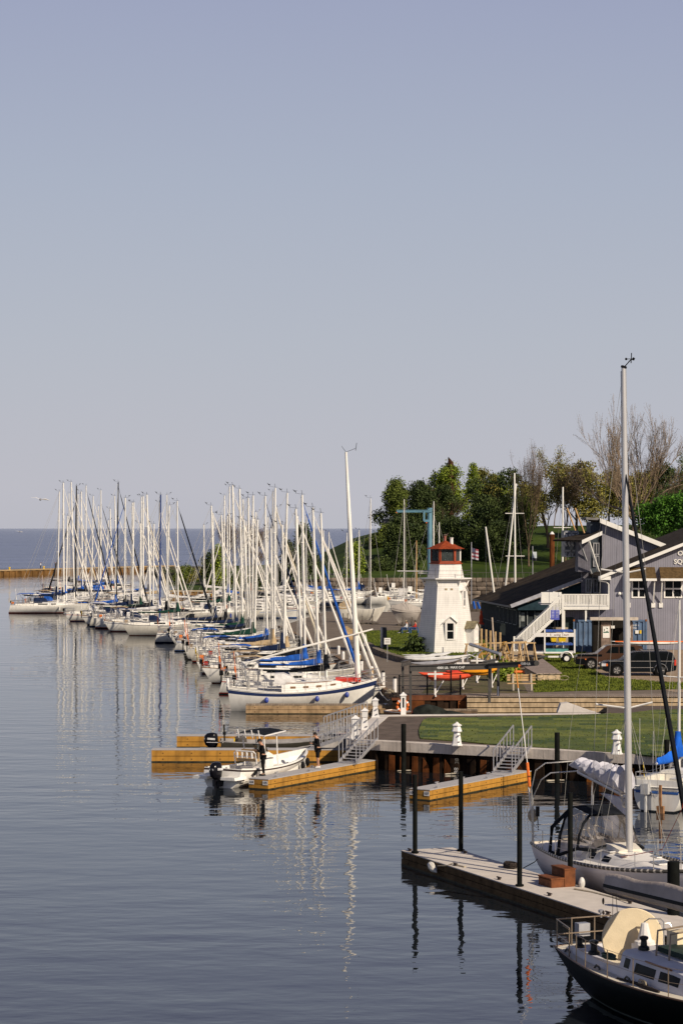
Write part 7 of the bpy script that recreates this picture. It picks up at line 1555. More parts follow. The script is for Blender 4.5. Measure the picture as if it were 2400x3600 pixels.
MB().beam((.4, .9, 1.3), (.1, .5, .9), .05, .05).beam((.3, -.9, 1.5), (.15, -.6, .9), .05, .05).build('teak_support', teak, yb_, smooth=False); MB().tube((.3, .7, 1.3), (.2, .72, 2.1), .02).build('yellow_pole', yellow, yb_)
for k, (x, y, z) in enumerate(((.25, .9, 4.0), (1.0, .6, 3.4))): MB().tube((x, y, 1.2), (x+.05*k, y, z), .012, n=3).build('antenna', whitep, yb_)
# C: dark hull yacht in the foreground with wheel cover
hC = Vector((.40, -.9165, 0)); yc = thing('sailboat', 'dark green-black hulled yacht with cream round wheel cover in the foreground corner', 'sailboat', (6.43, 61.2, 0), atan2(hC.y, hC.x))
h = Hull(11, 3.3, 1.10, tr=.50, so=.14, rake=.14, sheer=.20, full=2.4); hull_mesh(h, [blackhull, mat('boot_grey', (.20, .24, .22), .5), antifoul_dark], [0, 0, 0, 0, 0, 0, 0, 1, 0, 2, 2], N=26, parent=yc)
dkc = mat('cream_side_deck', (.66, .60, .48), .7, var=.05); deck_mesh(h, dkc, yc, z=-.01, crown=.04)
m1 = MB()
for s_ in (1, -1): m1.path([h.pt(i/22, 1, s_)+Vector((0, 0, .02)) for i in range(23)], .028, 5)
m1.tube(h.pt(0, 1, 1), h.pt(0, 1, -1), .028); m1.build('toe_rail', mat('rail_brown', (.16, .09, .05), .5), yc)
gs = mat('coaming_lilac_white', (.62, .60, .60), .5, var=.04)
m1 = MB()
for s_ in (1, -1):
    m1.loft([[Vector((x, s_*y0, z)), Vector((x, s_*(y0-.10), z+hh)), Vector((x, s_*(y0-.34), z+hh)), Vector((x, s_*(y0-.40), z))] for x, y0, z, hh in ((.9, .82, 1.02, .22), (2.0, .98, 1.0, .18), (3.0, 1.08, .99, .20), (3.9, 1.15, .99, .28))])
m1.build('coaming', gs, yc); MB().bb((.9, -.55, .80), (3.9, .55, .98)).build('cockpit_sole', gs, yc, smooth=False)
MB().loft([[Vector((x, y, z)) for y, z in ((-.65, 1.03), (-.6, z1), (.6, z1), (.65, 1.03))] for x, z1 in ((.35, 1.16), (.9, 1.26), (1.1, 1.1))]).build('stern_locker', gs, yc)
ca = Cabin(h, 3.85, 8.6, .66, wf=.72, taper=.84, front=2.2); cb = ca.build(gs, yc); ca.windows([(.045, .10)], glassd, cb, .42, .78); ca.windows([(.16, .36), (.40, .58)], glassd, cb, .34, .74)
MB().path([ca.side(u, .92, -1, .03) for u in (.25, .35, .5)], .025, 4).build('grab_rail', teak, cb)
# wheel cover, pedestal, guards
xw = 2.35; zw = 1.62; R = .80
wc = MB().lathe([(.0, -.03), (R-.02, -.03), (R, 0), (R-.02, .03), (0, .03)], n=40).build('wheel_cover', mat('cream_canvas', (.74, .62, .42), .85, var=.05, scale=3, bump=.15), yc, loc=(xw, .20, zw), rot=(0, pi/2, 0), sharp=50)
wc.rotation_euler = (0, pi/2, radians(-24)); 
m1 = MB().lathe([(.25, .85), (.23, 1.52), (.27, 1.54), (.27, 1.62), (.19, 1.66), (.09, 2.08), (.0, 2.1)], (xw-.45, -.30, 0), 10).bb((xw-.68, -.56, 1.0), (xw-.22, -.04, 1.55)); m1.build('binnacle', whitep, yc, smooth=False, loc=(.85, .62, 0))
m1 = MB().path([(xw-.45, -.3, 1.5), (xw-.45, -.3, 2.12), (xw-.38, -.2, 2.2), (xw-.25, .05, 2.2), (xw-.2, .12, 2.12), (xw-.2, .12, 1.5)], .022, 6).path([(xw-.6, .12, 1.4), (xw-.6, .12, 1.95), (xw-.55, .22, 2.02), (xw-.45, .45, 2.02), (xw-.42, .5, 1.9)], .022, 6); m1.build('binnacle_guard', steel, yc, loc=(.85, .62, 0))
for x, y, s_ in ((1.35, -.80, 1.0), (2.35, -.95, 1.25), (4.15, -.55, 1.15)):
    z = 1.30 if x < 4 else 1.70; MB().lathe([(.13*s_, 0), (.12*s_, .06*s_), (.075*s_, .09*s_), (.065*s_, .20*s_), (.10*s_, .24*s_), (.10*s_, .28*s_), (.05*s_, .30*s_)], (x, y, z), 14).build('winch', mat('winch_black', (.02, .022, .022), .3), yc)
for x, y in ((.75, -.85), (3.0, -1.25), (4.6, -1.32), (5.4, -1.30)): MB().path([(x-.1, y, 1.08), (x, y, 1.16), (x+.12, y, 1.13), (x+.16, y, 1.07)], .03, 5).build('deck_fitting', mat('fitting_dark', (.05, .05, .045), .5), yc)
m1 = MB(); rn = random.Random(5)
for k in range(5): m1.path([Vector((3.2+.26*cos(a)+rn.uniform(-.03, .03), -1.0+.12*sin(a)+rn.uniform(-.02, .02), 1.36+.02*k)) for a in [2*pi*j/10 for j in range(10)]], .022, 4, closed=True)
m1.build('rope_coil', mat('rope_green', (.06, .09, .07), .9), yc)
MB().path([(4.2, -1.35, 1.05), (5.0, -1.30, 1.07), (5.6, -1.38, 1.08), (6.2, -1.36, 1.09)], [.03, .04, .06, .03], 6).build('lashed_pole', roped, yc)
for k in range(4): MB().path([Vector((5.3+.06*k+.09*cos(a), -1.34, 1.14+.09*sin(a))) for a in [2*pi*j/8 for j in range(8)]], .016, 4, closed=True).build('rope_loop', ropem, yc)
rail_set(h, yc, mat('rail_bronze', (.34, .26, .18), .4, metal=.5), [1.9, 2.6, 4.0, 5.3, 6.8], hgt=.70, r=.016, inset=.94)
m1 = MB().box((-.10, .10, 1.48), (.24, .34, .34)); m1.build('stern_box', greyhull, yc); MB().lathe([(.03, 0), (.03, .12), (.08, .14), (.08, .2), (.02, .22)], (.12, .55, 1.80), 8).build('stern_light', galv, yc)
# boom with grey cover
zbC = 2.82; rr = []; rnd = random.Random(2)
for i in range(16):
    u = i/15; x = 1.45+u*7.0; hh = .50+.26*u+.03*sin(i*1.3); z = zbC+.09*u; wd = .17+.06*u
    rr.append([Vector((x, wd*sin(a)*(1 if cos(a) < 0 else .75), z+hh*(.5+.5*cos(a))-.12)) for a in [2*pi*j/14 for j in range(14)]])
MB().loft(rr).build('sail_cover', mat('cover_taupe', (.50, .42, .35), .9, var=.12, scale=1.5, bump=.6, bscale=4), yc)
m1 = MB().loft([[Vector((1.47+u*7, s_*(.174+.06*u), zbC+.09*u+z+.08*u)) for z in (.04, .13)] for u in [k/15 for k in range(16)] for s_ in (-1,)], cap=False, open_=True); m1.build('cover_stripe', blackp, yc)
MB().tube((1.3, 0, zbC+.02), (8.2, 0, zbC+.06), .06).build('boom', mastgrey, yc); m1 = MB().sphere((1.43, 0, zbC+.16), (.05, .08, .11), 8, 6); m1.build('boom_end_lashing', fender, yc)
m1 = MB()
for y, z2 in ((.05, .96), (-.04, 1.0)): m1.tube((1.75, y, zbC-.1), (1.85, y*3, z2), .009, n=4)
m1.sphere((1.27, -.05, 2.45), (.04, .03, .09), 6, 5).sphere((1.28, -.05, 2.15), (.035, .03, .06), 6, 5); m1.build('mainsheet', roped, yc)
m1 = MB(); 
for x in (4.3, 4.9): m1.path([(x, .55, 1.6), (x+.05, .5, 2.25), (x+.35, -.45, 2.25), (x+.55, -.62, 1.65)], .026, 6)
m1.build('hatch_guard', mat('rail_bronze', (.34, .26, .18), .4), yc); MB().box((4.35, .45, 1.95), (.5, .6, .38)).build('folded_dodger', mat('cream_canvas', (.74, .62, .42), .85), yc); MB().box((5.2, -.05, 1.78), (1.4, .7, .12)).build('hatch_cover', mat('dark_tarp_green', (.02, .04, .03), .7, var=.4), yc, smooth=False)
MB().path([(8.8, 0, 1.6), (8.75, 0, 15)], .1, 10).build('mast', mastgrey, yc)

# boarding steps, hose rope, fender on the main dock
stw = mat('steps_orange_wood', (.17, .055, .016), .7, var=.2, scale=4)
st = thing('boarding_steps', 'orange-brown wooden boarding steps on the main dock', 'steps', at_main(8.95, 1.0), atan2(md[1], md[0]))
MB().bb((0, -.05, .0), (1.05, .50, .06)).bb((0, -.05, .06), (.06, .5, .30)).bb((.99, -.05, .06), (1.05, .5, .30)).bb((.06, -.05, .06), (.99, -.01, .26)).bb((-.02, -.08, .30), (1.07, .50, .35)).build('lower_step', stw, st, smooth=False)
MB().bb((.0, .52, .0), (.06, .98, .62)).bb((.99, .52, .0), (1.05, .98, .62)).bb((.06, .53, .3), (.99, .57, .60)).bb((-.02, .50, .62), (1.07, 1.0, .67)).build('upper_step', stw, st, smooth=False)
st.scale = (.86, .86, .9)
cc = at_main(2.95, -.12, .33); o = MB().path([Vector((cos(.5)*t_, -.06*sin(t_*2), 0)) for t_ in (-.32, -.22, -.1, .1, .22, .3, .38)], [.03, .11, .14, .14, .11, .05, .03], 9).build('dock_fender', white2, loc=cc, rot=(0, .45, atan2(md[1], md[0])+.2)); tag(o, 'white sausage fender hanging on the near side of the main dock', 'fender')
m1 = MB(); m1.path([at_main(4.1, .12, .6), at_main(3.9, -.03, .5), at_main(3.3, -.08, .42)], .022, 4); m1.path([at_main(4.1, .15, .56), at_main(4.4, .25, .555), at_main(4.7, .28, .555), at_main(4.6, .38, .555)], .03, 4); tag(m1.build('fender_rope', ropem), 'tan rope tying the sausage fender to a dock cleat', 'rope')
m1 = MB(); rn = random.Random(3)
for k in range(7): m1.path([Vector(at_main(5.4+.28*cos(a)+rn.uniform(-.05, .05), 1.7+.2*sin(a), .56+.025*k)) for a in [2*pi*j/10 for j in range(10)]], .03, 4, closed=True)
c0 = Vector(at_main(5.4, 1.75, .58)); c1 = sA+hA*.1+Vector((-.5, -.6, 1.0)); m1.path([c0, c0.lerp(c1, .3)+Vector((0, 0, -.25)), c0.lerp(c1, .65)+Vector((0, 0, -.22)), c1], .018, 4); tag(m1.build('mooring_line', roped), 'dark coiled mooring line running from the dock to the white sloop', 'rope')
m1 = MB(); m1.path([at_main(10.4, 1.5, .56), at_main(11.2, 1.75, .55), at_main(12.4, 1.85, .55), at_main(13.4, 1.8, .6)], .028, 4); tag(m1.build('dock_rope', ropem), 'tan rope lying along the far edge of the main dock past the steps', 'rope')
o = MB().sphere((0, 0, 0), (.11, .11, .20), 10, 8).build('round_fender', fender, loc=at_main(10.0, 2.0, .66)); tag(o, 'short pale fender squeezed between the white sloop and the dock', 'fender')

# ---------------------------------------------------------------- power boats
engr = mat('decal_silver', (.6, .6, .6), .3)
def outboard(parent, x, y, z, s=1.0, tilt=0):
    t = MB(); rr = []
    for zz, ax, ay, ox_ in ((.0, .20, .13, .05), (.12, .31, .20, .0), (.35, .36, .23, -.03), (.58, .33, .21, -.02), (.70, .24, .15, .02), (.73, .1, .06, .03)): rr.append([Vector((x+s*(ox_+ax*cos(a)), y+s*ay*sin(a), z+s*zz)) for a in [2*pi*k/16 for k in range(16)]])
    t.loft(rr); o = t.build('outboard_motor', engb, parent, sharp=50)
    MB().loft([[Vector((x+s*(.04+ax*cos(a)), y+s*ay*sin(a), z+s*zz)) for a in [2*pi*k/10 for k in range(10)]] for zz, ax, ay in ((-.85, .12, .05), (-.45, .14, .07), (0, .19, .12))]).bb((x-.05, y-.15*s, z-.35), (x+.45, y+.15*s, z-.02)).build('leg', engb, o)
    for sd_ in (-1, 1): MB().slab([(x+s*(-.2), y+sd_*s*.222, z+s*.40), (x+s*.18, y+sd_*s*.222, z+s*.38), (x+s*.18, y+sd_*s*.222, z+s*.47), (x-s*.2, y+sd_*s*.215, z+s*.50)], (0, sd_*.012, 0)).build('decal', engr, o, smooth=False)
    MB().slab([(x-s*.345, y-.1*s, z+s*.40), (x-s*.345, y+.1*s, z+s*.40), (x-s*.345, y+.1*s, z+s*.47), (x-s*.345, y-.1*s, z+s*.47)], (-.015, 0, 0)).build('decal', engr, o, smooth=False)
    return o
hs = Vector((.53, .848, 0)).normalized(); cb1 = thing('centre_console_boat', 'white centre-console motorboat with T-top and big black outboard', 'motorboat', (-5.62, 107.9, 0), atan2(hs.y, hs.x))
h = Hull(7.3, 2.35, .82, tr=.90, so=-.03, rake=.15, sheer=.55, full=2.6)
hull_mesh(h, [white, mat('gunwale_line', (.05, .03, .025), .5), antifoul_dark], [0, 1, 0, 0, 0, 0, 0, 0, 0, 0, 0], N=22, parent=cb1)
m1 = MB(); rings = []    # gunwale and inner liner
for i in range(19):
    t = i/18; p = h.pt(t*.985+.01, 1); wi = max(.02, p.y-.16); x = p.x
    rings.append([Vector((x, p.y, p.z)), Vector((x, p.y-.02, p.z+.03)), Vector((x, wi, p.z+.03)), Vector((x, wi-.02, .30 if t > .08 else .5)), Vector((x, 0, .30 if t > .08 else .5)), Vector((x, -wi+.02, .30 if t > .08 else .5)), Vector((x, -wi, p.z+.03)), Vector((x, -p.y+.02, p.z+.03)), Vector((x, -p.y, p.z))])
m1.loft(rings, cap=False, open_=True); m1.build('liner', white, cb1, sharp=40)
for s_ in (-1, 1): MB().loft([[Vector((x, s_*y, z)) for y, z in ((.40, .42), (.40, .55), (1.18, .56), (1.22, .42))] for x in (-.75, .25)]).build('swim_platform', white, cb1, sharp=40)
MB().bb((.05, -1.05, .28), (.35, 1.05, .80)).bb((.35, -1.0, .30), (.85, 1.0, .66)).build('transom_seat', white, cb1, smooth=False); MB().bb((.87, .3, .3), (2.2, .95, .58)).build('seat_grey', mat('cushion_lilac', (.52, .52, .58), .8), cb1, smooth=False)
outboard(cb1, -.55, 0, .42, 1.12)
MB().loft([[Vector((x, s_*w_, z)) for s_, z in ((-1, .3), (1, .3), (.9, z1), (-.9, z1))] for x, w_, z1 in ((2.95, .42, 1.30), (3.35, .42, 1.42), (3.75, .40, 1.25))]).build('console', white, cb1, smooth=False)
m1 = MB()
for s_ in (-1, 1):
    m1.path([(2.75, s_*.62, .35), (2.7, s_*.60, 1.4), (2.55, s_*.62, 2.28)], .035, 6); m1.path([(3.85, s_*.62, .35), (3.75, s_*.60, 1.4), (3.65, s_*.62, 2.30)], .035, 6); m1.beam((2.72, s_*.61, 1.25), (3.77, s_*.61, 1.25), .05, .05); m1.path([(2.3, s_*.85, 2.28), (3.2, s_*.88, 2.34), (4.2, s_*.80, 2.38)], .03, 6)
m1.path([(2.3, -.85, 2.28), (2.25, 0, 2.3), (2.3, .85, 2.28)], .03, 6); m1.path([(4.2, -.8, 2.38), (4.35, 0, 2.4), (4.2, .8, 2.38)], .03, 6); m1.build('t_top_frame', whitep, cb1)
MB().loft([[Vector((x, w_*k/4, z+.10*(1-(k/4)**2))) for k in range(-4, 5)] for x, w_, z in ((2.32, .8, 2.30), (2.8, .86, 2.37), (3.6, .86, 2.42), (4.2, .76, 2.38))], cap=False, open_=True).build('t_top_canvas', covers['black'], cb1)
for k in range(4): MB().tube((2.22-.0, -.6+.4*k, 2.15), (2.1, -.6+.4*k, 2.55), .035, n=6).build('rod_holder', whitep, cb1)
m1 = MB().path([(1.95, -.62, .95), (1.85, -.62, 1.45), (1.83, -.5, 1.55), (1.83, .5, 1.55), (1.85, .62, 1.45), (1.95, .62, .95)], .035, 6); m1.path([(1.9, -.6, 1.28), (1.9, .6, 1.28)], .03)
for k in range(4): m1.tube((1.84, -.42+.28*k, 1.22), (1.80, -.42+.28*k, 1.50), .05, n=7)
m1.build('leaning_post', whitep, cb1); MB().bb((1.95, -.55, 1.05), (2.3, .55, 1.18)).bb((2.28, -.5, 1.2), (2.36, .5, 1.6)).build('bolster_seat', mat('tan_vinyl', (.42, .28, .14), .6), cb1, smooth=False); MB().bb((1.8, -.5, .3), (2.3, .5, .82)).build('tackle_box', mat('tackle_box_grey', (.45, .42, .40), .5), cb1, smooth=False)  # tackle box in a plain warm grey
MB().path([(2.75, .3*cos(a), 1.35+.3*sin(a)*.8) for a in [2*pi*k/12 for k in range(12)]], .022, 5, closed=True).build('steering_wheel', steel, cb1); MB().loft([[Vector((x, s_*.38, z)) for s_ in (-1, 1)] for x, z in ((3.3, 1.42), (3.05, 1.80))], cap=False, open_=True).build('windscreen', mat('lantern_glass', (.16, .19, .19), .05), cb1)
MB().bb((4.6, -.6, .3), (5.7, .6, .58)).build('bow_seat', white2, cb1, smooth=False)
for x in (5.4, 6.3): q_ = h.pt(x/7.3, .9, -1, .1); MB().sphere((q_.x, q_.y, q_.z-.25), (.12, .12, .22), 8, 6).build('fender', blackp, cb1)
MB().slab([(.75, -1.19, .62), (1.15, -1.2, .85), (1.2, -1.21, .78), (.95, -1.2, .52)], (0, -.03, 0)).build('side_vent', blackp, cb1, smooth=False)
alu = mat('aluminium_hull', (.21, .17, .12), .45, metal=.35, var=.2, scale=2, stain=.25); alui = mat('aluminium_inside', (.36, .34, .33), .6, metal=.2, var=.15)
ab = thing('aluminium_boat', 'grey open aluminium fishing boat with black outboard between the left docks', 'motorboat', (-6.55, 122.8, 0), radians(2)); h = Hull(7.0, 2.0, .80, tr=.88, so=.05, rake=.12, sheer=.5, full=2.4)
hull_mesh(h, [alu, mat('alu_dark', (.045, .04, .03), .5), alui], [2, 1, 1, 1, 0, 0, 0, 0, 0, 0, 0], N=18, parent=ab); rings = []
for i in range(15):
    t = i/14; p = h.pt(t*.98+.01, 1); wi = max(.02, p.y-.07); rings.append([Vector((p.x, p.y, p.z)), Vector((p.x, wi, p.z+.02)), Vector((p.x, wi-.05, .25)), Vector((p.x, -wi+.05, .25)), Vector((p.x, -wi, p.z+.02)), Vector((p.x, -p.y, p.z))])
MB().loft(rings, cap=False, open_=True).build('liner', alui, ab, sharp=40); outboard(ab, -.45, 0, .45, 1.08)
for x in (1.2, 3.0, 4.8): MB().bb((x, -.85, .5), (x+.35, .85, .58)).build('bench', alui, ab, smooth=False)
MB().tube((.25, .3, .6), (.22, .3, 1.65), .05).lathe([(.09, 1.1), (.09, 1.25)], (.24, .3, 0), 8).build('trolling_motor', blackp, ab); MB().path([(-.7, -.4, .75), (.2, -.9, .78)], .02, 4).path([(-.7, .3, .2), (-.2, -.6, .0)], .02, 4).build('tie_bar', whitep, ab)
MB().lathe([(.3, .55), (.36, .7), (.34, .95), (.2, 1.05)], (1.1, -.1, 0), 10).build('swivel_seat', mat('seat_dark', (.08, .07, .06), .6), ab); MB().bb((.75, -.3, .6), (.9, .1, .95)).build('yellow_jug', yellow, ab, smooth=False)

# ---------------------------------------------------------------- people
skin = mat('skin', (.52, .28, .18), .6, var=.05); hair = mat('hair_dark', (.015, .010, .008), .7)
def skinned(name, pts, edges, rad, m, parent, root=0, sub=1):
    me = bpy.data.meshes.new(name); me.from_pydata(pts, edges, []); ob = bpy.data.objects.new(name, me); COL.objects.link(ob)
    sk = ob.modifiers.new('s', 'SKIN'); sk.use_smooth_shade = True; sb = ob.modifiers.new('u', 'SUBSURF'); sb.levels = sub; sb.render_levels = sub
    for i, r in enumerate(rad):
        v = me.skin_vertices[0].data[i]; v.radius = (r, r) if not isinstance(r, tuple) else r; v.use_root = (i == root)
    bpy.context.view_layer.update(); dg = bpy.context.evaluated_depsgraph_get(); nm = bpy.data.meshes.new_from_object(ob.evaluated_get(dg)); bpy.data.objects.remove(ob)
    nm.materials.clear(); nm.materials.append(m)
    for p in nm.polygons: p.use_smooth = True
    o = bpy.data.objects.new(name, nm); COL.objects.link(o); o.parent = parent; return o
def person(label, loc, rz, J, top, bottom, shoes, cap=None, shorts=False, hgt=1.75, holding=None, fingers=True, sleeves='long', group=None):
    "J: joint positions in local metres, x forward, y left"
    t = thing('person', label, 'person', loc, rz, group); K = ['pelvis', 'waist', 'chest', 'neck', 'head', 'shL', 'elL', 'haL', 'shR', 'elR', 'haR', 'hiL', 'knL', 'anL', 'toL', 'hiR', 'knR', 'anR', 'toR']
    P = [J[k] for k in K]; ix = {k: i for i, k in enumerate(K)}
    E = [('pelvis', 'waist'), ('waist', 'chest'), ('chest', 'neck'), ('neck', 'head'), ('chest', 'shL'), ('shL', 'elL'), ('elL', 'haL'), ('chest', 'shR'), ('shR', 'elR'), ('elR', 'haR'), ('pelvis', 'hiL'), ('hiL', 'knL'), ('knL', 'anL'), ('anL', 'toL'), ('pelvis', 'hiR'), ('hiR', 'knR'), ('knR', 'anR'), ('anR', 'toR')]
    R = dict(pelvis=.125, waist=.115, chest=.135, neck=.055, head=.07, shL=.062, elL=.042, haL=.028, shR=.062, elR=.042, haR=.028, hiL=.088, knL=.056, anL=.037, toL=.034, hiR=.088, knR=.056, anR=.037, toR=.034)
    pts = list(P); ed = [(ix[a], ix[b]) for a, b in E]; rd = [R[k] for k in K]
    body = skinned('body', pts, ed, rd, skin, t)
    hd = Vector(J['head']); nk = Vector(J['neck']); up = (hd-nk).normalized(); fw = Vector(J.get('face', (1, 0, 0))).normalized(); sd_ = up.cross(fw).normalized(); fw = sd_.cross(up).normalized(); c = hd+up*.03
    def HP(a, b, d_): return c+fw*a+sd_*b+up*d_
    m1 = MB(); rings = []
    for z, rx, ry, ox_ in ((-.115, .045, .040, .035), (-.09, .075, .055, .015), (-.04, .088, .068, .008), (.02, .095, .075, 0), (.07, .09, .072, -.005), (.105, .06, .05, -.01), (.12, .02, .02, -.01)): rings.append([HP(ox_+rx*cos(a), ry*sin(a), z) for a in [2*pi*k/12 for k in range(12)]])
    m1.loft(rings); m1.loft([[HP(.088, y, .02) for y in (-.01, .01)]+[HP(.09, .0, .03)], [HP(.118, y, -.015) for y in (-.016, .016)]+[HP(.118, 0, -.0)], [HP(.09, y, -.03) for y in (-.012, .012)]+[HP(.088, 0, -.02)]])
    for s_ in (-1, 1): m1.sphere(HP(0, s_*.078, -.0), (.02, .012, .03), 6, 5)
    # fingers on each hand
    for S_n, el in (('haL', 'elL'), ('haR', 'elR')):
        a = Vector(J[S_n]); d = (a-Vector(J[el])).normalized(); sv = d.cross(Vector((0, 0, 1))); sv = sv.normalized() if sv.length > .1 else Vector((0, 1, 0)); pv = sv.cross(d)
        m1.box(tuple(a+d*.045), (.07, .07, .03), atan2(d.y, d.x), 0, 0, -math.asin(max(-1, min(1, d.z))))
        for k in range(4): b = a+d*.075+sv*(-.026+.0175*k); l = (.065, .075, .07, .055)[k]; m1.path([b, b+d*l*.5-pv*.006, b+d*l*.8-pv*.03], [.0095, .009, .007], 5)
        b = a+d*.02+sv*.035; m1.path([b, b+sv*.03+d*.02, b+sv*.035+d*.05-pv*.02], [.011, .010, .008], 5)
    m1.build('head_and_hands', skin, body, sharp=60)
    m1 = MB(); 
    for s_ in (-1, 1): m1.sphere(HP(.085, s_*.03, .022), (.008, .012, .007), 6, 4)
    m1.build('eyes', hair, body); MB().box(tuple(HP(.088, 0, -.055)), (.008, .04, .008)).build('mouth', mat('lips', (.3, .1, .08), .5), body)
    hr = MB(); rr = []
    for z, rx, ry in ((-.04, .09, .078), (.02, .104, .084), (.07, .10, .082), (.115, .07, .06), (.135, .02, .02)): rr.append([HP(-.018+rx*cos(a), ry*sin(a), z+(.05 if cos(a) > .45 and z < .06 else 0)) for a in [2*pi*k/14 for k in range(14)]])
    hr.loft(rr); hr.build('hair', hair, t)
    if cap:
        cp_ = MB(); cp_.loft([[HP(.0+rx*cos(a), ry*sin(a), z) for a in [2*pi*k/14 for k in range(14)]] for z, rx, ry in ((.045, .112, .092), (.09, .108, .088), (.13, .075, .062), (.15, .02, .02))]); cp_.loft([[HP(.09+.02, y, .05), HP(.09+.02, y, .06)] if False else [HP(x, y*.085, .048-.02*(x-.1)*4) for y in (-1, -.4, .4, 1)] for x in (.095, .14, .18)], cap=False, open_=True); cp_.build('cap', cap, t)
    sel = ['waist', 'chest', 'neck', 'shL', 'elL', 'haL', 'shR', 'elR', 'haR', 'pelvis']; rT = dict(R); ids = {k: i for i, k in enumerate(sel)}
    PT = [Vector(J[k]) for k in sel]
    for s_ in 'LR':
        f = .93 if sleeves == 'long' else .0
        e_, w_ = Vector(J['el'+s_]), Vector(J['ha'+s_]); PT[ids['ha'+s_]] = e_+(w_-e_)*(f if f else .05)
    PT[ids['neck']] = Vector(J['chest']).lerp(Vector(J['neck']), .72)
    skinned('jacket', [tuple(p) for p in PT], [(ids[a], ids[b]) for a, b in (('pelvis', 'waist'), ('waist', 'chest'), ('chest', 'neck'), ('chest', 'shL'), ('shL', 'elL'), ('elL', 'haL'), ('chest', 'shR'), ('shR', 'elR'), ('elR', 'haR'))], [R[k]+.026+(.012 if k in ('haL', 'haR') else 0) for k in sel], top, t)
    sel = ['pelvis', 'hiL', 'knL', 'anL', 'hiR', 'knR', 'anR']; ids = {k: i for i, k in enumerate(sel)}; PT = [Vector(J[k]) for k in sel]
    for s_ in 'LR':
        if shorts: PT[ids['an'+s_]] = Vector(J['kn'+s_])+(Vector(J['an'+s_])-Vector(J['kn'+s_]))*.02; PT[ids['kn'+s_]] = Vector(J['hi'+s_]).lerp(Vector(J['kn'+s_]), .6)
        else: PT[ids['an'+s_]] = Vector(J['kn'+s_]).lerp(Vector(J['an'+s_]), .96)
    skinned('shorts' if shorts else 'trousers', [tuple(p) for p in PT], [(0, 1), (1, 2), (2, 3), (0, 4), (4, 5), (5, 6)], [.135]+[.105, .085 if shorts else .078, .075 if shorts else .055]*2, bottom, t)
    m1 = MB()
    for s_ in 'LR':
        a, b = Vector(J['an'+s_]), Vector(J['to'+s_]); d = (b-a); d.z = 0; d.normalize(); q_ = Vector((a.x, a.y, a.z-.055)); m1.loft([[q_+d*x+Vector((-d.y, d.x, 0))*(w_*cos(k*pi/4))+Vector((0, 0, hh*(sin(k*pi/4)*.5+.5)-.015)) for k in range(8)] for x, w_, hh in ((-.08, .03, .05), (-.05, .045, .09), (.02, .045, .10), (.10, .052, .065), (.19, .04, .045), (.215, .015, .03))])
    m1.build('shoes', shoes, t)
    if holding: holding(t, J)
    return t
blk = mat('cloth_black', (.008, .008, .009), .9, var=.2); blk2 = mat('cloth_black_shirt', (.012, .011, .012), .95); wht = mat('shoe_white', (.7, .68, .64), .6)
def stand(face=(1, 0, -.5), arms='phone', lean=.0):
    J = dict(pelvis=(0, 0, .95), waist=(lean*.3, 0, 1.12), chest=(lean, 0, 1.34), neck=(lean+.03, 0, 1.50), head=(lean+.09, 0, 1.60), shL=(lean, .19, 1.41), shR=(lean, -.19, 1.41), hiL=(0, .10, .90), hiR=(0, -.10, .90), knL=(.03, .12, .50), knR=(.0, -.11, .50), anL=(-.01, .13, .085), anR=(-.05, -.12, .085), toL=(.12, .15, .045), toR=(.09, -.14, .045), face=face)
    if arms == 'phone': J.update(elL=(lean+.04, .24, 1.13), elR=(lean+.04, -.24, 1.13), haL=(lean+.27, .07, 1.22), haR=(lean+.27, -.07, 1.22))
    else: J.update(elL=(lean-.02, .25, 1.12), elR=(lean-.02, -.25, 1.12), haL=(lean+.05, .26, .86), haR=(lean+.05, -.26, .86))
    return J
def cam_bag(t, J): MB().box((.33, 0, 1.24), (.10, .15, .10)).tube((.36, 0, 1.24), (.42, 0, 1.24), .04).build('camera', blackp, t); MB().path([(.36, .02, 1.2), (.33, .05, .95), (.30, .03, .82)], .02, 4).build('camera_strap', blackp, t); 
def phone(t, J): MB().box((.36, 0, 1.27), (.015, .075, .15), 0, 0, 0, .5).build('phone', blackp, t)
g1 = G(925, 2727, .505); person('person in black hoodie, cap and trousers holding a camera on the dock', g1, radians(195), stand((1, 0, -.45), 'phone', .05), blk, blk, blackp, cap=blackp, holding=cam_bag)
g2 = G(1117, 2700, .505); person('person in black shirt and shorts looking down at a phone', g2, radians(200), stand((1, 0, -.75), 'phone', .04), blk2, blk2, wht, shorts=True, sleeves='long', holding=phone)
# walkers on the breakwater
for i, (zx, lab, c) in enumerate(((352, 'distant person in white walking on the breakwater', 'w'), (467, 'distant person in dark clothes on the breakwater by the outer masts', 'k'), (1243, 'distant person in white top on the breakwater among the masts', 'w'), (1290, 'distant person in pale shirt further right on the breakwater', 'w'))):
    J = stand((1, 0, 0), 'down'); p = bpt(zx/2.24); person(lab, p, [0, pi, 0, pi][i], J, mat('cloth_white', (.7, .7, .72), .9) if c == 'w' else blk, blk, blackp, group='people on the breakwater')
def seated(): return dict(pelvis=(0, 0, .48), waist=(-.05, 0, .66), chest=(-.08, 0, .88), neck=(-.06, 0, 1.05), head=(-.03, 0, 1.14), shL=(-.08, .19, .95), shR=(-.08, -.19, .95), elL=(.05, .24, .70), elR=(.05, -.24, .70), haL=(.28, .15, .62), haR=(.28, -.15, .62), hiL=(.04, .1, .48), hiR=(.04, -.1, .48), knL=(.45, .12, .50), knR=(.45, -.12, .50), anL=(.62, .13, .10), anR=(.72, -.1, .10), toL=(.76, .14, .05), toR=(.86, -.11, .05), face=(1, 0, -.1))
jeans = mat('jeans', (.05, .08, .16), .9)
g3 = G(1427, 2226, 1.46); g4 = G(1460, 2222, 1.46); Ych = g3[1]
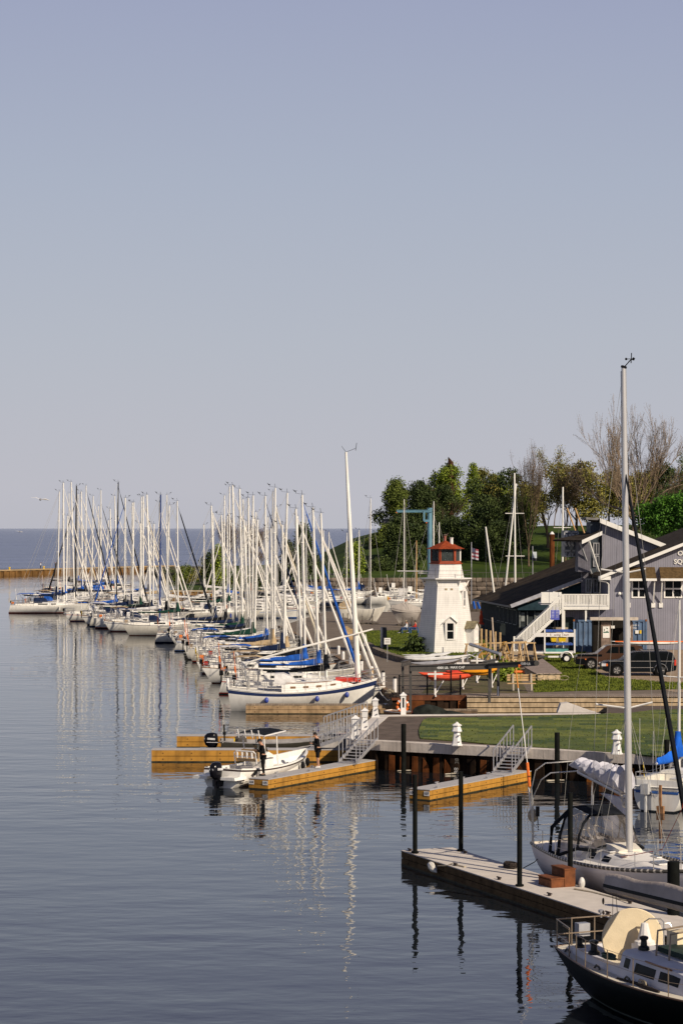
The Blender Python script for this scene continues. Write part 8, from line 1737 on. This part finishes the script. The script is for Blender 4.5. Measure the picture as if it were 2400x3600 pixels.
person('seated person in white shirt leaning back on the lawn', (g3[0], Ych, 1.46), pi, seated(), mat('cloth_white', (.7, .7, .72), .9), jeans, wht, cap=mat('hat_straw', (.5, .4, .25), .8))
person('seated person in red top beside the one in white', (g4[0]-.15, Ych+.3, 1.46), pi, seated(), mat('cloth_red', (.55, .05, .04), .9), jeans, wht)
def chair(label, loc):
    t = thing('lawn_chair', label, 'chair', loc, pi, 'low lawn chairs beside the boat yard'); m = mat('chair_blue', (.03, .10, .26), .6)
    MB().slab([(-.12, -.3, .36), (-.12, .3, .36), (.42, .3, .42), (.42, -.3, .42)], (0, 0, .04)).build('seat', m, t, smooth=False); MB().slab([(-.14, -.3, .34), (-.14, .3, .34), (-.42, .28, 1.05), (-.42, -.28, 1.05)], (-.03, 0, 0)).build('backrest', m, t, smooth=False)
    for s_ in (-1, 1):
        MB().bb((-.25, s_*.36-.05, .56), (.5, s_*.36+.05, .60)).build('armrest', m, t, smooth=False); MB().bb((.36, s_*.34-.04, 0), (.44, s_*.34+.04, .56)).build('leg', m, t, smooth=False); MB().bb((-.36, s_*.34-.04, 0), (-.28, s_*.34+.04, .56)).build('leg', m, t, smooth=False)
chair('blue lawn chair under the person in white', (g3[0], Ych, 1.46)); chair('blue lawn chair under the person in red', (g4[0]-.15, Ych+.3, 1.46)); chair('empty blue lawn chair right of the seated pair', (g4[0]+.9, Ych+.2, 1.46))
# gulls
def gullf(label, px, py, Y, span, onwater=False):
    c = PD(px, py, Y); t = thing('seagull', label, 'bird', c); MB().path([(-.18, 0, 0), (-.05, 0, -.01), (.08, 0, .02), (.2, 0, .05)], [.02, .07, .07, .03], 7).build('body', mat('gull_grey', (.3, .3, .32), .7), t); m1 = MB(); s = span/2
    for s_ in (-1, 1): m1.slab([(-.02+.08, 0, 0), (.07, s_*s*.5, .10), (-.06, s_*s, .02), (-.10, s_*s*.5, .08), (-.07, 0, 0)], (0, 0, .012))
    m1.build('wings', whitep, t, smooth=False); t.rotation_euler = (radians(8), 0, radians(95)); return t
gullf('white gull gliding with spread wings left of the outermost masts', 143, 1756, 150, 1.25)
gullf('white gull low over the lake below the gliding one', 69, 1870, 300, 1.0)
# floating debris by the seawall
for i, (x, y) in enumerate(((1413, 2712), (1948, 2746), (1590, 2722))):
    m1 = MB(); rn = random.Random(i)
    for k in range(6): m1.tube((rn.uniform(-.4, .2), rn.uniform(-.15, .15), .02), (rn.uniform(-.1, .5), rn.uniform(-.15, .15), .05), .03, n=4)
    o = m1.build('floating_debris', mat('foam_pale', (.5, .45, .36), .9), loc=G(x, y, 0)); tag(o, ['pale floating driftwood by the left seawall pile', 'pale floating driftwood by the middle seawall pile', 'thin floating scum between the seawall fins'][i], 'driftwood')

# worn dirt strip between turf and cap, scattered clutter at the quay
rn = random.Random(44)
for i, (x, y, lab) in enumerate(((1388, 2452, 'coiled brown rope heap on the quay corner right of the white bow'), (1372, 2440, 'pale rope tangle on the quay beside the white bow'))):
    m1 = MB(); c = G(x, y, 1.2)
    for k in range(6): m1.path([Vector((.35*cos(a)*(1-.08*k)+rn.uniform(-.06, .06), .3*sin(a)*(1-.08*k)+rn.uniform(-.06, .06), .04+.05*k)) for a in [2*pi*j/10 for j in range(10)]], .035, 4, closed=True)
    o = m1.build('rope_heap', roped if i == 0 else ropem, loc=c); tag(o, lab, 'rope')
m1 = MB(); a = Vector((2.35, 153.5, 1.75)); b = Vector((3.7, 150.6, 1.3)); m1.path([a, a.lerp(b, .25)+Vector((0, 0, -.55)), a.lerp(b, .55)+Vector((0, 0, -.75)), a.lerp(b, .85)+Vector((0, 0, -.3)), b], .03, 5)
tag(m1.build('mooring_line', fender), 'pale mooring line sagging from the blue-striped bow to the quay', 'rope')
ds = thing('dinghy', 'small brown dinghy with white fender tied under the quay corner', 'boat', (X_at(1362, 147.5), 147.5, 0), radians(-35)); h = Hull(2.6, 1.2, .5, tr=.8, so=0, rake=.2, sheer=.3); hull_mesh(h, [teak, whitep, antifoul_dark], [0, 1, 0, 0, 0, 0, 0, 0, 0, 0, 0], N=8, parent=ds); deck_mesh(h, mat('dinghy_in', (.10, .07, .05), .8), ds, z=-.2)
MB().bb((.8, -.5, .35), (1.05, .5, .4)).bb((1.7, -.4, .38), (1.9, .4, .43)).build('thwart', woodb, ds, smooth=False)
